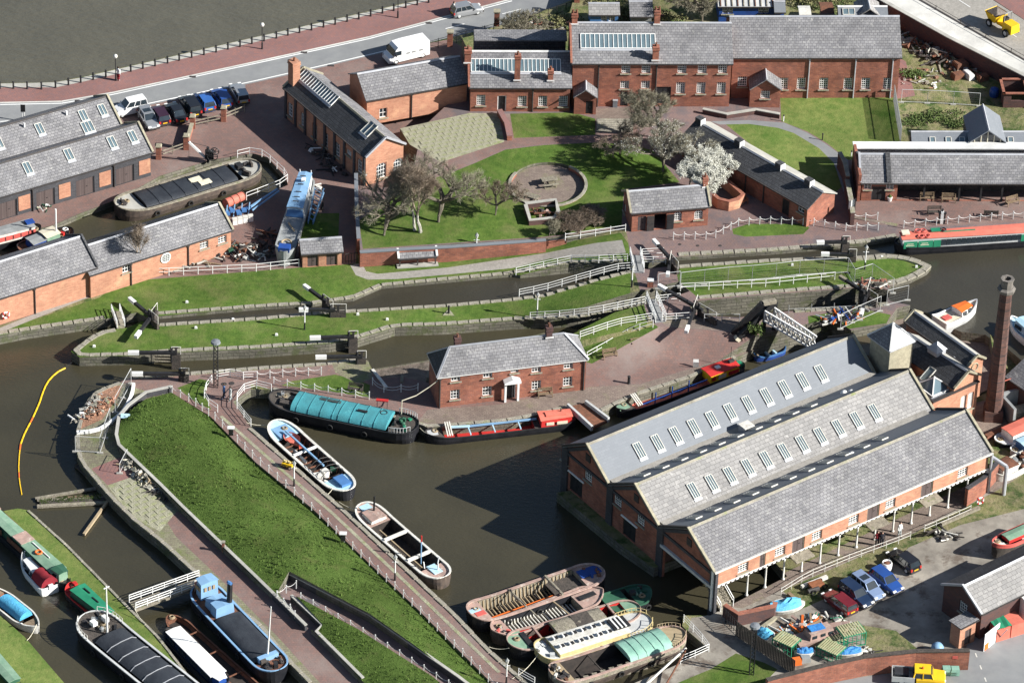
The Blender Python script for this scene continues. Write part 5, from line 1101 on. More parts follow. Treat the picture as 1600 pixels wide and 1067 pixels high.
 b=Boat('coasting_barge','big black decked barge with white mast and panelled dark hatches at the bottom left','barge',(133,962),(330,1120),5.0,fb=1.4,bow=.14,stern=.14,hull='hull_black',gun='paint_palegrey',deck='wood_dark',sbow=.2,sstern=.1,bp=2.2,gw=.22)
 b.cover(.2,.86,.38,'tarp_black',wf=.8,seg=14,n=4,flat=True,ribs=6,rm='lead');b.tube((.18,0,1.4),(.18,0,7.0),.1,'white','mast',.06);b.beam((.18,-.35,6.8),(.18,.4,6.8),.07,'white','yard');b.scatter(.04,.17,.6,14,['iron','black','white_old','wood_old','paint_grey'],sz=.55);b.box(.11,.9,.3,(.7,.5,.5),'lead_white','locker');b.box(.1,-.5,.3,(.6,.6,.4),'white','locker')
 b.rail(.02,.16,.5,'white_old',n=6)
 b=Boat('steam_tug','pale blue steam tug with tall black funnel and long black hold by the brick path','tug',(311,917),(437,1048),3.9,fb=1.4,bow=.14,stern=.14,hull='hull_black',gun='paint_sky',deck='paint_rust',sbow=.34,sstern=.14,bp=2.3,sp=2.2,gw=.2)
 b.cover(.36,.85,.25,'tarp_black',wf=.84,seg=10,flat=True);b.cabin(.06,.135,1.8,'paint_sky','paint_sky',wf=.56,tap=.96,name='wheelhouse')
 for k in range(3):
  m=MB();m.box((b.L*.137,-.45+.45*k,2.6),(.05,.25,.45));m.build('cabin_window','tan',b.t)
  m=MB();m.box((b.L*(.075+.022*k),-.94,2.6),(.25,.06,.45));m.build('cabin_window','tan',b.t)
 b.cabin(.18,.25,.7,'paint_sky','paint_sky',wf=.55);b.cabin(.26,.33,1.1,'paint_sky','paint_sky',wf=.6,name='boiler_casing');b.tube((.31,.7,1.4),(.31,.7,4.6),.27,'black','funnel');b.tube((.31,.7,4.6),(.31,.7,4.75),.29,'paint_midblue','funnel_cap')
 b.tube((.84,.1,1.4),(.86,.3,7.4),.1,'white','mast',.05);b.scatter(.87,.96,.6,12,['iron','black','wood_dark'],sz=.5);b.box(.855,0,.02,(.5,2.4,.5),'paint_sky','bulwark');b.cabin(.01,.04,.6,'paint_salmon','paint_coral',wf=.7,name='stern_locker')
 b=nb('narrowboat','narrowboat with white roof and navy ends inside the dry side channel',(262,985),(350,1072),'','',open=False,hull='car_navy')
 b.cabin(.1,.9,.9,'car_navy','white',wf=.85,nwin=4);b.cabin(.88,.98,.7,'paint_blue','white',wf=.7)
 b=Boat('sunken_hull','rust brown narrow hull lying half sunk between the tug and white roofed boat','hull',(263,962),(430,1110),2.3,fb=.45,bow=.12,stern=.1,hull='paint_rust',gun='paint_rust',deck='paint_rust',sbow=.04,sstern=.04,sheer=.1,inner='paint_rust',hold='hold_dark')
 for q in(.2,.4,.62,.8):b.beam((q,-1.0,.4),(q,1.0,.4),.1,'paint_rust','crossbeam')
 b=nb('narrowboat','green roofed narrowboat corner at the bottom left edge',(26,1075),(-30,1012),'','',open=False,hull='paint_dkgreen');b.cabin(.05,.95,.8,'paint_dkgreen','paint_palegreen',wf=.88)
 b=Boat('cabin_boat','narrow red roofed cabin boat in the far right basin','boat',(1556,693),(1640,655),2.3,fb=.9,zw=-.6,bow=.2,stern=.1,hull='hull_black',gun='white',deck='white',sbow=.2,sstern=.2);b.cabin(.2,.9,.9,'white','paint_coral',wf=.85)
 b=Boat('cabin_boat','pale blue topped cruiser beside the red roofed boat at the right edge','boat',(1580,708),(1650,680),2.3,fb=.9,zw=-.6,bow=.3,stern=.1,hull='white',gun='white',deck='white',sbow=.2,sstern=.2);b.cabin(.2,.9,.8,'paint_midblue','paint_paleblue',wf=.85)
 b=Boat('work_boat','scruffy rust and white workboat under the right hand basin wall','boat',(1552,742),(1625,705),2.6,fb=.9,zw=-.3,bow=.2,stern=.1,hull='white_old',gun='white_old',deck='white_old',sbow=.3,sstern=.2);b.cabin(.1,.4,.7,'white_old','paint_rust',wf=.8);b.scatter(.45,.9,.7,14,['white_old','iron','paint_rust','paint_grey'],sz=.6)
 b=Boat('boat_on_trailer','red and white wooden boat raised on chocks in the yard','boat',(1551,852),(1630,818),2.4,zw=.9,fb=.8,bow=.35,stern=.12,hull='wood_dark',gun='paint_pink',deck='white_old',band='paint_pink',sbow=.2,sstern=.5,draft=.6);b.cabin(.25,.8,.4,'paint_red','paint_palegreen',wf=.6)
 for q in(.25,.7):b.box(q,0,-1.65,(.4,1.4,.75),'wood_old','chock')
boats()
def pts(px,z=H):return[PT(x,y,z)for x,y in px]
def along(P,step,closed=False):
 out=[];L=[0]
 for a,b in zip(P,P[1:]):L.append(L[-1]+(b-a).length)
 n=max(1,round(L[-1]/step))
 for i in range(n+1):
  d=L[-1]*i/n;k=0
  while k<len(P)-2 and L[k+1]<d:k+=1
  t=(d-L[k])/max(1e-6,L[k+1]-L[k]);out.append(P[k].lerp(P[k+1],min(1,t)))
 return out
_fc={}
def cmesh(key,fn,matk,smooth=False):
 if key not in _fc:mb=MB();fn(mb);o=mb.build(key,matk,smooth=smooth);_fc[key]=o.data;bpy.data.objects.remove(o)
 return _fc[key]
def fence(name,label,px,z=H,step=1.5,kind='rail',h=.95,mk='white',rails=(.93,.62,.32),cat='fence',group=None,r=.028,curve=False):
 P=pts(px,z);Q=along(P,step);o=Q[0].copy();t=thing(name,label,cat,o,0,group)
 pm=cmesh(f'post_{mk}_{h}_{kind}',lambda m:(m.box((0,0,h/2),(.08,.08,h)),m.box((0,0,h+.02),(.1,.1,.05)))if kind in('chain','wood')else m.tube((0,0,0),(0,0,h),.038,n=6),mk)
 for q in Q:link('post',pm,t,q-o)
 for k,rz in enumerate(rails):
  m=MB()
  for a,b in zip(Q,Q[1:]):
   if kind=='chain':
    pr=None
    for i in range(5):
     s=i/4;p=a.lerp(b,s)-o+V((0,0,rz-.22*4*s*(1-s)))
     if pr is not None:m.tube(pr,p,.02,n=4,caps=False)
     pr=p
   elif kind=='wood':m.beam(a-o+V((0,0,rz)),b-o+V((0,0,rz)),.05,.12)
   else:m.tube(a-o+V((0,0,rz)),b-o+V((0,0,rz)),r,n=5,caps=False)
  m.build('chain' if kind=='chain' else 'rail',mk,t)
 return t
def meshfence(label,px,z=H,h=1.9,lean=0,group=None,mk='paint_grey',z0=0):
 P=pts(px,z);Q=along(P,2.6);o=Q[0].copy();t=thing('mesh_fence',label,'fence',o,0,group)
 for a,b in zip(Q,Q[1:]):
  A=a-o;B=b-o;up=V((0,0,h));f=MB()
  for s in(0,1):p=A.lerp(B,s);f.tube(p,p+up,.03,n=5)
  f.tube(A+up,B+up,.03,n=5);f.tube(A+V((0,0,.15)),B+V((0,0,.15)),.03,n=5);fr=f.build('fence_frame','paint_palegrey',t);w=MB()
  for i in range(1,14):p=A.lerp(B,i/14);w.tube(p+V((0,0,.15)),p+up,.006,n=3,caps=False)
  for i in range(1,6):w.tube(A+up*(i/6),B+up*(i/6),.006,n=3,caps=False)
  w.build('mesh',mk,fr)
 for q in Q:m=MB();m.box(q-o+V((0,0,.07)),(.6,.22,.14));m.build('foot','concrete',t)
 return t
def wall(name,label,px,z0=0,h=1.0,w=.35,mk='brick',cap='coping',cat='wall',h2=None,capw=.1):
 P=[PT(x,y,z0)for x,y in px];o=P[0].copy();t=thing(name,label,cat,o)
 m=MB();c=MB();n=len(P)
 nr=[]
 for i in range(n):
  d=(P[min(n-1,i+1)]-P[max(0,i-1)]);d.z=0;d.normalize();nr.append(V((-d.y,d.x,0)))
 for i in range(n-1):
  for mm,ww,za,zb in((m,w/2,-.3,h),(c,w/2+capw/2,h,h+.1)):
   a,b=P[i]-o,P[i+1]-o;na,nb=nr[i]*ww,nr[i+1]*ww;q=[a-na,b-nb,b+nb,a+na];hb=za
   mm.raw([V((p.x,p.y,p.z+za))for p in q]+[V((p.x,p.y,p.z+zb))for p in q],[(3,2,1,0),(4,5,6,7),(0,1,5,4),(1,2,6,5),(2,3,7,6),(3,0,4,7)])
 m.build('wall_body',mk,t);c.build('coping',cap,t);return t
def coping_line(px,z=H,name='quay_coping',step=1.15,w=.5,mk='coping',side=1,lim=[0],h=.1):
 P=pts(px,z);Q=along(P,step);o=Q[0].copy();t=link(name,None,None,o);t['kind']='structure'
 me=[cmesh(f'coping_stone_{k}_{w}_{mk}',lambda m,k=k:m.box((0,0,0),(1.0-.03*k,w*(1+.05*k),h+.02*k),top=.96),mk)for k in range(3)];rest=MB()
 for i,(a,b)in enumerate(zip(Q,Q[1:])):
  d=b-a;L=Vector2=d.length;c=(a+b)/2-o;u=V((-d.y,d.x,0)).normalized()*side*w*.42;c=c+u+V((0,0,h*.3+random.uniform(-.015,.02)));rz=math.atan2(d.y,d.x)+random.uniform(-.02,.02)
  if lim[0]<290:lim[0]+=1;s=link('coping_stone',me[i%3],t,c,rz);s.scale=(L*.97,1,1)
  else:rest.box(c,(L*.95,w,h),rz,top=.97)
 if rest.v:r=rest.build('stone_run',mk,t);r['kind']='stuff'
def props():
 IS=[(180,514),(157,518),(138,529),(113,549),(125,557),(200,555),(278,549.5),(400,544),(514,536),(552,530),(617,510),(691,508),(800,500),(904,496),(1008,475)]
 coping_line([(1328,403),(1392,398),(1428,405),(1455,416),(1448,424),(1423,437),(1392,446),(1345,449)],UP,side=-1,w=.7,step=1.3,h=.16)
 coping_line([(1092,467),(1200,458),(1340,448)],UP,side=1,step=1.3)
 coping_line(IS[:9],H,side=1);coping_line(IS[8:],H,side=1)
 coping_line([(240,492),(400,480),(489,475),(552,466),(577,455),(595,447),(703,437),(800,428),(891,411),(975,409)],H,side=1,w=.45)
 coping_line([(240,507),(400,497),(519,486),(552,485),(703,476),(800,467),(850,461),(926,438),(985,423)],H,side=-1,w=.45)
 coping_line([(-20,526),(40,516),(89,509),(165,498)],H,side=1,w=.5)
 coping_line([(207,588),(300,582),(400,574),(494,568),(562,560)],H,side=-1,w=.5)
 coping_line([(392,668),(539,797),(714,961),(764,1014),(850,1090)],0,side=-1,w=.4,step=1.6)
 coping_line([(187,597),(150,610),(127,640),(118,680),(120,705),(125,722),(170,775),(205,810),(255,850),(312,903),(360,948),(400,972),(448,1032),(483,1067)],0,side=1,w=.4,step=1.6)
 coping_line([(1060,415),(1200,406),(1326,401)],UP,side=-1,w=.5);coping_line([(1060,400),(1200,393),(1352,379),(1402,370)],UP,side=1,w=.6)
 coping_line([(45,797),(104,850),(197,944),(248,994),(304,1067)],0,side=-1,w=.25,step=1.6)
 coping_line([(425,609),(655,662),(668,668),(800,657),(888,637)],0,side=1,w=.4,step=1.6);coping_line([(940,642),(992,618),(1081,589),(1150,558)],0,side=1,w=.4,step=1.6)
 coping_line([(1240,484),(1342,478),(1388,473)],UP,side=-1,w=.6)
 w_=[(856+60*cos(2*pi*i/32),290+33.8*sin(2*pi*i/32))for i in range(27,27+25)]
 wall('circle_wall','low curved brick wall round the sunken seating circle on the lawn',w_,UP,.08,.22,'brick','coping')
 wall('boundary_wall','long red brick wall with blue coping between the lawn and the towpath',[(562,416),(640,411),(700,408),(840,398),(852,397)],0,1.72,.35,'brick','slate_smooth')
 wall('garden_wall','short brick wall end below the white rail fence at the lawn corner',[(853,391),(884,388)],.15,1.3,.35,'brick','blue_brick')
 wall('yard_wall','narrow coped brick wall down the side of the dark yard passage',[(556,296),(557,350),(560,398)],0,1.95,.3,'brick','slate_smooth')
 wall('terrace_wall','dark brick wall stepping down beside the cafe terrace',[(1322,300),(1328,330),(1331,352)],UP,1.5,.4,'brick_dark','coping')
 wall('terrace_wall','tall curved brick wall dividing the dry lawn from the passage',[(1310,262),(1318,278),(1323,300)],UP,1.9,.35,'brick_dark','coping')
 wall('curved_wall','curved brick wall enclosing the small seating bay behind the workshop',[(1117,282),(1140,300),(1160,318),(1152,325),(1138,329),(1122,325),(1114,318)],UP,1.1,.35,'brick_orange','brick')
 wall('street_wall','long curved red brick wall between the compound and the lane',[(1196,1090),(1290,1066),(1352,1053),(1428,1045),(1512,1044)],0,2.1,.4,'brick','wood_dark')
 wall('roadside_wall','long dark brick wall below the concrete access road',[(1358,17),(1480,85),(1600,146),(1700,200)],UP,2.15,.4,'brick_dark','concrete')
 wall('quay_wall','rusty topped wall above the far right basin',[(1540,688),(1600,660),(1640,640)],0,.5,.4,'brick','paint_rust')
 wall('ramp_wall','brick wall with white life ring beside the warehouse end',[(1508,790),(1535,772),(1556,748)],0,2.0,.35,'brick','blue_brick')
 wall('step_wall','low brick walls of the platform beside the warehouse steps',[(1131,962),(1152,976),(1208,964),(1210,958)],0,1.3,.4,'brick_dark','brick')
 wall('mound_wall','low dark retaining wall curving round the foot of the long grass mound',[(268,612),(228,621),(201,641),(186,659),(182,687),(186,703),(252,766),(285,799),(400,909),(478,985)],0,.62,.22,'blue_brick','concrete')
 wall('trench_wall','dark retaining wall between the mound and the sloping trench path',[(452,906),(577,970),(716,1067),(760,1100)],0,.75,.2,'blue_brick','concrete')
 wall('trench_wall','angled dark wall round the lower grass wedge',[(455,938),(504,984),(494,994),(567,1067)],0,.6,.2,'blue_brick','concrete')
 wall('exhibit_pen','sunken brick pen holding a rusty engine beside the seating circle',[(820,326),(868,320),(872,338),(866,348),(828,352),(821,328)],UP,.6,.3,'brick_dark','concrete')
 wall('planter_wall','curved low wall holding the planting bed beside the side porch',[(1098,177),(1135,185),(1180,178),(1218,185)],UP,.5,.3,'brick_dark','concrete')
 wall('court_ramp','low brick ramp wall between the flagged yard and court lawn',[(780,179),(792,200),(796,220)],UP,.55,.5,'brick','pavers_red')
 for k,((x,y),hh)in enumerate((((248,248),1.6),((291,233),1.7),((301,200),1.5),((349.5,189),1.7))):
  p=PT(x,y);t=thing('gate_pier',['brick gate pier nearest the arched workshop corner','brick gate pier beside the hand crane','brick gate pier below the black parked cars','brick gate pier below the blue parked car'][k],'pier',p,0,'brick piers of the car park fence')
  m=MB();m.box((0,0,hh/2),(.55,.55,hh));m.build('pier_shaft','brick',t);m=MB();m.box((0,0,hh+.08),(.7,.7,.16),top=.7);m.build('cap','parapet',t)
 fence('timber_fence','wooden rail fence between the lower two car park piers',[(251,247),(288,234)],kind='wood',mk='wood_old',rails=(.8,.4),step=1.6,h=.95)
 fence('timber_fence','wooden rail fence between the upper two car park piers',[(304,199),(346,190)],kind='wood',mk='wood_old',rails=(.8,.4),step=1.4,h=.95)
 fence('timber_fence','wooden rail fence running right from the last car park pier',[(353,187),(382,176)],kind='wood',mk='wood_old',rails=(.8,.4),step=1.4,h=.95)
 wall('low_wall','short brick wall between the hand crane pier and the car park pier',[(292,230),(300,202)],0,.7,.3,'brick','parapet')
 F=fence
 F('white_rail_fence','white rail fence along the top of the bank beside the long brick shed',[(177,441),(192,434),(400,424.5),(467,417)],rails=(.93,.5))
 F('white_rail_fence','curved white rail fence above the far side of the middle canal',[(806,430),(850,420),(892,411),(935,411),(980,409)])
 F('white_rail_fence','white rail fence climbing the near side of the middle canal to the bridge',[(811,464),(850,456),(905,440),(962,424),(988,422)])
 F('white_rail_fence','white rail fence along the front edge of the lock island below the bridge',[(828,500),(880,497),(931,491),(980,481),(1008,475)])
 F('white_rail_fence','white rail fence above the slope lawn on the near side of the lock channel',[(906,530),(964,510),(1018,501)],z=UP)
 F('white_rail_fence','white fence rising across the slope lawn beside the toll house',[(917,562),(965,535),(990,520),(1020,512)],rails=(.93,.5))
 F('white_rail_fence','short white rail fence right of the upper footbridge',[(1000,413),(1040,413)],z=UP);F('white_rail_fence','short white rail fence behind the lock gate by the upper footbridge',[(1003,401),(1036,399)],z=UP)
 F('white_rail_fence','short white rail fence right of the lower footbridge',[(1034,503),(1078,500)],z=UP);F('white_rail_fence','short white rail on the far lip of the lock channel by the bridge',[(1024,474),(1062,470)],z=UP)
 F('white_rail_fence','white rail fence along the grass edge above the large lock chamber',[(1063,455),(1200,448),(1304,437)],z=UP,rails=(.93,.5))
 F('lock_side_rail','grey rail fence between the large lock and the lifting bridge',[(1100,503),(1155,503)],z=UP,mk='paint_palegrey',rails=(.93,.5));F('lock_side_rail','grey rail on the near coping of the large lock chamber',[(1232,489),(1338,484)],z=UP,mk='paint_grey',rails=(.5,),step=2.4)
 F('white_rail_fence','white rail fence at the corner of the museum lawn above the brick wall',[(883,376),(925,370),(977,362)],z=UP,rails=(.8,.4))
 F('white_rail_fence','white rail fence curving round the end of the barge basin',[(371,247),(389,242.5),(405,243),(417,250),(442,273),(451,280),(447.5,289),(385,313)],rails=(.93,.5))
 F('white_rail_fence','white rail fence looping round the people on the lower quay',[(331,598),(320,613),(319,624),(327,636),(340,644)],rails=(.93,.5));F('white_rail_fence','white rail fence between the mast and the covered turquoise barge',[(339,592),(356,588),(380,593),(402,592)])
 F('white_rail_fence','white three bar fence beside the inlet next to the two walkers',[(424,612),(402,606),(386,606),(365,632),(379,650),(392,666)])
 F('white_rail_fence','white three bar fence around the corner of the near raft dock',[(1068,972),(1090,995),(1109,1017),(1085,1028),(1063,1037)]);F('white_rail_fence','short white rail at the bottom end of the basin quay',[(810,1056),(818,1057),(835,1070)])
 F('white_yard_fence','long white two bar fence between the arcade and the yard verge',[(1220,930),(1262,904),(1330,876),(1400,851),(1422,842)],z=0,kind='rail',rails=(.85,.45),mk='white_old');F('white_yard_fence','white two bar fence at the far end of the yard verge',[(1444,832),(1480,817),(1516,801)],z=0,rails=(.85,.45),mk='white_old')
 C=lambda l,px,**k:fence('chain_fence',l,px,kind='chain',rails=k.pop('rails',(.8,)),h=k.pop('h',.9),**k)
 C('white post and chain fence along the top edge of the long grass mound',[(336,656),(400,721),(489,799),(560,867),(653,955),(764,1066),(790,1092)],step=1.45)
 C('white post and chain fence beside the small corner lawn at the mound tip',[(269,615),(299,629),(326,650)],step=1.0)
 C('white post and chain fence along the sloping trench path',[(470,938),(577,998),(691,1068),(720,1086)],step=1.6,z=lambda x,y:.35)
 C('short white chain fence across the head of the trench path',[(433,935),(448,926),(463,919)],step=1.0,z=lambda x,y:.3);C('short white chain fence turning down beside the mound wall',[(433,937),(443,946),(453,955),(461,966)],step=1.1,z=lambda x,y:.3)
 C('white chain fence along the canal side of the crescent lawn',[(402,593),(430,590),(460,588),(502,586)],step=1.4);C('white chain fence curving below the crescent lawn behind the turquoise barge',[(428,601),(460,607),(510,614),(545,620),(577,624)],step=1.4,rails=(.8,.45))
 C('white chain fence on the kerb of the muddy pond',[(582,602),(597,613),(620,613),(653,611)],step=1.6,rails=(.8,.45))
 C('white chain fence in front of the towpath workshop and small lawn',[(1052,375),(1114,374),(1154,353),(1200,350),(1273,353),(1321,361),(1372,360)],z=UP,step=1.15);C('white chain fence along the terrace edge above the trip boat',[(1412,357),(1450,353),(1520,347),(1600,341)],z=UP,step=1.15)
 C('short pair of white chain posts on the terrace paving',[(1333,345),(1352,345),(1371,344)],z=UP,step=1.2)
 G='temporary mesh fence panels'
 meshfence('temporary wire mesh fence along the middle of the island lawn',[(1063,450),(1130,442),(1200,437),(1248,431),(1324,427)],UP,group=G)
 meshfence('temporary mesh fence angled round the broken lock gate',[(1324,427),(1334,445),(1362,436)],UP,group=G);meshfence('mesh fence panels standing on the tip of the island',[(1362,436),(1395,459)],UP,group=G)
 meshfence('mesh fence panel beside the right hand lock quay',[(1385,478),(1418,470)],UP,group=G);meshfence('mesh fence on the grass between the lock and the warehouse roof',[(1313,515),(1345,500),(1375,487)],UP,group=G)
 meshfence('mesh fence panels guarding the collapsed quay corner',[(180,645),(205,600)],0,group=G);meshfence('mesh fence panel lying across the quay below the rubble',[(118,706),(156,709),(172,662)],0,group=G);meshfence('single mesh fence panel beside the heap of stones',[(187,740),(199,717)],0,h=1.2,group=G)
 meshfence('mesh fence beside the bridge landing at the lock',[(1028,452),(1062,448)],UP,group=G);meshfence('thin mesh fence across the scrap yard',[(1408,161),(1470,163),(1530,167)],UP,h=1.7,group=G)
 P=pts([(1396,158),(1401,190),(1407,224)],UP);Q=along(P,.22);o=Q[0].copy();t=thing('palisade_fence','grey steel palisade fence at the right edge of the dry lawn','fence',o)
 pm=cmesh('paling',lambda m:m.box((0,0,1.0),(.12,.05,2.0),top=.9),'paint_palegrey')
 for q in Q:link('paling',pm,t,q-o,pi/2)
 for z in(.4,1.6):m=MB();m.beam(P[0]-o+V((0,0,z)),P[2]-o+V((0,0,z)),.06);m.build('rail','paint_grey',t)
 P=pts([(1150,993),(1195,1023),(1240,1053)],0);Q=along(P,.2);o=Q[0].copy();t=thing('plank_fence','dark plank fence along the left side of the scrap compound','fence',o)
 pm=cmesh('plank',lambda m:m.box((0,0,.85),(.17,.03,1.7)),'wood_dark');rz=math.atan2(P[2].y-P[0].y,P[2].x-P[0].x)
 for q in Q:link('plank',pm,t,q-o+V((0,0,random.uniform(-.03,.03))),rz)
 P=pts([(1130,968),(1150,982)],0);fence('iron_fence','black iron railing between the brick platform and the plank fence',[(1133,972),(1160,998)],mk='black',step=.35,rails=(1.4,.2),h=1.5)
 fence('iron_fence','black iron railing along the road behind the terrace',[(670,80),(735,62),(800,45),(880,22),(925,8)],z=lambda x,y:.3,mk='black',step=1.2,rails=(1.2,.3),h=1.3);fence('iron_gate','small iron gate closing the dark passage beside the brick store',[(540,411),(558,409)],mk='iron',step=.3,rails=(1.1,.2),h=1.2,cat='gate')
 fence('red_gate','low red timber gate beside the end of the brick wall',[(561,412),(571,411)],mk='paint_rust',step=.3,rails=(1.0,.2),h=1.1,cat='gate')
 fence('kerb_rail','black rail along the works road beside the dumper',[(1424,-6),(1500,38),(1620,105)],z=UR,mk='iron',rails=(.5,),h=.6,step=4)
 B1=[(0,548),(83,548),(168,550),(256,552),(343,543),(423,527),(499,511),(576,493),(654,477),(731,460),(808,443),(883,425),(958,409),(1035,392),(1107,375),(1184,357),(1260,340),(1335,324),(1408,306),(1483,290),(1556,272)]
 B2=[(50,255),(126,238),(197,220),(269,204),(343,188),(417,170),(489,153),(563,135),(635,120),(708,102),(781,84),(851,68),(925,50),(996,33),(1066,18)]
 bp=[(x/3.953,y/3.953)for x,y in B1]+[(400+x/3.953,y/3.953)for x,y in B2]
 bm_=cmesh('bollard',lambda m:m.lathe([(.12,0),(.1,.15),(.09,.75),(.12,.8),(.11,.88),(.04,.92)],n=8),'black')
 for x,y in bp:tag(link('bollard',bm_,None,PT(x,y)),'short black iron bollard in the evenly spaced row along the ship canal quay','bollard','bollards along the ship canal')
 def lamp(x,y,z,label,hh=2.9,ring=True):
  t=thing('lamp_post',label,'lamp post',PT(x,y,z));m=MB();m.lathe([(.1,0),(.07,.9)],n=8);m.build('lamp_base','black',t)
  m=MB();m.lathe([(.07,.9),(.05,hh-.5)],n=8);m.box((0,0,hh-.75),(.6,.05,.05));m.build('post','white',t)
  m=MB();m.lathe([(.1,hh-.5),(.19,hh-.15)],n=6);m.build('lantern','white_old',t);m=MB();m.lathe([(.22,hh-.15),(.08,hh+.03),(.02,hh+.15)],n=6);m.build('lantern_cap','paint_grey',t)
 for x,y,z,l in((744,402,0,'white lamp post with lantern in front of the long brick wall'),(475.9,515,0,'white lamp post with black base on the lock island by the gates'),(987,448.5,UP,'white lamp post with black base on the lawn beside the footbridge'),(1351,421,UP,'white lamp post with lantern on the tip of the island lawn'),(459.4,759,0,'white lamp post on the brick quay beside the open barge'),(617,906,0,'white lamp post on the brick quay beside the derelict barge'),(791,1068,0,'white lamp post on the quay at the bottom edge'),(839,495,H,'white post with striped marker at the canal fence end')):lamp(x,y,z,l)
 for x,y,l in((181,126.5,'dark lamp post with white globe on the promenade at the left'),(409.6,77,'dark lamp post on the promenade above the parked cars'),(621.6,28.3,'dark lamp post on the promenade near the silver car')):
  t=thing('street_lamp',l,'street lamp',PT(x,y));m=MB();m.lathe([(.1,0),(.09,.8),(.05,.9),(.05,2.9)],n=8);m.build('post','black',t);m=MB();m.lathe([(.05,2.85),(.2,2.95),(.25,3.12),(.2,3.28),(.03,3.35)],n=10);m.build('globe','white_old',t,smooth=True)
 for x,y,hh,l in((337.5,604,5.2,'tall black lattice light mast on the lower quay by the walkers'),(1174,1052,5.4,'tall black lattice light mast beside the plank fence')):
  t=thing('light_mast',l,'light mast',PT(x,y,0));m=MB()
  for dx,dy in((-.2,-.2),(.2,-.2),(.2,.2),(-.2,.2)):m.tube((dx,dy,0),(dx,dy,hh),.045,n=5)
  for i in range(int(hh/.45)):
   z=i*.45;m.beam((-.2,-.2,z),(.2,-.2,z+.45),.04);m.beam((.2,-.2,z),(.2,.2,z+.45),.04);m.beam((.2,.2,z),(-.2,.2,z+.45),.04);m.beam((-.2,.2,z),(-.2,-.2,z+.45),.04)
  m.build('lattice','black',t);m=MB();m.lathe([(.15,hh),(.5,hh+.1),(.45,hh+.3),(.1,hh+.4)],n=10);m.build('lamp_head','slate_smooth',t)
 t=thing('sign_post','dark sign on a thin double pole beside the road at the left','sign',PT(36.5,190));m=MB();m.tube((-.12,0,0),(-.12,0,1.9),.05);m.tube((.12,0,0),(.12,0,1.9),.05);m.build('post','lead_white',t);m=MB();m.box((0,-.05,1.7),(.5,.06,.9));m.build('sign_panel','black',t)
 t=thing('flag_pole','dark pole with a white flag on the terrace edge','flag',PT(1334,343,UP));m=MB();m.tube((0,0,0),(0,0,2.6),.07);m.build('pole','black',t);m=MB();m.loft([[(-.05-i*.12,.05*sin(i*1.5),2.5-i*.05),(-.05-i*.12,.05*sin(i*1.5),1.7-i*.1)]for i in range(6)],closed=False,cap=False);m.build('flag','white',t)
 def gate(a,b,z,label,leaf=1.6,white='white',zl=.9,rack=True):
  A,B=PT(*a,z+zl),PT(*b,z+zl);o=V((A.x,A.y,z));t=thing('lock_gate',label,'lock gate',o,0,'balance beams and lock gates');d=B-A;d.z=0;L=d.length;u=d.normalized();A0=V((0,0,zl));w=min(1.1,L*.3)
  m=MB();m.beam(A0-u*.5,A0+u*(L-w),.3,.32);m.build('balance_beam','black',t);m=MB();m.beam(A0+u*(L-w),A0+u*L,.36,.36);m.build('beam_end',white,t)
  m=MB();gd=-u;m.beam(A0*.0+V((0,0,-.45)),gd*leaf+V((0,0,-.45)),.22,2.3);m.build('gate_leaf','wood_dark',t)
  for zz in(-1.1,-.5,.1,.6):m=MB();m.beam(V((0,0,zz))+V((u.y,-u.x,0))*.15,gd*leaf+V((0,0,zz))+V((u.y,-u.x,0))*.15,.12,.16);m.build('gate_rail','black',t)
  m=MB();m.tube((0,0,-.2),(0,0,zl+.6),.14,n=8);m.build('heel_post','black',t)
  m=MB();q=gd*leaf*.5;m.box(q+V((0,0,1.05)),(.22,.22,.8));m.box(q+V((0,0,1.5)),(.5,.12,.1));m.build('paddle_gear','iron',t)
  m=MB();m.tube(V((0,0,.7)),V((0,0,1.6)),.035);m.tube(V((0,0,1.6)),gd*leaf+V((0,0,1.6)),.035);m.tube(gd*leaf+V((0,0,.7)),gd*leaf+V((0,0,1.6)),.035);m.build('handrail','white_old',t)
 g=gate
 g((233,492),(202,466),0,'lock gate with black balance beam pointing up at the far left lock');g((236,495),(212,527),0,'lock gate with balance beam pointing down at the far left lock')
 g((505,468),(475,446),0,'lock gate with white ended beam above the middle of the canal');g((516,484),(467,484),0,'lock gate whose beam lies along the canal edge by the island lamp')
 g((268,551),(200,551),0,'black balance beam on the front edge of the lock island at the left',leaf=.9);g((281,584),(206,584),0,'balance beam on the quay side opposite the island steps',leaf=.9)
 g((545,526),(484,528),0,'balance beam on the island edge above the muddy pond lock',leaf=.9);g((558,557),(493,558),0,'balance beam on the concrete apron beside the crescent lawn',leaf=.9)
 g((1048,405),(1021,375),UP,'lock gate with white tipped beam pointing at the workshop doors');g((1046,414),(1043,431),UP,'short beamed lock gate on the bridge landing')
 g((1092,482),(1029,446),UP,'long white tipped beam crossing the bridge landing',leaf=2.4);g((1083,488),(1072,519),UP,'lock gate beam with white end pointing down at the lock platform',leaf=2.2)
 g((1316,378),(1276,379),UP,'balance beam on the towpath left of the trip boat',leaf=.8);g((1326,398),(1283,397),UP,'balance beam on the island side left of the trip boat',leaf=.8)
 g((1345,453),(1312,432),UP,'half dismantled lock gate at the right end of the large lock',leaf=2.4,white='wood_old');g((1354,462),(1345,493),UP,'white gate beam tilted across the right end of the large lock',leaf=2.4,white='white')
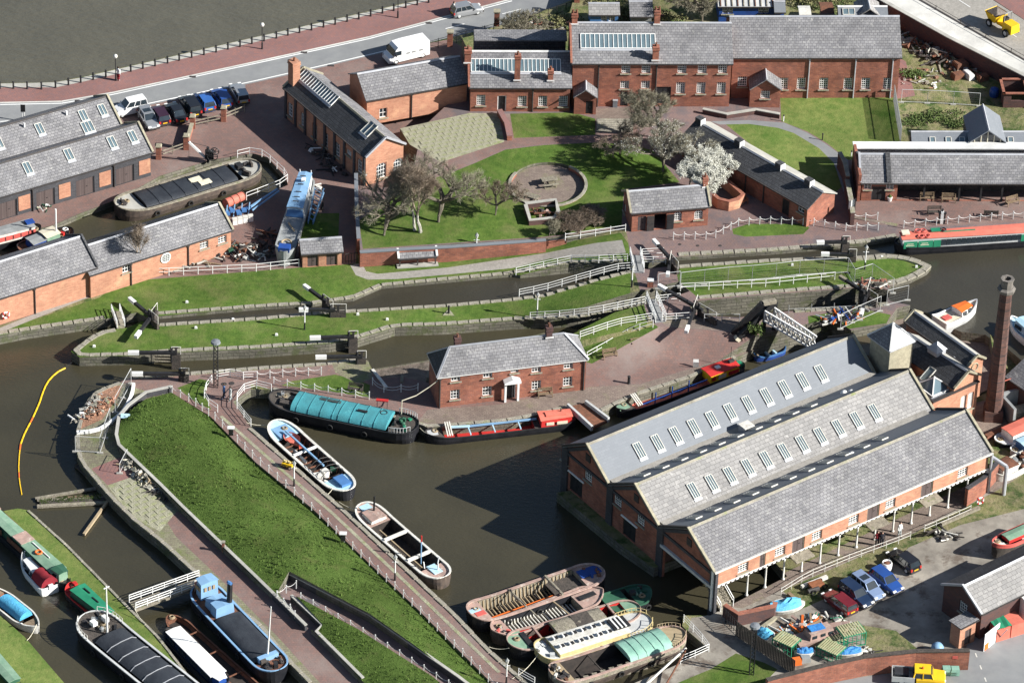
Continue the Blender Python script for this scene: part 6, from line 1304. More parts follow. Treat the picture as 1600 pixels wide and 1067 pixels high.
 for x,y,l in((256,551,'timber framed recess in the island wall at the left lock'),(533,530,'timber framed recess in the island wall at the middle lock')):
  p=PT(x,y,0);t=thing('gate_recess',l,'lock gate',p+V((0,-.15,0)));m=MB();m.box((0,0,-.55),(2.1,.12,1.1));m.build('recess_shade','shade_black',t)  # black panel paints the shade of a recess, wall stays flat behind
  for dx in(-1.05,1.05):m=MB();m.box((dx,-.1,-.5),(.25,.25,1.2));m.build('frame_post','wood_old',t)
  for dz in(-.15,-.5,-.85):m=MB();m.box((0,-.12,dz),(2.0,.15,.14));m.build('cross_timber','wood_old',t)
 for x,y,z,l in((292,473,0,'on the grass bank below the long brick shed'),(364,500,0,'on the canal edge of the island left of the lamp'),(306,513,0,'at the left of the lock island'),(147,542,0,'on the round left tip of the lock island'),(559,492,0,'on the island just right of the gate beam'),(605,500,0,'mid island left of the black paddle post'),(432,524,0,'on the island lawn left of the lamp post'),(1238,415,UP,'behind the mesh fence on the upper island'),(1378,403,UP,'on the upper island right of the lamp post'),(1432,418,UP,'on the stone tip of the upper island')):
  l='small white mooring block '+l
  t=link('mooring_block',cmesh('mooring_block',lambda m:m.box((0,0,.11),(.28,.22,.22),top=.8),'white'),None,PT(x,y,z));tag(t,l,'mooring block','white mooring blocks')
 p=PT(701,490,0);t=thing('paddle_post','black paddle post on a small stone pad on the island lawn','post',p);m=MB();m.lathe([(.12,0),(.09,.8),(.13,.85),(.1,.95)],n=8);m.build('post','black',t);m=MB();m.prism([(-.6,-.4),(.6,-.4),(0,.8)],.0,.06);m.build('stone_pad','flag',t)
 p=PT(1016,447,UP);t=thing('brick_box','small white topped brick box beside the footbridge path','box',p);m=MB();m.box((0,0,.35),(.6,.5,.7));m.build('box_body','brick',t);m=MB();m.box((0,0,.75),(.66,.56,.1));m.build('lid','white',t)
 def fbridge(px,z,label,mk='asphalt',hand=1.0,rails=True,mr='white'):
  A=[PT(x,y,z)for x,y in px];o=A[0].copy();t=thing('footbridge',label,'bridge',o);m=MB();Q=[p-o for p in A];m.raw([q+V((0,0,.1))for q in Q]+[q-V((0,0,.15))for q in Q],[(0,1,2,3),(7,6,5,4),(0,4,5,1),(1,5,6,2),(2,6,7,3),(3,7,4,0)]);m.build('deck',mk,t)
  for a,b in((Q[0],Q[3]),(Q[1],Q[2])):
   m=MB();n=max(2,round((b-a).length/1.3))
   for i in range(n+1):p=a.lerp(b,i/n)+V((0,0,.1));m.tube(p,p+V((0,0,hand)),.045,n=5)
   for zz in(.35,.68,1.0):m.tube(a+V((0,0,.1+zz*hand)),b+V((0,0,.1+zz*hand)),.04,n=5)
   m.build('parapet',mr,t)
  return t
 fbridge([(984,400),(1000,400),(1006,427),(990,427)],UP,'short dark decked footbridge with white parapets over the middle canal')
 fbridge([(1010,469),(1025,468),(1040,503),(1024,505)],UP,'lower footbridge with white parapets over the lock side channel')
 fbridge([(202,942),(212,954),(320,914),(311,903)],0,'long footbridge with white railings across the left hand channel','wood_old',.85)
 fbridge([(174,488),(187,487),(195,511),(183,513)],0,'small plank footbridge with curved white rails at the far left lock','wood_old',.9)
 t=fbridge([(887,637),(915,630),(950,658),(925,670)],0,'brown decked swing bridge with dark side girders beside the warehouse','paint_rust',.0)
 for ch in[c for c in t.children if c.name.startswith('parapet')]:bpy.data.objects.remove(ch)
 A=[PT(x,y,.2)for x,y in((887,634),(915,629),(951,656),(925,669))]
 for a,b in((A[0],A[3]),(A[1],A[2])):m=MB();m.beam(a-t.location,b-t.location,.25,.6);m.build('girder','paint_palegrey',t)
 o=PT(1196,520,UP-.3);t=thing('lifting_bridge','raised bascule bridge with black balance frame and white lattice trusses by the lock','bridge',o);TL=lambda x,y,z:PZ(x,y,z)-o
 top=4.8
 a1,a2=TL(1192,474,top+.6),TL(1212,470,top+.6);b1,b2=TL(1145,521,1.6),TL(1154,527,1.6)
 for a,b in((a1,b1),(a2,b2)):m=MB();m.beam(a,b,.5,.55);m.build('balance_beam','black',t);m=MB();m.beam(b,b+(b-a).normalized()*.35,.52,.57);m.build('beam_end','cream',t)
 m=MB();m.beam(a1,a2,.5,.4);m.beam(a1.lerp(b1,.9),a2.lerp(b2,.9),.2,.2);m.build('cross_beam','wood_old',t)
 for a in(TL(1196,478,top),TL(1212,476,top)):m=MB();m.beam((a.x,a.y,0),(a.x,a.y,a.z),.4,.4,up=(0,1,0));m.build('tower_leg','black',t)
 for(x0,y0),(x1,y1)in(((1195,486),(1268,529)),((1210,481),(1276,526))):
  A=TL(x0,y0,top-.2);B=TL(x1,y1,UP+1.2);dn=V((0,0,-1.2));m=MB();m.beam(A,B,.14);m.beam(A+dn,B+dn,.14);n=10
  for i in range(n):p,q=A.lerp(B,i/n),A.lerp(B,(i+1)/n);m.beam(p,q+dn,.08);m.beam(p+dn,q,.08);m.beam(p,p+dn,.07)
  m.build('lattice_truss','white',t)
 m=MB();m.beam(TL(1195,492,top-1.6),TL(1268,534,UP),.9,.1);m.build('deck','wood_old',t)
 def bench(x,y,z,rz,label,mk='wood',g='benches'):
  t=thing('bench',label,'bench',PT(x,y,z),rz,g)
  for i in range(3):m=MB();m.box((0,-.15+.15*i,.44),(1.5,.11,.05));m.build('seat_slat',mk,t)
  for i in range(3):m=MB();m.box((0,.3+.02*i,.6+.14*i),(1.5,.04,.1));m.build('back_slat',mk,t)
  for sx in(-.7,.7):
   m=MB();m.box((sx,-.18,.22),(.07,.07,.44));m.build('leg',mk,t);m=MB();m.box((sx,.3,.45),(.07,.07,.9));m.build('leg',mk,t);m=MB();m.box((sx,.05,.64),(.07,.55,.05));m.build('armrest',mk,t)
 for x,y,z,rz,l,mk in((1448,314,UP,0,'dark wooden bench against the cafe veranda, left of the pair','wood'),(1482,316,UP,0,'dark wooden bench against the cafe veranda, right of the pair','wood'),(1582,320,UP,.5,'wooden chair bench at the right end of the terrace','wood'),(1548,338,UP,pi,'dark bench facing away by the terrace chain fence','wood_dark'),(997,542,.4,.35,'light wooden bench on the slope lawn nearer the bridge','wood'),(953,559,.2,.35,'light wooden bench on the slope lawn nearer the toll house','wood'),(852,620,0,.2,'wooden bench against the front wall of the toll house','wood'),(758,397,0,.1,'red brown bench below the brick wall beside the lamp','wood_red'),(1158,320,UP,.55,'orange brown bench inside the curved brick wall','wood_red'),(555,613,0,-.2,'dark bench on the crescent lawn behind the turquoise barge','wood_dark'),(1460,336,UP,.1,'small dark bench on the terrace beside the white machine','wood_dark')):bench(x,y,z,rz,l,mk)
 for x,y,rz,l in((858,289,.3,'wooden picnic table in the middle of the seating circle'),(829,315,-.4,'weathered picnic table at the lower left of the seating circle')):
  t=thing('picnic_table',l,'picnic table',PT(x,y,UP-.33),rz,'picnic tables')
  for i in range(5):m=MB();m.box((0,-.3+.15*i,.74),(1.7,.13,.04));m.build('table_slat','wood_old',t)
  for sy in(-.7,.7):m=MB();m.box((0,sy,.45),(1.7,.26,.05));m.build('seat','wood_old',t)
  for sx in(-.6,.6):m=MB();m.beam((sx,-.75,.4),(sx,.75,.4),.06,.1);m.beam((sx,-.6,0),(sx,-.15,.72),.06,.1);m.beam((sx,.6,0),(sx,.15,.72),.06,.1);m.build('leg_frame','wood_old',t)
 def ring(p,label,rz=0):
  t=thing('life_ring',label,'life ring',p,rz,'life rings on walls');m=MB();m.torus((0,-.08,0),.33,.1,16,6,'Y');m.build('ring','white',t)
  for a in(.8,2.4,3.9,5.5):m=MB();m.box((.33*cos(a),-.08,.33*sin(a)),(.14,.23,.22));m.build('band','paint_red',t)
 ring(PZ(784.5,384,1.15)+V((0,-.1,0)),'white life ring on the brick wall right of the lamp post',.08);ring(PZ(9,490,1.1)+V((0,-.2,0)),'white life ring low on the orange shed wall at the left edge',.4);ring(PZ(1529,777,1.2)+V((.1,-.4,0)),'life ring on the brick wall at the warehouse end',.45)
props()
def wheels(t,L,W,r=.31,xs=(.18,.8)):
 ty=cmesh(f'tyre_{r}',lambda m:m.torus((0,0,0),r*.72,r*.28,14,6,'Y'),'tyre');ri=cmesh(f'rim_{r}',lambda m:m.lathe([(.01,-.08),(r*.62,-.08),(r*.62,.08),(.01,.08)],n=10),'paint_palegrey')
 for x in xs:
  for s in(-1,1):w=link('wheel',ty,t,(L*(x-.5),s*(W/2-.1),r));q=link('rim',ri,w);q.rotation_euler=(pi/2,0,0)
def car(name,label,x,y,z,hd,mk,L=4.2,W=1.72,H=1.45,kind='hatch',sunroof=False,plate='white'):
 L*=.88;W*=.86;H*=.9;t=thing(name,label,'car',PT(x,y,z),hd);F=L/2
 tops={'hatch':[(-1,.62),(-.97,.86),(-.8,.93),(.38,.93),(.55,.86),(.85,.74),(.97,.62),(1,.5)],'saloon':[(-1,.6),(-.97,.84),(-.7,.93),(.36,.93),(.55,.86),(.85,.74),(.97,.62),(1,.5)]}['saloon' if kind=='saloon' else 'hatch']
 m=MB();rings=[]
 for a,zt in tops:
  w=W/2*(1-.16*max(0,abs(a)-.75)/.25*1.0);zt*=H/1.45;rings.append([(a*F,-w*.94,.2),(a*F,-w,.42),(a*F,-w,zt*.8),(a*F,-w*.9,zt),(a*F,w*.9,zt),(a*F,w,zt*.8),(a*F,w,.42),(a*F,w*.94,.2)])
 m.loft(rings);body=m.build('body',mk,t,smooth=False)
 r0,r1,b0,b1={'hatch':(-.82,.1,-.96,.42),'saloon':(-.42,.1,-.72,.42),'estate':(-.9,.12,-.97,.42)}[kind];zb,zr=.91*H/1.45,H;wt,wb=W/2*.74,W/2*.88
 m=MB();vb=[(b0*F,-wb,zb),(b1*F,-wb,zb),(b1*F,wb,zb),(b0*F,wb,zb)];vt=[(r0*F,-wt,zr-.03),(r1*F,-wt,zr-.03),(r1*F,wt,zr-.03),(r0*F,wt,zr-.03)]
 m.raw(vb+vt,[(0,1,5,4),(1,2,6,5),(2,3,7,6),(3,0,4,7),(4,5,6,7)]);m.build('windows','glass',t)
 m=MB();m.box(((r0+r1)/2*F,0,zr),((r1-r0)*F+.1,wt*2+.06,.05));rf=m.build('roof',mk,t)
 m=MB()
 for i in range(4):m.beam(V(vb[i])*1.002,V(vt[i])*1.002,.07)
 for f in(.33,.62):m.beam(V(vb[0]).lerp(V(vb[1]),f),V(vt[0]).lerp(V(vt[1]),f),.07);m.beam(V(vb[3]).lerp(V(vb[2]),f),V(vt[3]).lerp(V(vt[2]),f),.07)
 m.build('pillar',mk,t)
 if sunroof:m=MB();m.box(((r0+r1)/2*F+.2,0,zr+.04),(.7,.8,.02));m.build('sunroof','glass',rf)
 for s in(-1,1):
  m=MB();m.box((F*.955,s*W*.33,.62*H/1.45),(.16,.36,.14));m.build('headlight','white',t);m=MB();m.box((-F*.975,s*W*.38,.72*H/1.45),(.12,.2,.26));m.build('tail_light','paint_red',t);m=MB();m.box((F*.38,s*(W/2+.06),.95*H/1.45),(.12,.18,.12));m.build('wing_mirror',mk,t)
 m=MB();m.box((-F-.01,0,.55),(.03,.5,.12));m.build('number_plate','paint_yellow',t);m=MB();m.box((F+.01,0,.38),(.03,.5,.12));m.build('number_plate','white',t)
 m=MB();m.box((F*.98,0,.32),(.14,W*.86,.2));m.box((-F*.98,0,.36),(.14,W*.86,.2));m.build('bumper','iron',t)
 wheels(t,L,W);return t
def hdg(x0,y0,x1,y1,z=0):a=PT(x0,y0,z);b=PT(x1,y1,z);return math.atan2(b.y-a.y,b.x-a.x)
def vehicles():
 h=hdg(224,178,241,203);c=lambda x,y,mk,l,**k:car('parked_car',l,x,y,0,k.pop('hd',h+pi),mk,**k)
 c(232,192,'car_silver','silver hatchback at the left end of the parked row',hd=h,sunroof=True);c(249,186,'car_plum','dark plum hatchback second from the left in the parked row');c(275,182,'car_black','black saloon third from the left in the parked row',kind='saloon',L=4.4)
 c(297,172,'car_black','black estate with roof rails and a spare wheel, beside the brick pier',kind='estate',H=1.7,L=4.5,W=1.8);c(320,165,'car_midblue','light blue hatchback between the black estate and the dark blue car',L=4.0);c(346,159,'car_blue','dark blue hatchback second from the right in the parked row');c(374,152,'car_silver','silver estate with dark roof box at the right end of the row',hd=hdg(366,136,380,164)+pi,kind='estate',L=4.5)
 t=car('small_van','small white van half hidden behind the workshop gable',203,176,0,hdg(180,181,206,175)+pi,'car_white',L=4.2,H=1.8,kind='estate')
 car('silver_car','silver car with its tailgate open stopped on the road',729,22,0,hdg(712,24,746,17),'car_silver',L=4.1,H=1.5)
 h=hdg(1290,928,1331,960)
 c=lambda x,y,mk,l,**k:car('parked_car',l,x,y,0,k.pop('hd',h),mk,**k)
 c(1311,947,'car_red','dark red estate parked rear outward, leftmost in the yard',hd=h+pi,kind='estate',L=4.4);c(1337,936,'car_navy','dark navy car between the red estate and pale blue car',kind='estate',L=4.3,H=1.55);c(1355,925,'car_lightblue','pale blue people carrier with sunroof in the yard row',kind='estate',H=1.6,sunroof=True);c(1384,914,'car_blue','bright blue hatchback at the right of the yard row');c(1411,882,'car_black','black hatchback parked alone beside the white bulk bag',hd=h+pi)
 hd=hdg(660,78,604,92);t=thing('white_van','long white panel van parked on the road behind the low wing','van',PT(634,90),hd);L,W,H_=5.0,1.9,2.2
 m=MB();rr=[]
 for a,zt,w in((-1,2.3,.95),(-.97,2.48,.98),(.2,2.5,1),(.55,2.42,.98),(.66,2.1,.98),(.8,1.2,.98),(.97,.95,.92),(1,.6,.85)):w*=W/2;rr.append([(a*L/2,-w,.3),(a*L/2,-w,zt*.6),(a*L/2,-w*.9,zt),(a*L/2,w*.9,zt),(a*L/2,w,zt*.6),(a*L/2,w,.3)])
 t.scale=(1,1,.84);m.loft(rr);m.build('body','car_white',t);m=MB();m.quad((L/2*.675,-.82,2.02),(L/2*.79,-.86,1.3),(L/2*.79,.86,1.3),(L/2*.675,.82,2.02));m.raw([(p[0]+.02,p[1],p[2]+.01)for p in((L/2*.675,-.82,2.02),(L/2*.79,-.86,1.3),(L/2*.79,.86,1.3),(L/2*.675,.82,2.02))],[(0,1,2,3)]);m.build('windscreen','glass',t)
 for s in(-1,1):
  m=MB();m.box((L/2*.56,s*(W/2+.0),1.65),(.75,.05,.6));m.build('side_window','glass',t);m=MB();m.box((L/2*.97,s*.7,.85),(.12,.3,.2));m.build('headlight','lead',t);m=MB();m.box((L/2*.7,s*(W/2+.14),1.5),(.12,.2,.3));m.build('wing_mirror','black',t)
  for x in(-1.4,-.5,.2):m=MB();m.box((x,s*(W/2+.005),1.35),(.45,.02,.25));m.build('side_marking','paint_grey',t)
 wheels(t,L,W,.36,(.17,.83))
 hd=hdg(1405,1056,1465,1060);t=thing('yellow_pickup','bright yellow pickup truck on the lane below the brick wall','pickup truck',PT(1435,1064),hd);L,W=4.9,1.75
 m=MB();rr=[]
 for a,zt,w in((-.1,.95,1),(.4,.98,1),(.6,.95,1),(.95,.88,.95),(1,.6,.9)):w*=W/2;rr.append([(a*L/2,-w,.3),(a*L/2,-w,zt*.8),(a*L/2,-w*.92,zt),(a*L/2,w*.92,zt),(a*L/2,w,zt*.8),(a*L/2,w,.3)])
 m.loft(rr);m.build('body','paint_yellow',t);m=MB();m.box((.35,0,1.2),(1.9,1.6,.5),top=.86);m.build('windows','glass',t);m=MB();m.box((.3,0,1.5),(1.5,1.42,.1));m.build('roof','paint_yellow',t)
 m=MB()
 for s in(-1,1):m.beam((1.28,s*.79,.95),(1.1,s*.69,1.46),.08);m.beam((-.55,s*.79,.95),(-.42,s*.69,1.46),.1);m.beam((.35,s*.8,.95),(.35,s*.71,1.46),.1)
 m.build('pillar','paint_yellow',t)
 m=MB();m.box((-1.45,0,.45),(2.1,1.7,.1));[m.box((-1.45,s*.84,.75),(2.1,.06,.55))for s in(-1,1)];m.box((-2.48,0,.75),(.06,1.7,.55));m.build('load_bed','paint_palegrey',t);m=MB();m.box((-1.6,.2,.75),(1.3,1.1,.4));m.build('load','tarp_black',t)
 for s in(-1,1):m=MB();m.box((L/2-.03,s*.62,.68),(.1,.3,.2));m.build('headlight','white',t)
 m=MB();m.lathe([(.12,1.55),(.12,1.7),(.03,1.75)],(.3,0,0),8);m.build('beacon','paint_orange',t);wheels(t,L,W,.36)
 hd=hdg(1580,46,1552,28,UR);t=thing('site_dumper','yellow site dumper carrying a skip of dark soil on the works road','dumper',PT(1567,47,UR),hd)
 m=MB();m.raw([(2.2,-.9,1.7),(2.2,.9,1.7),(.3,.9,1.7),(.3,-.9,1.7),(1.7,-.7,.7),(1.7,.7,.7),(.7,.7,.7),(.7,-.7,.7)],[(0,1,5,4),(1,2,6,5),(2,3,7,6),(3,0,4,7),(4,5,6,7)]);m.build('skip','paint_yellow',t)
 m=MB();m.raw([(2.1,-.8,1.7),(2.1,.8,1.7),(.4,.8,1.7),(.4,-.8,1.7),(1.2,0,2.2)],[(0,1,4),(1,2,4),(2,3,4),(3,0,4)]);m.build('soil','mud',t);m=MB();m.box((-1.2,0,1.0),(1.5,1.3,1.0),top=.9);m.box((0,0,.7),(1.4,.8,.3));m.build('body','paint_yellow',t);m=MB();m.box((-.35,0,1.45),(.5,.5,.7));m.build('seat','black',t)
 m=MB();[m.tube((-.6,s*.5,1.2),(-.6,s*.5,2.5),.05)for s in(-1,1)];m.beam((-.6,-.5,2.5),(-.6,.5,2.5),.1);m.build('roll_bar','paint_grey',t)
 wheels(t,4,1.9,.48,(.18,.85))
def person(label,x,y,z,hd,top,legs,hair='hair',step=.2):
 p=PT(x,y,z);t=thing('person',label,'person',p,hd);me=bpy.data.meshes.new('body')
 J=[(0,0,.95),(0,0,1.15),(0,0,1.38),(0,0,1.48),(.02,0,1.56),(.03,0,1.68),(0,.18,1.4),(.05,.26,1.15),(.14,.24,.92),(.18,.23,.84),(0,-.18,1.4),(-.06,-.26,1.15),(-.02,-.26,.92),(.0,-.25,.84),(0,.1,.9),(step*.5,.11,.5),(step*.7,.11,.08),(step*.7+.16,.11,.04),(0,-.1,.9),(-step*.3,-.11,.5),(-step,-.11,.1),(-step+.15,-.11,.04)]
 E=[(0,1),(1,2),(2,3),(3,4),(4,5),(2,6),(6,7),(7,8),(8,9),(2,10),(10,11),(11,12),(12,13),(0,14),(14,15),(15,16),(16,17),(0,18),(18,19),(19,20),(20,21)]
 rad=[.15,.14,.16,.065,.1,.09,.08,.055,.042,.04,.08,.055,.042,.04,.1,.075,.05,.04,.1,.075,.05,.04]
 me.from_pydata(J,E,[]);me.materials.append(MATS[top]);o=link('body',me,t);sk=me.skin_vertices if len(me.skin_vertices)else None
 md=o.modifiers.new('s','SKIN');sv=me.skin_vertices[0].data
 for i,r in enumerate(rad):sv[i].radius=(r,r);sv[i].use_root=(i==0)
 o.modifiers.new('d','SUBSURF').levels=1;o.modifiers['d'].render_levels=1
 m=MB()
 for s,a,b,c in((1,14,15,16),(-1,18,19,20)):m.tube(J[a],J[b],.115,.09,8);m.tube(J[b],J[c],.09,.065,8)
 m.build('trousers',legs,t,smooth=True);m=MB();m.lathe([(.02,.14),(.09,.1),(.12,0),(.115,-.06)],(.0,0,1.64),8);m.build('hair',hair,t,smooth=True)
 m=MB();m.lathe([(.05,-.11),(.092,-.05),(.1,.03),(.07,.1)],(.035,0,1.61),8);m.box((.135,0,1.6),(.04,.03,.04));m.build('face','skin',t,smooth=True);return t
def people():
 person('person in a blue jacket walking on the lower quay, left of the pair',350,622,0,-2.6,'cloth_blue','cloth_dark');person('person in a pale coat walking on the lower quay, right of the pair',360,626,0,-2.6,'cloth_pale','cloth_pale')
 person('person in a dark red top by the arcade fence, left of the pair',1370,852,0,-1.2,'cloth_red','cloth_dark',step=.05);person('person in black clothes standing under the arcade fence, right of the pair',1377,853,0,-1.4,'cloth_dark','cloth_dark',step=.08);person('person in a white top walking beside the arcade columns',1405,838,0,-.6,'white','cloth_pale',step=.1)
 person('person in a pale jacket on the brick square near the arched workshop',185,126,0,1.0,'white','cloth_red',step=.05)
 person('person in a pale top behind the silver car',709,24,0,0,'white_old','cloth_dark',step=.05)
def tree(name,label,x,y,z,h,r,tw='twig',trunk='bark',n=3,spread=1.0,lean=0,twigs=1.0,cat='tree',blossom=None,seed=1,flat=.8,low=.25,tl=1.0):
 rnd=random.Random(seed);t=thing(name,label,cat,PT(x,y,z));T=MB();B=MB();K=MB();tips=[]
 def grow(p,d,L,rad,lev):
  segs=3;q=p
  for i in range(segs):
   d=(d+V((rnd.uniform(-.25,.25),rnd.uniform(-.25,.25),rnd.uniform(-.05,.2)))).normalized();e=q+d*L/segs;r1=rad*(1-.28*(i+1)/segs)
   (T if lev==0 else B).tube(q,e,rad*(1-.28*i/segs),r1,6 if lev<2 else 4,caps=False);q=e
   if lev>=1 and i>0:
    tips.append((q,d,lev))
  if lev>=4:tips.append((q,d,lev));return
  k={0:n,1:3,2:3,3:3}[lev]if lev<4 else 2
  for j in range(k):
   a=2*pi*(j+rnd.random()*.6)/k;sp=(.55 if lev else.6)*spread;nd=(d+V((cos(a)*sp,sin(a)*sp,rnd.uniform(-.1,.25)))).normalized();grow(q,nd,L*rnd.uniform(.62,.8),rad*.62,lev+1)
 L0=h*low
 grow(V((0,0,0)),V((lean,0,1)).normalized(),L0,max(.05,h*.026),0)
 mz=max(q[0].z for q in tips);mr=sorted(math.hypot(q[0].x,q[0].y)for q in tips)[int(len(tips)*.72)];sx,sz=r/max(.1,mr),h/mz
 for M_ in(T,B):
  M_.v=[V((v.x*(1+(sx-1)*min(1,max(0,v.z/L0-.3))),v.y*(1+(sx-1)*min(1,max(0,v.z/L0-.3))),v.z*sz))for v in M_.v]
 fine=MB();bl=MB()
 for q,d,lev in tips:
  q=V((q.x*sx,q.y*sx,q.z*sz))
  for j in range(int((6.5 if lev>2 else 2)*twigs+rnd.random())):
   nd=(d*.6+V((rnd.gauss(0,.6),rnd.gauss(0,.6),rnd.gauss(.15,.5)))).normalized();l=rnd.uniform(.3,.75)*(.4+h/9)*tl;e=q+nd*l;s=nd.cross(V((rnd.random(),rnd.random(),.3))).normalized()*.0135
   fine.quad(q-s,q+s,e)
   for i in range(2):f=q.lerp(e,rnd.uniform(.3,.8));g=f+(nd+V((rnd.gauss(0,.7),rnd.gauss(0,.7),rnd.gauss(0,.5)))).normalized()*l*.55;fine.quad(f-s*.7,f+s*.7,g)
   if blossom:
    for i in range(int(blossom+rnd.random())):c=q.lerp(e,rnd.random())+V((rnd.gauss(0,.06),rnd.gauss(0,.06),rnd.gauss(0,.06)));a=V((rnd.gauss(0,1),rnd.gauss(0,1),rnd.gauss(0,1))).normalized()*.04;b=a.orthogonal().normalized()*.04;bl.quad(c-a,c-b,c+a,c+b)
 T.build('trunk',trunk,t,fix=False);B.build('branches',trunk if trunk!='birch' else 'twig_red',t,fix=False);fine.build('crown',tw,t,fix=False)
 if bl.v:bl.build('blossom','blossom',t,fix=False)
 return t
def bush(name,label,x,y,z,r,h,mk='leaf',n=900,seed=1,sz=.13,cat='bush',sx=1.0):
 rnd=random.Random(seed);t=thing(name,label,cat,PT(x,y,z));m=MB();T=MB();lobes=[(V((rnd.uniform(-.5,.5)*r*sx,rnd.uniform(-.5,.5)*r,rnd.uniform(.3,.75)*h)),rnd.uniform(.3,.6))for _ in range(8)]
 for c,f in lobes:T.tube((0,0,0),c,.04,.015,4,caps=False)
 for i in range(n):
  c,f=rnd.choice(lobes);d=V((rnd.gauss(0,1),rnd.gauss(0,1),rnd.gauss(0,1))).normalized()*(rnd.random()**.4);p=c+V((d.x*r*f*sx,d.y*r*f,abs(d.z)*h*f if d.z<0 and c.z<h*.3 else d.z*h*f*.6));p.z=max(.02,p.z)
  a=V((rnd.gauss(0,1),rnd.gauss(0,1),rnd.gauss(0,1))).normalized();b=a.orthogonal().normalized();m.quad(p-a*sz,p-b*sz*.6,p+a*sz,p+b*sz*.6)
 T.build('stems','twig',t,fix=False);m.build('foliage',mk,t,fix=False)
def plants():
 tree('bare_tree','wide bushy bare tree behind the left end of the brick wall',600,368,UP,4.8,3.9,seed=2,n=5,twigs=2.2,low=.2,spread=1.1)
 tree('birch_tree','slender white stemmed birch, left of the pair on the lawn',648,360,UP,7.0,2.0,'twig_red','birch',seed=3,n=3,twigs=1.6,low=.35,spread=.7);tree('birch_tree','slender white stemmed birch, right of the pair on the lawn',657,363,UP,7.8,2.0,'twig_red','birch',seed=4,n=3,twigs=1.6,low=.35,spread=.7)
 tree('bare_tree','large spreading bare tree with dark forked trunk on the museum lawn',685,347,UP,6.6,3.9,seed=5,n=4,twigs=2.2,low=.22,spread=1.15);tree('bare_tree','small round bare tree right of the big lawn tree',774,336,UP,3.2,2.0,'twig_red',seed=6,n=4,twigs=1.4,low=.3)
 tree('bare_tree','large twiggy bare tree in front of the central block',1034,216,UP,5.2,3.6,seed=7,n=5,twigs=2.6,low=.2,spread=1.2);tree('bare_tree','low spreading bare tree at the top right of the lawn',958,246,UP,2.8,2.4,'twig_red',seed=8,n=5,twigs=1.2,low=.25)
 tree('blossom_tree','white blossoming tree beside the long stable range',1078,291,UP,4.2,3.7,'twig',seed=9,n=5,twigs=2.4,low=.22,spread=1.1,blossom=7);tree('blossom_tree','paler half opened blossom tree left of the white one',1036,268,UP,4.6,3.2,'twig',seed=10,n=5,twigs=2.4,low=.22,blossom=.35)
 tree('birch_tree','thin young birch growing against the long brick shed',222.6,434,0,5.8,1.3,'twig_red','birch',seed=11,n=3,twigs=.9,low=.4,spread=.55)
 tree('bare_tree','dense bare tree behind the terrace beside the corrugated shed',1097,34,UP,4.6,3.2,seed=12,n=5,twigs=2.4,low=.2,spread=1.2);tree('bare_shrub','twiggy bare shrub on the lawn beside the exhibit pen, left',893,356,UP,1.1,1.5,'twig_red',seed=13,n=6,twigs=1.8,low=.15,spread=1.3,cat='shrub');tree('bare_shrub','twiggy bare shrub on the lawn near the workshop, right',922,350,UP,1.2,1.5,'twig_red',seed=14,n=6,twigs=1.8,low=.15,spread=1.3,cat='shrub');tree('bare_shrub','small pale sapling in front of the bare shrubs',858,369,UP,1.6,.8,'twig',seed=15,n=4,twigs=1.2,low=.2,cat='shrub')
 tree('bare_shrub','bare hedge shrub on the roadside behind the west terrace',820,52,UP,1.6,2.2,'twig',seed=16,n=6,twigs=2,low=.15,spread=1.4,cat='shrub')
 bush('ivy_bush','green ivy bush under the lifting bridge frame',1181,524,UP-.3,1.2,2.0,seed=1)
 for i,(x,y,r,h,l)in enumerate(((978,30,1.8,1.4,'behind the chimneys left of the grey shed'),(1045,34,2.2,1.0,'between the grey shed and the bare tree'),(1290,8,2.6,1.3,'beyond the rusty roofed outhouse'),(1250,8,2.2,1.3,'right of the corrugated shed'),(885,42,2.2,.9,'beside the black roadside railing'),(950,2,2.5,.8,'above the small blue shed'))):bush('garden_bush','yellow green bush in the back garden '+l,x,y,UP,r,h,'weeds',700,seed=20+i,sx=1.4)
 for i,(x,y,r,h,l)in enumerate(((1430,190,1.6,.5,'left'),(1475,182,2.0,.6,'middle'),(1505,195,1.4,.7,'beside the glazed gable'),(1425,120,1.5,.5,'next to the store gable'))):bush('bramble_patch','low green bramble patch in the scrap yard, '+l,x,y,UP,r,h,'leaf',500,seed=30+i,sx=1.5)
 rnd=random.Random(5);m=MB();zs=[z for z in ZONES if z['name']=='mound_grass'][0];x0,y0,x1,y1=zs['bb'];cnt=0;y0=max(y0,-66)
 others=[z for z in ZONES if z['name']=='ramp_path'][0]
 while cnt<34000:
  x,y=rnd.uniform(x0,min(x1,12)),rnd.uniform(y0,y1);cnt+=1
  if not inpoly(x,y,zs['P'])or inpoly(x,y,others['P']):continue
  k=noise.noise(V((x*.35,y*.35,0)));
  if k<-.25 and rnd.random()<.6:continue
  z=mound(x,y);a=rnd.uniform(0,6.3);w=rnd.uniform(.03,.07);hh=rnd.uniform(.08,.24)*(1+k);lx,ly=rnd.uniform(-.12,.12),rnd.uniform(-.12,.12)
  m.quad((x-w*cos(a),y-w*sin(a),z-.02),(x+w*cos(a),y+w*sin(a),z-.02),(x+lx,y+ly,z+hh))
 o=m.build('rough_grass','grass_blade',fix=False);tag(o,'long rough grass tufts covering the mound','grass',kind='stuff')
vehicles();people();plants()
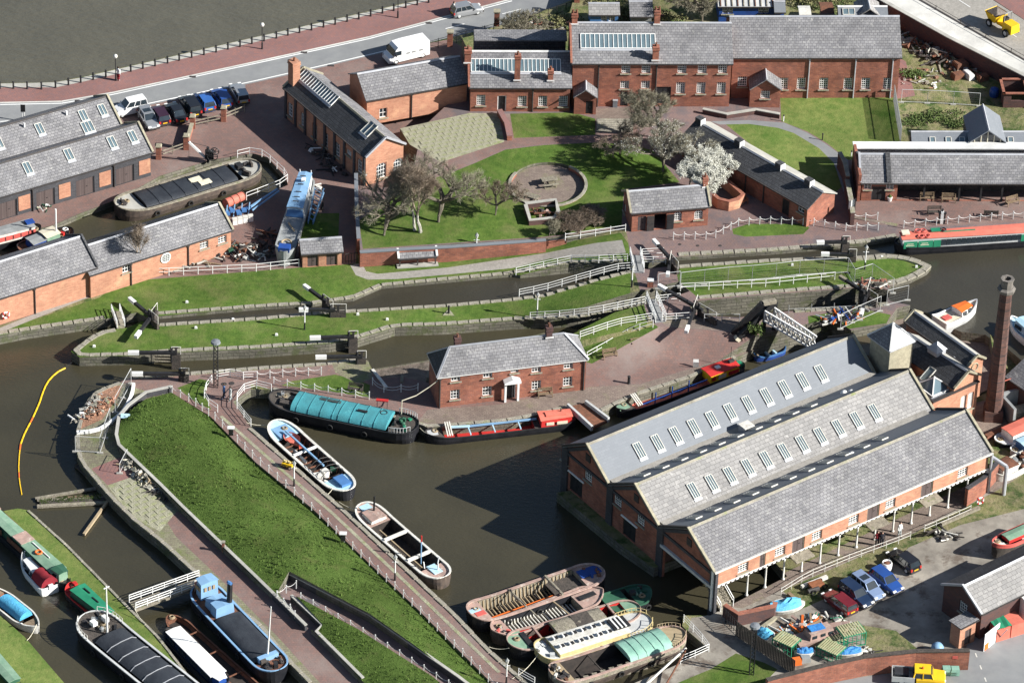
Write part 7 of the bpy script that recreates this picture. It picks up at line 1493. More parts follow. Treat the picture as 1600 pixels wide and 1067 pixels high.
def pile(name,label,cat,x,y,z,rx,ry,h,n,mks,rz=0,seed=1,sz=.5,long=.4,item='piece',stuff=False):
 rnd=random.Random(seed);t=thing(name,label,cat,PT(x,y,z),rz);M_={}
 for k in range(n):
  a=rnd.uniform(0,6.28);q=rnd.random()**.6;px,py=cos(a)*q*rx,sin(a)*q*ry;pz=h*(1-q)*rnd.uniform(.4,1)+.05;s=sz*rnd.uniform(.35,1.2);m=MB();c=(px,py,pz);rot=Matrix.Rotation(rnd.uniform(0,6.28),3,'Z')@Matrix.Rotation(rnd.uniform(-.5,.5),3,'X');typ=rnd.random()
  if typ<long:m.box(c,(s*rnd.uniform(2,4.5),s*.25,s*.18),rot=rot)
  elif typ<long+.25:m.box(c,(s,s*rnd.uniform(.5,1.1),s*.5),rot=rot,top=rnd.uniform(.6,1))
  elif typ<long+.4:m.tube(V(c),V(c)+rot@V((s*1.6,0,.1)),s*.18,n=7)
  else:m.raw([V(c)+V((rnd.uniform(-s,s)*.5,rnd.uniform(-s,s)*.5,rnd.uniform(-.2,.5)*s))for _ in range(4)],[(0,1,2),(0,1,3),(1,2,3),(2,0,3)])
  m.build(item,rnd.choice(mks),t)
 return t
def misc():
 rnd=random.Random(4)
 def flags(zn,name,px,z,u_px,sx,sy,mk='flag',h=.05):
  P=[PT(x,y,z)for x,y in px];poly=[(p.x,p.y)for p in P];a=PT(*u_px[0],z);b=PT(*u_px[1],z);u=(b-a);u.z=0;u.normalize();v=V((-u.y,u.x,0));o=P[0].copy();t=link(name,None,None,o);t['kind']='structure';k=0
  mes=[cmesh(f'flagstone_{name}_{i}',lambda m,i=i:m.box((0,0,h/2),((.975-.01*i)*sx,.965*sy,h),top=.99),mk)for i in range(3)];rest=MB()
  for i in range(-40,40):
   for j in range(-40,40):
    c=o+u*((i+(.5 if j%2 else 0))*sx)+v*(j*sy)
    if all(inpoly(c.x+dx*u.x*sx*.45+dy*v.x*sy*.45,c.y+dx*u.y*sx*.45+dy*v.y*sy*.45,poly)for dx in(-1,1)for dy in(-1,1)):
     if k<290:s=link('flagstone',mes[rnd.randrange(3)],t,c-o+V((0,0,rnd.uniform(-.02,.02))),math.atan2(u.y,u.x)+rnd.uniform(-.015,.015));s.scale=(rnd.uniform(.97,1),1,1);k+=1
     else:rest.box(c-o+V((0,0,h/2)),(sx*.95,sy*.95,h),math.atan2(u.y,u.x))
  if rest.v:r=rest.build('flagstone_run',mk,t);r['kind']='stuff'
 flags('','flagged_paving',[(625,201),(734,177),(778,178),(787,222),(688,253),(642,224)],UP,((625,201),(734,177)),.85,.7)
 flags('','slab_paving',[(170,760),(215,742),(240,772),(276,800),(251,830),(206,806)],0,((170,760),(215,742)),.95,.75)
 t=link('stone_steps',None,None,PT(932,208,UP));t['kind']='structure'
 for i in range(6):a,b=PT(932,206-2.6*i,UP)-t.location,PT(989,206-2.6*i,UP)-t.location;m=MB();m.beam(a+V((0,.15,.04+.06*i)),b+V((0,.15,.04+.06*i)),.34,.12);m.build('step','coping',t)
 def line(name,px,w,z=0,mk='white',dz=.012,dash=None):
  P=[PT(x,y,z)for x,y in px];m=MB()
  for a,b in zip(P,P[1:]):
   d=(b-a);L=d.length;d.normalize();n=V((-d.y,d.x,0))*w/2;up=V((0,0,dz));s=0
   while s<L:
    e=min(L,s+(dash or L));m.quad(a+d*s-n+up,a+d*e-n+up,a+d*e+n+up,a+d*s+n+up);s=e+(dash*2 if dash else 0)
  o=m.build(name,mk,fix=False);o['kind']='structure'
 line('road_edge_line',[(0,164),(96,162),(177,148),(400,99.5),(577,61),(800,2)],.16);line('road_kerb_edge',[(0,161),(96,159),(177,145),(400,97),(577,58.3),(800,-1)],.25,mk='concrete_pale',dz=.02)
 line('road_edge_line',[(0,190.5),(25,188.5),(212,166.5),(400,126.5),(519,99.5),(602,80)],.16);line('road_centre_line',[(696,45.5),(840,8)],.12,dash=2.4)
 line('kerb_line',[(1424,-7),(1630,111)],.3,UR,'iron',.02);line('lane_marking',[(1524,1020),(1542,1067)],.12,0,'white_old',dash=.6)
 line('works_line',[(1488,-6),(1560,40),(1640,92)],.1,UR,dash=3)
 for x,y in((122,158.3),(301,120.5),(475,82.6),(670,36.7),(517,103),(325,145)):
  m=MB();m.box((0,0,.015),(.7,.35,.02));o=m.build('drain_cover','iron',loc=PT(x,y));o['kind']='structure'
 line('stone_band',[(345,650),(430,725),(520,802),(640,915),(780,1050)],.35,0,'flag',.014)
 line('stone_band',[(1326,400-62),(1402,352)],.5,UP,'setts',.014)
 for x,y in((350,600),(362,599)):m=MB();m.lathe([(.3,.01),(.28,.03)],n=12);o=m.build('manhole_cover','iron',loc=PT(x,y));o['kind']='structure'
 P=[PZ(x,y,ZL+.03)for x,y in((102,575),(93,579),(85,585),(77,593),(71,603),(66,615),(62,628),(56,642),(50,655),(43,668),(37,680),(32,694),(30,710),(29,730),(30,750),(34,773))];Q=along(P,.9);o=Q[0].copy();t=thing('floating_boom','long yellow floating boom curving across the left basin','boom',o)
 for i,(a,b)in enumerate(zip(Q,Q[1:])):m=MB();m.tube(a-o,a.lerp(b,.94)-o,.085 if i<16 else.06,n=6);m.build('float','paint_yellow' if i%5 or i<10 else 'paint_orange',t)
 m=MB();m.path([Q[0]-o,PZ(112,566,ZL+.4)-o,PT(124,557)-o],.02);m.build('rope','iron',t)
 o=PZ(110,780,ZL);t=thing('timber_pontoon','weedy grey timber pontoon of long planks floating below the quay','pontoon',o);W_=lambda x,y:PZ(x,y,ZL+.15)-o
 for i,(a,b,mk,w)in enumerate((((55,779),(150,763),'wood_old',.3),((58,782),(165,776),'wood_old',.35),((104,778),(168,775),'wood',.3),((58,791),(168,785),'wood_old',.4),((62,786),(166,780),'wood_dark',.4))):m=MB();m.beam(W_(*a),W_(*b),w,.2);m.build('plank',mk,t)
 m=MB();rr=random.Random(8)
 for k in range(260):a=W_(rr.uniform(62,155),0);x=rr.uniform(62,158);q=W_(x,786-(x-62)*.08+rr.uniform(-5,3));m.quad(q+V((-.06,0,.1)),q+V((.06,0,.1)),q+V((rr.uniform(-.1,.1),.0,.1+rr.uniform(.1,.3))))
 w_=m.build('weeds','leaf',t,fix=False);w_['kind']='stuff'
 for(a,b,l,mk)in(((119,727),(172,775),'long dark timber fender beam along the quay corner','wood_dark'),((171,779),(131,835),'pale tapered pole lying in the water below the pontoon','tan')):o=PZ(*a,ZL+.2);m=MB();m.beam((0,0,0),PZ(*b,ZL+.2)-o,.38 if mk=='wood_dark' else.24,.25);tag(m.build('timber_beam',mk,loc=o),l,'beam')
 pile('brick_rubble','heap of red broken brick at the collapsed quay corner','rubble',152,638,0,2.4,1.0,.45,150,['crushed','crushed','brick_orange','coping'],rz=.95,seed=3,sz=.34,long=0,item='brick')
 pile('edge_stones','row of pale loose stones along the collapsed quay edge','rubble',136,640,0,.5,3.2,.25,60,['coping','concrete','lead_white'],rz=-.45,seed=4,sz=.5,long=0,item='stone')
 pile('stone_heap','heap of pale cut stones against the mound wall','rubble',224,748,0,.8,3.0,.7,130,['cream','coping','tan','concrete'],rz=.72,seed=5,sz=.5,long=0,item='stone');pile('stone_pallet','small pallet of pale stones in a wire crate','rubble',203,727,0,.8,.8,.7,30,['cream','coping'],seed=6,sz=.5,long=0,item='stone')
 pile('iron_scrap','tangle of dark iron rods beside the stone heap','scrap',247,772,0,1.4,.6,.3,22,['iron','wood_dark'],rz=-.6,seed=7,sz=.5,long=.9)
 P=pts([(209,603),(208,612),(204,625),(198,637),(188,652),(180,657),(163,671),(145,677),(119,679)],0);Q=along(P,1.2);o=Q[0].copy();t=thing('white_barrier','white plastic barrier pipe curving round the collapsed corner','barrier',o)
 for a,b in zip(Q,Q[1:]):m=MB();m.beam(a-o+V((0,0,.25)),a.lerp(b,.95)-o+V((0,0,.25)),.3,.3);m.build('barrier_section','white',t)
 t=thing('info_board','grey information board leaning on the mound wall','sign',PT(196,660));m=MB();m.box((0,0,.8),(.9,.5,.05),rot=Matrix.Rotation(.5,3,'X'));m.build('panel','paint_paleblue',t);m=MB();m.tube((-.3,0,0),(-.3,0,.75),.04);m.tube((.3,0,0),(.3,0,.75),.04);m.build('leg','iron',t)
 for x,y,l in((536,848,'black and white sign box on the chain fence beside the derelict barge'),(361,683,'white topped sign box on the chain fence at the mound tip')):t=thing('sign_box',l,'sign',PT(x,y));m=MB();m.box((0,0,.75),(.45,.3,.9));m.build('box_body','black',t);m=MB();m.box((0,-.05,1.2),(.7,.5,.08));m.build('lid','lead_white',t)
 t=thing('bank_post','small stone post on the lower mound wall above the brick path','post',PT(349,862));m=MB();m.box((0,0,.6),(.25,.25,1.2));m.build('post','brick',t);m=MB();m.box((0,0,1.2),(.35,.35,.1));m.build('cap','coping',t)
 t=thing('planter_cart','yellow flower cart on the brick quay beside the lamp post','cart',PT(450,730),-.4);m=MB();m.box((0,0,.4),(1.1,.6,.3));m.build('tray','paint_yellow',t)
 for k in range(5):m=MB();m.lathe([(.02,.0),(.14,.1),(.02,.25)],(-.45+.22*k,.05*(-1)**k,.55),6);m.build('flower_clump','paint_cream_yellow',t)
 for s in(-1,1):m=MB();m.torus((.3*s,-.32,.2),.18,.04,10,5,'Y');m.build('wheel','black',t)
 t=thing('red_gantry','red topped steel frame stand behind the turquoise barge','stand',PT(597,640),-.1);m=MB()
 for sx in(-.5,.5):m.tube((sx,0,0),(sx,0,1.1),.03)
 m.build('leg','iron',t);m=MB();m.box((0,0,1.15),(1.2,.35,.12));m.build('top','paint_red',t)
 o=PZ(627,640,.3);t=thing('gangway_rail','pale curved pipe rising from the barge stern to the toll house wall','pipe',o);m=MB();m.path([PZ(627,648,.2)-o,PZ(628,626,1.8)-o,PZ(650,618,2.0)-o,PZ(670,605,2.6)-o,PZ(687,592,3.4)-o],.045,6);m.build('pipe','cream',t)
 o=PT(325,254);t=thing('hand_crane','black iron hand crane with white timber jib on the brick square','crane',o)
 m=MB();m.tube((0,0,0),(0,0,1.9),.16,n=8);m.box((.15,0,1.0),(.9,.5,1.0));m.build('crane_frame','black',t)
 for q,r in(((.5,-.35,1.0),.55),((.1,-.38,1.5),.35),((.7,.35,1.2),.45)):
  m=MB();m.torus(q,r,.05,14,5,'Y');[m.box(q,(2*r,.05,.06),rot=Matrix.Rotation(a,3,'Y'))for a in(0,1.05,2.1)];m.build('gear_wheel','black',t)
 tip=PZ(295,222,2.6)-o;m=MB();m.beam((-.1,0,.4),tip,.22);m.build('jib','white',t);m=MB();m.path([tip,(0,0,2.0)],.03);m.path([tip,tip+V((0,0,-1.9))],.02);m.build('chain','iron',t)
 t=thing('boiler_drum','rust red cylindrical boiler drum lying beside the barge basin rail','boiler',PT(366,319),hdg(352,324,383,310));m=MB();m.tube((-1.2,0,.55),(1.2,0,.55),.5,n=14);m.build('drum','paint_coral',t,smooth=False)
 for x in(-1.15,-.4,.4,1.15):m=MB();m.tube((x-.04,0,.55),(x+.04,0,.55),.54,n=14);m.build('band','paint_rust',t)
 t=thing('blue_machine','blue painted winch frame on the timber dock by the boiler','machine',PT(372,335),.3)
 for k in range(5):m=MB();m.box((-1.2+.6*k,.3*sin(k*2),.4+.1*(k%2)),(.5,.9-.12*k,.25));m.build('frame_block','paint_midblue',t)
 for k in range(4):m=MB();m.beam((-1.4+.8*k,-.5,.1),(-1.0+.8*k,.6,.9),.1);m.build('frame_bar','paint_sky',t)
 m=MB();m.beam((1.4,.2,.6),(4.8,2.4,.9),.18);m.beam((1.4,-.5,.6),(4.9,2.0,.9),.14);m.build('long_arm','paint_sky',t)
 for k in range(4):p=PT(367+8.2*k,350-1.8*k);t=thing('white_drum',['first of four white crates in a row, nearest the shed','second white crate from the shed in the row of four','third white crate from the shed in the row of four','fourth white crate, furthest from the shed wall'][k],'crate',p,.25,'row of white crates');m=MB();m.box((0,0,.3),(.5,.5,.6),top=.95);m.build('crate_body','white',t);m=MB();m.box((0,0,.63),(.54,.54,.06));m.build('lid','white_old',t)
 pile('engine_parts','crowded heap of pale and rusty engine parts beside the shed windows','scrap',352,393,0,3.0,1.4,1.0,90,['iron','white_old','paint_rust','paint_grey','concrete','paint_dkgreen'],rz=.25,seed=11,sz=.55,long=.3)
 pile('engine_parts','heap of dark machinery and spoked wheels behind the white fence','scrap',392,397,0,2.4,1.3,1.2,90,['iron','iron','paint_grey','white_old','wood_dark','paint_rust'],rz=.1,seed=12,sz=.55,long=.35)
 pile('dark_scrap','dark scrap iron in the shade beside the landed narrowboat','scrap',417,378,0,1.0,2.2,1.0,50,['iron','iron','wood_dark','paint_rust'],seed=13,sz=.5);pile('timber_stack','low pile of grey timbers and a boat prop against the brick shed','scrap',285,413,0,3.2,.7,.4,40,['wood_old','wood_dark','concrete','wood'],rz=.22,seed=14,sz=.7,long=.7)
 pile('flint_heap','small heap of white bags by an arched door of the workshop','bags',71,327,0,1.1,.5,.5,16,['white','cream','paint_dkgreen'],rz=.3,seed=15,sz=.5,long=.1)
 t=thing('blue_trailer','blue lattice boat trailer standing right of the landed narrowboat','trailer',PT(492,330),hdg(484,350,500,300));m=MB()
 for s in(-.5,.5):m.beam((-2.6,s*.5,.3),(2.6,s,1.2),.12);m.beam((-2.6,s*.5,.1),(2.6,s,.7),.1)
 for k in range(7):m.beam((-2.4+.7*k,-.4,.35+.12*k),(-1.8+.7*k,.4,.4+.12*k),.08)
 m.build('lattice_frame','paint_sky',t)
 for s in(-.7,.7):m=MB();m.torus((.5,s,.4),.35,.09,12,6,'Y');m.build('wheel','tyre',t)
 pile('yard_clutter','pale ropes and gear beside the blue trailer','clutter',486,305,0,.8,2.0,.6,26,['white_old','iron','wood_old','lead'],rz=-.2,seed=16,sz=.45)
 for x,y,l in((496,240,'dark exhibit wagon frame in the shade beside the gable hall, upper'),(519,264,'white striped barrier trestle in the shade beside the gable hall')):pile('shade_exhibit',l,'exhibit',x,y,0,2.0,.7,.7,24,['iron','wood_dark','white','black'],rz=-.8,seed=int(x),sz=.5,long=.7)
 t=thing('lamp_bracket','small street lamp with bracket at the corner of the gable hall','street lamp',PT(562,308));m=MB();m.tube((0,0,0),(0,0,2.6),.05);m.tube((0,0,2.6),(.5,0,2.75),.04);m.build('post','black',t);m=MB();m.box((.55,0,2.78),(.35,.15,.08));m.build('lamp_head','white',t)
 pile('rusty_engine','rust red engine parts inside the sunken brick pen','engine',845,335,UP,1.5,.6,.6,34,['paint_rust','paint_rust','paint_salmon','iron'],seed=17,sz=.5,long=.3)
 t=thing('lock_model','white and black paddle gear exhibit on the terrace above the trip boat','exhibit',PT(1471,349,UP));m=MB();m.box((0,0,.75),(.3,.3,1.5));m.build('white_column','white',t)
 for s in(-.28,.28):m=MB();m.box((s,0,.6),(.14,.3,1.3));m.box((s,0,1.3),(.3,.3,.12));m.build('black_side','black',t)
 m=MB();m.tube((0,0,1.5),(0,0,1.8),.1);m.build('spindle','iron',t);t=thing('white_tub','white planter tub beside the dark veranda door','planter',PT(1390,314,UP));m=MB();m.lathe([(.2,0),(.3,.5),(.26,.5)],n=10);m.build('tub','white',t);m=MB();m.lathe([(.25,.45),(.12,.7),(.02,.8)],n=7);m.build('plant','leaf',t)
 t=thing('a_board','white display board on the sett quay beside the yellow cabin','sign',PT(1087,574));m=MB();m.box((0,-.12,.45),(.55,.05,.8),rot=Matrix.Rotation(.25,3,'X'));m.box((0,.12,.45),(.55,.05,.8),rot=Matrix.Rotation(-.25,3,'X'));m.build('panel','white',t)
 t=thing('capstan_post','short black cast iron post on the red quay paving','post',PT(982.5,599));m=MB();m.lathe([(.2,0),(.15,.1),(.14,.75),(.18,.85),(.1,.9)],n=10);m.build('post','black',t)
 t=thing('litter_bin','blue grey bin against the wall of the central block','bin',PT(961,167,UP));m=MB();m.box((0,0,.4),(.5,.4,.8));m.build('bin_body','slate_smooth',t);m=MB();m.box((0,0,.85),(.55,.45,.1));m.build('lid','lead',t)
 for i,(x,y)in enumerate(((1285,219),(1330,246),(1224,190))):t=thing('path_light',['low path light at the bend beside the dry lawn','low path light near the end of the tarmac path','low path light by the side porch'][i],'path light',PT(x,y,UP));m=MB();m.tube((0,0,0),(0,0,.7),.06,n=6);m.build('post','black' if i==0 else 'white',t);m=MB();m.lathe([(.09,.7),(.09,.82),(.02,.86)],n=7);m.build('cap','iron',t)
 for i,(x,y)in enumerate(((1062,382),(1090,384),(1125,384),(1168,391))):m=MB();m.lathe([(.2,.005),(.18,.015)],n=8);o=m.build('drain_cover','iron',loc=PT(x,y,UP));o['kind']='structure'
 for x,y,l in((627,600,'left upright slab standing in the drained pond'),(668,594,'upright slab in the drained pond against the toll house')):t=thing('pond_slab',l,'slab',PZ(x,y+6,-1.0));m=MB();m.box((0,0,.6),(.3,1.1,1.2),rot=Matrix.Rotation(.1,3,'Y'));m.build('slab','wood_old',t)
 o=PT(582,578);m=MB();m.beam((0,0,0),PT(604,606)-o,.3,.25);tag(m.build('pond_beam','white_old',loc=o),'pale timber beam along the edge of the drained pond','beam')
 pile('scrap_heap','long heap of rusty iron scrap beneath the access road wall','scrap',1465,90,UP,5.5,1.3,.9,130,['paint_rust','iron','wood_dark','wood_old','concrete'],rz=-.72,seed=21,sz=.7,long=.45);pile('scrap_heap','mixed heap of stones and debris beside the store gable','scrap',1421,48,UP,1.6,2.6,.6,50,['concrete','iron','wood_old','paint_rust'],seed=22,sz=.6,long=.2);pile('scrap_heap','scattered pale rubble on the scrap yard ground','rubble',1445,125,UP,2.8,2.2,.25,60,['concrete','wood_old','white_old','crushed'],seed=23,sz=.4,long=.15)
 for x,y,d,mk,l in((1500,107,(1.5,1.2,.8),'paint_rust','rust orange iron box in the scrap yard'),(1496,122,(1.3,.9,.6),'paint_rust','low rusty iron lump below the orange box'),(1513,121,(.7,1.5,.6),'lead_white','pale grey fridge shaped box in the scrap yard'),(1535,125,(1.2,.8,.6),'paint_rust','rusty drum shaped lump right of the pale box')):
  t=thing('scrap_box',l,'scrap',PT(x,y,UP),.5);m=MB();m.box((0,0,d[2]/2),d,top=.93);m.build('box_body',mk,t);m=MB();m.box((0,0,d[2]+.03),(d[0]*.8,d[1]*.8,.06));m.build('lid',mk,t)
 t=thing('barrel','rust red barrel standing at the wall of the scrap yard','barrel',PT(1472,72,UP));m=MB();m.lathe([(.3,0),(.38,.4),(.3,.85)],n=10);m.build('barrel_body','paint_salmon',t);pile('scrap_heap','rusty steel frames leaning in the scrap yard','scrap',1518,98,UP,1.8,.7,.5,18,['paint_rust','iron'],rz=-.5,seed=24,sz=.8,long=1.0)
 t=thing('blue_tank','blue plastic tank beside the brick pen','tank',PT(1553,150,UP));m=MB();m.lathe([(.5,0),(.55,.6),(.45,.9),(.1,1.0)],n=10);m.build('tank_body','paint_blue',t);pile('garden_clutter','woody clutter and stumps behind the west terrace','clutter',850,45,UP,3.4,1.4,.7,60,['wood_dark','wood_old','bark','brick','concrete'],seed=25,sz=.6);pile('brick_ruin','ruined brick stub between the terrace chimneys','ruin',1010,28,UP,1.6,.8,1.2,24,['brick','brick_dark'],seed=26,sz=.8,long=0)
 for x,y,l in((703,72,'left brick pier behind the low wing'),(793,58,'brick stub behind the west terrace glazing'),(901,15,'brick pier by the railing near the blue shed'),(776,40,'brick pier in the roadside railing')):t=thing('brick_pier',l,'pier',PT(x,y,.8));m=MB();m.box((0,0,.9),(.6,.6,1.8));m.build('pier_shaft','brick',t);m=MB();m.box((0,0,1.85),(.75,.75,.15));m.build('cap','parapet',t)
 pile('dredger_parts','blue, orange and white machinery parts lying by the large lock','machinery',1318,496,UP,3.2,.8,.7,50,['paint_blue','paint_orange','white_old','iron','paint_grey'],rz=.45,seed=31,sz=.6,long=.55);pile('lock_debris','broken timber at the right end of the large lock','debris',1365,445,UP,1.8,.8,.4,30,['wood_old','brick','wood_dark','white_old'],seed=32,sz=.6,long=.6)
 t=thing('bulk_bag','round white bulk bag filled with brown rubble beside the black car','bag',PT(1385,890));m=MB();m.lathe([(.42,0),(.52,.2),(.5,.85),(.44,.95),(.38,.8)],n=12);m.build('bag','white',t,smooth=True);m=MB();m.lathe([(.42,.75),(.2,.92),(.02,.95)],n=8);m.build('contents','paint_rust',t)
 t=thing('log_trailer','old wooden cannon shaped trailer beside the white yard fence','trailer',PT(1272,922),.5);m=MB();m.box((.3,.2,.5),(1.4,.8,.3));m.build('deck','wood_red',t);m=MB();m.tube((-.9,-.3,.35),(.3,-.3,.35),.25,n=10);m.build('drum','iron',t)
 for sx,sy in((-.4,-.6),(1.0,-.3),(1.0,.7)):m=MB();m.torus((sx,sy,.3),.25,.07,10,5,'Y');m.build('wheel','tyre',t)
 for a,b,l,mk in(((1252,920),(1292,904),'white beam resting beside the yard fence','white_old'),((1326,911),(1347,901),'pale timber baulks behind the blue car','wood'),((1470,822),(1530,796),'long pale timber baulk at the end of the yard verge','wood_old'),((1232,930),(1248,945),'pale planks stacked at the corner of the yard fence','wood'),((1170,998),(1212,968),'long cream concrete kerb ramp beside the brick platform','parapet')):
  o=PT(*a);m=MB();m.beam((0,0,.25),PT(*b)-o+V((0,0,.25)),.35,.3);tag(m.build('timber_baulk',mk,loc=o),l,'timber')
 def sheet(label,x,y,rx,ry,h,mk,base='white_old',rz=.4,seed=1,z=0):
  t=thing('sheeted_boat',label,'boat',PT(x,y,z),rz);m=MB();rr=[]
  for i in range(9):q=-1+2*i/8;w=ry*(1-abs(q)**2.5)*.95+.06;rr.append([(q*rx,-w*.8,.1),(q*rx,-w,.55),(q*rx,w,.55),(q*rx,w*.8,.1)])
  m.loft(rr);m.build('hull',base,t);m=MB();rr=[];r_=random.Random(seed)
  for i in range(8):q=-.75+1.5*i/7;rr.append([(q*rx,ry*.85*(-1+2*j/7)*(1-abs(q)**3),.58+h*(1-abs(-1+2*j/7)**2)*(1-q*q*.5)*r_.uniform(.55,1.2))for j in range(8)])
  m.loft(rr,closed=False,cap=False);m.build('tarpaulin',mk,t);return t
 sheet('white dinghy under a bright blue sheet beside the warehouse yard fence',1226,952,2.0,1.0,.6,'tarp_sky',rz=.35,seed=2);sheet('heap under a turquoise blue tarpaulin beside the plank fence',1195,998,1.0,.9,.6,'tarp_sky',rz=-.8,seed=3);sheet('blue sheeted heap beneath the green trailers',1326,1024,1.5,.6,.4,'tarp_blue',rz=.2,seed=4);sheet('blue sheet bundle near the orange crate in the compound',1257,1024,1.0,.5,.4,'tarp_blue',rz=.1,seed=5)
 t=thing('wooden_launch','orange brown wooden cabin boat lying in the scrap compound','boat',PT(1284,1000),.5);m=MB();rr=[]
 for i in range(9):q=-1+2*i/8;w=.9*(1-max(0,q)**2.2*.95);rr.append([(q*2.9,-w*.7,.2),(q*2.9,-w,.9+max(0,q)*.4),(q*2.9,w,.9+max(0,q)*.4),(q*2.9,w*.7,.2)])
 m.loft(rr);m.build('hull','paint_salmon',t);m=MB();m.box((-.4,0,1.2),(2.6,1.3,.7),top=.92);c=m.build('cabin','paint_salmon',t)
 for x in(-1.2,-.3,.5):m=MB();m.box((x,-.65,1.2),(.45,.08,.3));m.build('cabin_window','glass',c)
 m=MB();m.box((-.6,.2,1.6),(1.6,.9,.08),rot=Matrix.Rotation(.1,3,'Y'));m.build('blue_sheet','tarp_blue',t)
 pile('compound_timber','jumble of orange and white timbers across the scrap compound','timber',1250,985,0,2.8,1.1,1.0,60,['paint_salmon','white_old','wood','paint_orange','paint_paleblue'],rz=.5,seed=41,sz=.8,long=.8);pile('compound_scrap','dark mixed scrap at the back of the compound','scrap',1308,975,0,2.4,.9,.8,50,['wood_dark','iron','paint_green','leaf','white_old'],rz=-.3,seed=42,sz=.6);pile('tyre_heap','black tyres and tubing at the corner of the compound','scrap',1348,1020,0,1.2,.8,.5,30,['black','iron','white_old'],seed=43,sz=.5)
 def cage(x,y,L,W,Hh,label,n=8,rz=.42,m2='paint_green'):
  t=thing('slatted_cage',label,'cage',PT(x,y),rz,'green framed cages in the compound');m=MB()
  for sx in(-L/2,L/2):
   for sy in(-W/2,W/2):m.beam((sx,sy,0),(sx,sy,Hh),.08)
  for sy in(-W/2,W/2):m.beam((-L/2,sy,Hh),(L/2,sy,Hh),.08);m.beam((-L/2,sy,.1),(L/2,sy,.1),.08)
  for sx in(-L/2,L/2):m.beam((sx,-W/2,Hh),(sx,W/2,Hh),.08)
  m.build('cage_frame','paint_green',t)
  for i in range(n):m=MB();m.box((-L/2+(i+.5)*L/n,0,Hh+.06),(L/n*.6,W,.05));m.build('top_slat','slat',t)
  m=MB();[m.beam((-L/2+L*k/5,-W/2,.1),(-L/2+L*k/5,-W/2,Hh),.05)for k in range(1,5)];[m.beam((L/2,-W/2+W*k/4,.1),(L/2,-W/2+W*k/4,Hh),.05)for k in range(1,4)];m.beam((-L/2,-W/2,Hh/2),(L/2,-W/2,Hh/2),.05);m.build('side_bars','paint_green',t)
 cage(1328,1003,2.3,1.7,1.5,'tall green cage with pale slatted top at the right of the compound',9);cage(1298,1024,2.2,1.6,1.0,'low green cage with pale slatted top behind the curved wall',10,-.6);cage(1228,1014,2.1,1.6,1.2,'green cage with slatted top nearest the plank fence',9,-.6);cage(1307,1010,1.6,1.1,.9,'small green cage with open top in the middle of the compound',5)
 for x,y,mk,l in((1244,1036,'paint_orange','orange crate at the bottom of the compound'),(1258,1032,'paint_grey','grey crate beside the orange crate')):t=thing('crate',l,'crate',PT(x,y),.3);m=MB();m.box((0,0,.25),(.9,.7,.5),top=.9);m.build('crate_body',mk,t);m=MB();m.box((0,0,.52),(.8,.6,.05));m.build('lid',mk,t)
 t=thing('blue_barrel','pale blue domed tank behind the street wall','tank',PT(1464,1018));m=MB();m.lathe([(.55,0),(.6,.6),(.4,.9),(.05,1.0)],n=12);m.build('tank_body','paint_sky',t,smooth=True)
 t=thing('bagged_pallet','pallet of orange wrapped blocks with green sheet beside the yard shed','pallet',PT(1575,985),.5)
 for k in range(2):
  for j in range(2):m=MB();m.box((-1.2+k*1.6,-.5+j*1.1,.7),(1.5,1.0,1.4),top=.97);m.build('wrapped_block','paint_coral',t)
 m=MB();m.loft([[(-1.9+i*.4,-1.0,1.45+.08*(i%2)),(-1.9+i*.4,.6,1.48+.06*((i+1)%2))]for i in range(5)],closed=False,cap=False);m.build('green_sheet','paint_green',t)
 t=thing('site_hoarding','white and orange hoarding panels propped beside the wrapped pallet','hoarding',PT(1548,1008),.9);m=MB();m.box((0,0,1.0),(2.4,.06,2.0));m.build('panel','white',t);m=MB();m.box((-.8,-.05,.4),(.6,.04,.7));m.build('orange_patch','paint_orange',t);m=MB();m.beam((1.1,0,0),(1.1,-.9,1.7),.07);m.build('prop','lead',t)
 t=thing('white_container','tall white container end at the right edge above the orange blocks','container',PT(1606,965),.5);m=MB();m.box((0,0,1.4),(2.0,2.4,2.8));m.build('container_body','white',t);m=MB();m.box((0,-1.22,1.4),(1.6,.06,2.4));m.build('door','white_old',t)
 t=thing('sacks','stack of pale green sacks at the foot of the street wall','sacks',PT(1487,1052),.05)
 for k in range(6):m=MB();m.box((-.55+.8*(k%2),-.05*k,.2+.28*(k//2)),(.85,.7,.3),top=.85);m.build('sack','tarp_green',t)
 t=thing('wall_sign','small red and white sign on the end of the street wall','sign',PT(1490,1044,0)+V((0,-.25,1.5)),0);m=MB();m.box((0,0,0),(.5,.04,.3));m.build('panel','paint_pink',t)
 pile('planks_heap','black sheeting and boards heaped at the far end of the verge','debris',1478,838,0,1.5,.7,.7,34,['black','iron','white_old','wood_dark'],seed=44,sz=.6,long=.3);t=thing('tilted_panel','grey brown panel leaning beside the black sheeting','panel',PT(1453,838),.6);m=MB();m.box((0,0,.5),(1.2,.1,1.1),rot=Matrix.Rotation(.6,3,'X'));m.build('panel','wood_dark',t)
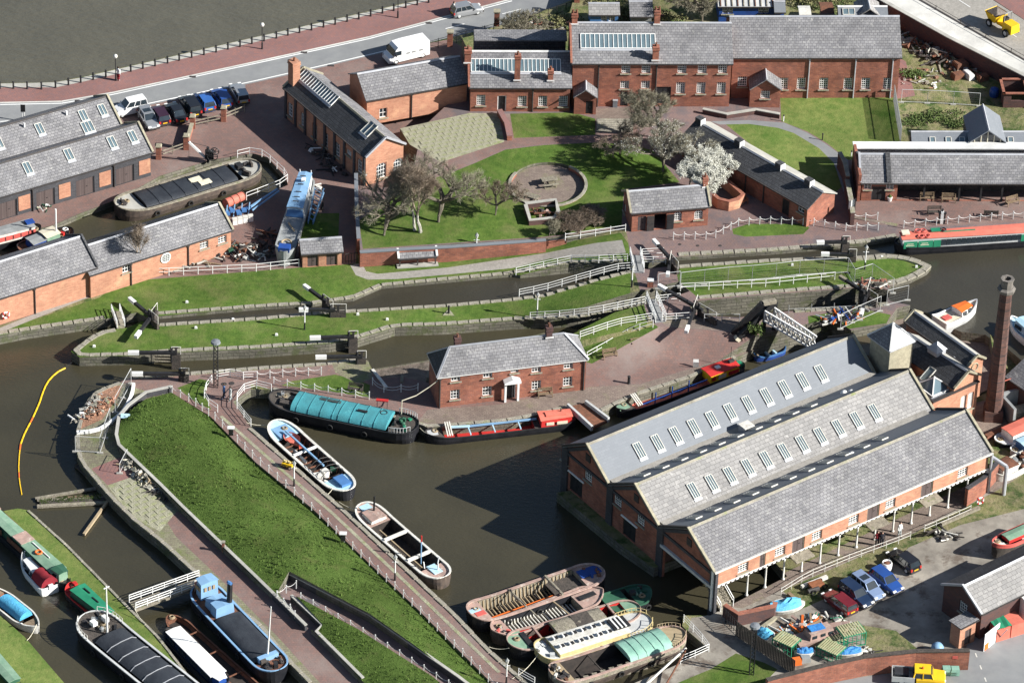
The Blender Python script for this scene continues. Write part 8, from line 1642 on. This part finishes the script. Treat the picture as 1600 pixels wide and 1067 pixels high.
 t=thing('coal_bay','grey block walled bay at the foot of the tall chimney','bay',PT(1572,652),.45);m=MB();m.box((0,0,1.0),(.3,3.0,2.0));m.box((1.6,1.4,1.0),(3.0,.3,2.0));m.build('block_wall','paint_grey',t);m=MB();m.box((1.4,-.4,.5),(1.6,1.2,1.0));m.build('low_block','wood_old',t)
 s=gable('slate_outbuilding','dark slate outbuilding right of the tall chimney',(1570,588),(1640,636),(1612,560),2.6,z0=0,pitch=25);s.walls('brick_dark');s.roof('slate',ridge='lead')
 m=MB();m.tube((0,0,0),(2.2,.9,.4),.05,n=6);tag(m.build('red_pole','paint_coral',loc=PZ(1567,596,2.5)),'thin red pole jutting from the tall chimney','pole')
 o=PZ(1120,1025,.5);m=MB();a=PT(1010,1072);b=PZ(1072,1012,1.2);t=thing('derrick_spar','long pale rusty spar leaning across the near dock','spar',a);m.tube((0,0,.3),b-a,.13,.1,8);m.build('spar','white_old',t);m=MB();m.tube((1.2,-1.5,.2),b-a+V((0,-.2,0)),.09,n=7);m.build('brace','paint_rust',t)
 for a,za,b,zb,l in(((385,660),.1,(424,662),.1,'rope from the open barge bow to the towpath corner'),((512,772),.1,(520,762),.2,'short rope from the open barge stern to the quay'),((530,784),.1,(568,796),.3,'rope from the derelict barge bow to the quay'),((764,1010),.1,(795,1012),.4,'rope from the covered barge bow to the quay edge'),((800,1060),.1,(842,1020),.4,'long slack rope from the yellow barge to the quay'),((227,975),.1,(210,950),.8,'rope from the black coasting barge to the footbridge end'),((42,1000),.1,(57,975),.2,'rope from the blue sheeted boat to the near bank'),((656,668),.3,(668,677),.1,'rope between the turquoise barge and red narrowboat')):
  A=PT(*a,za);B=PT(*b,zb);t=thing('mooring_rope',l,'rope',A);m=MB();D=B-A;m.path([D*s+V((0,0,-.5*4*s*(1-s)*min(1,D.length/5)))for s in(0,.2,.4,.6,.8,1)],.03,4);m.build('rope','cream',t)
 P=pts([(862,1078),(940,1052),(1010,1030),(1060,1012)],0);Q=along(P,.9);o=Q[0].copy();t=thing('timber_piling','row of weathered timber piles along the near dock edge','piling',o)
 for q in Q:m=MB();m.box(q-o+V((0,.1,-.5)),(.5,.25,1.5),.35);m.build('pile','wood_old',t)
misc()
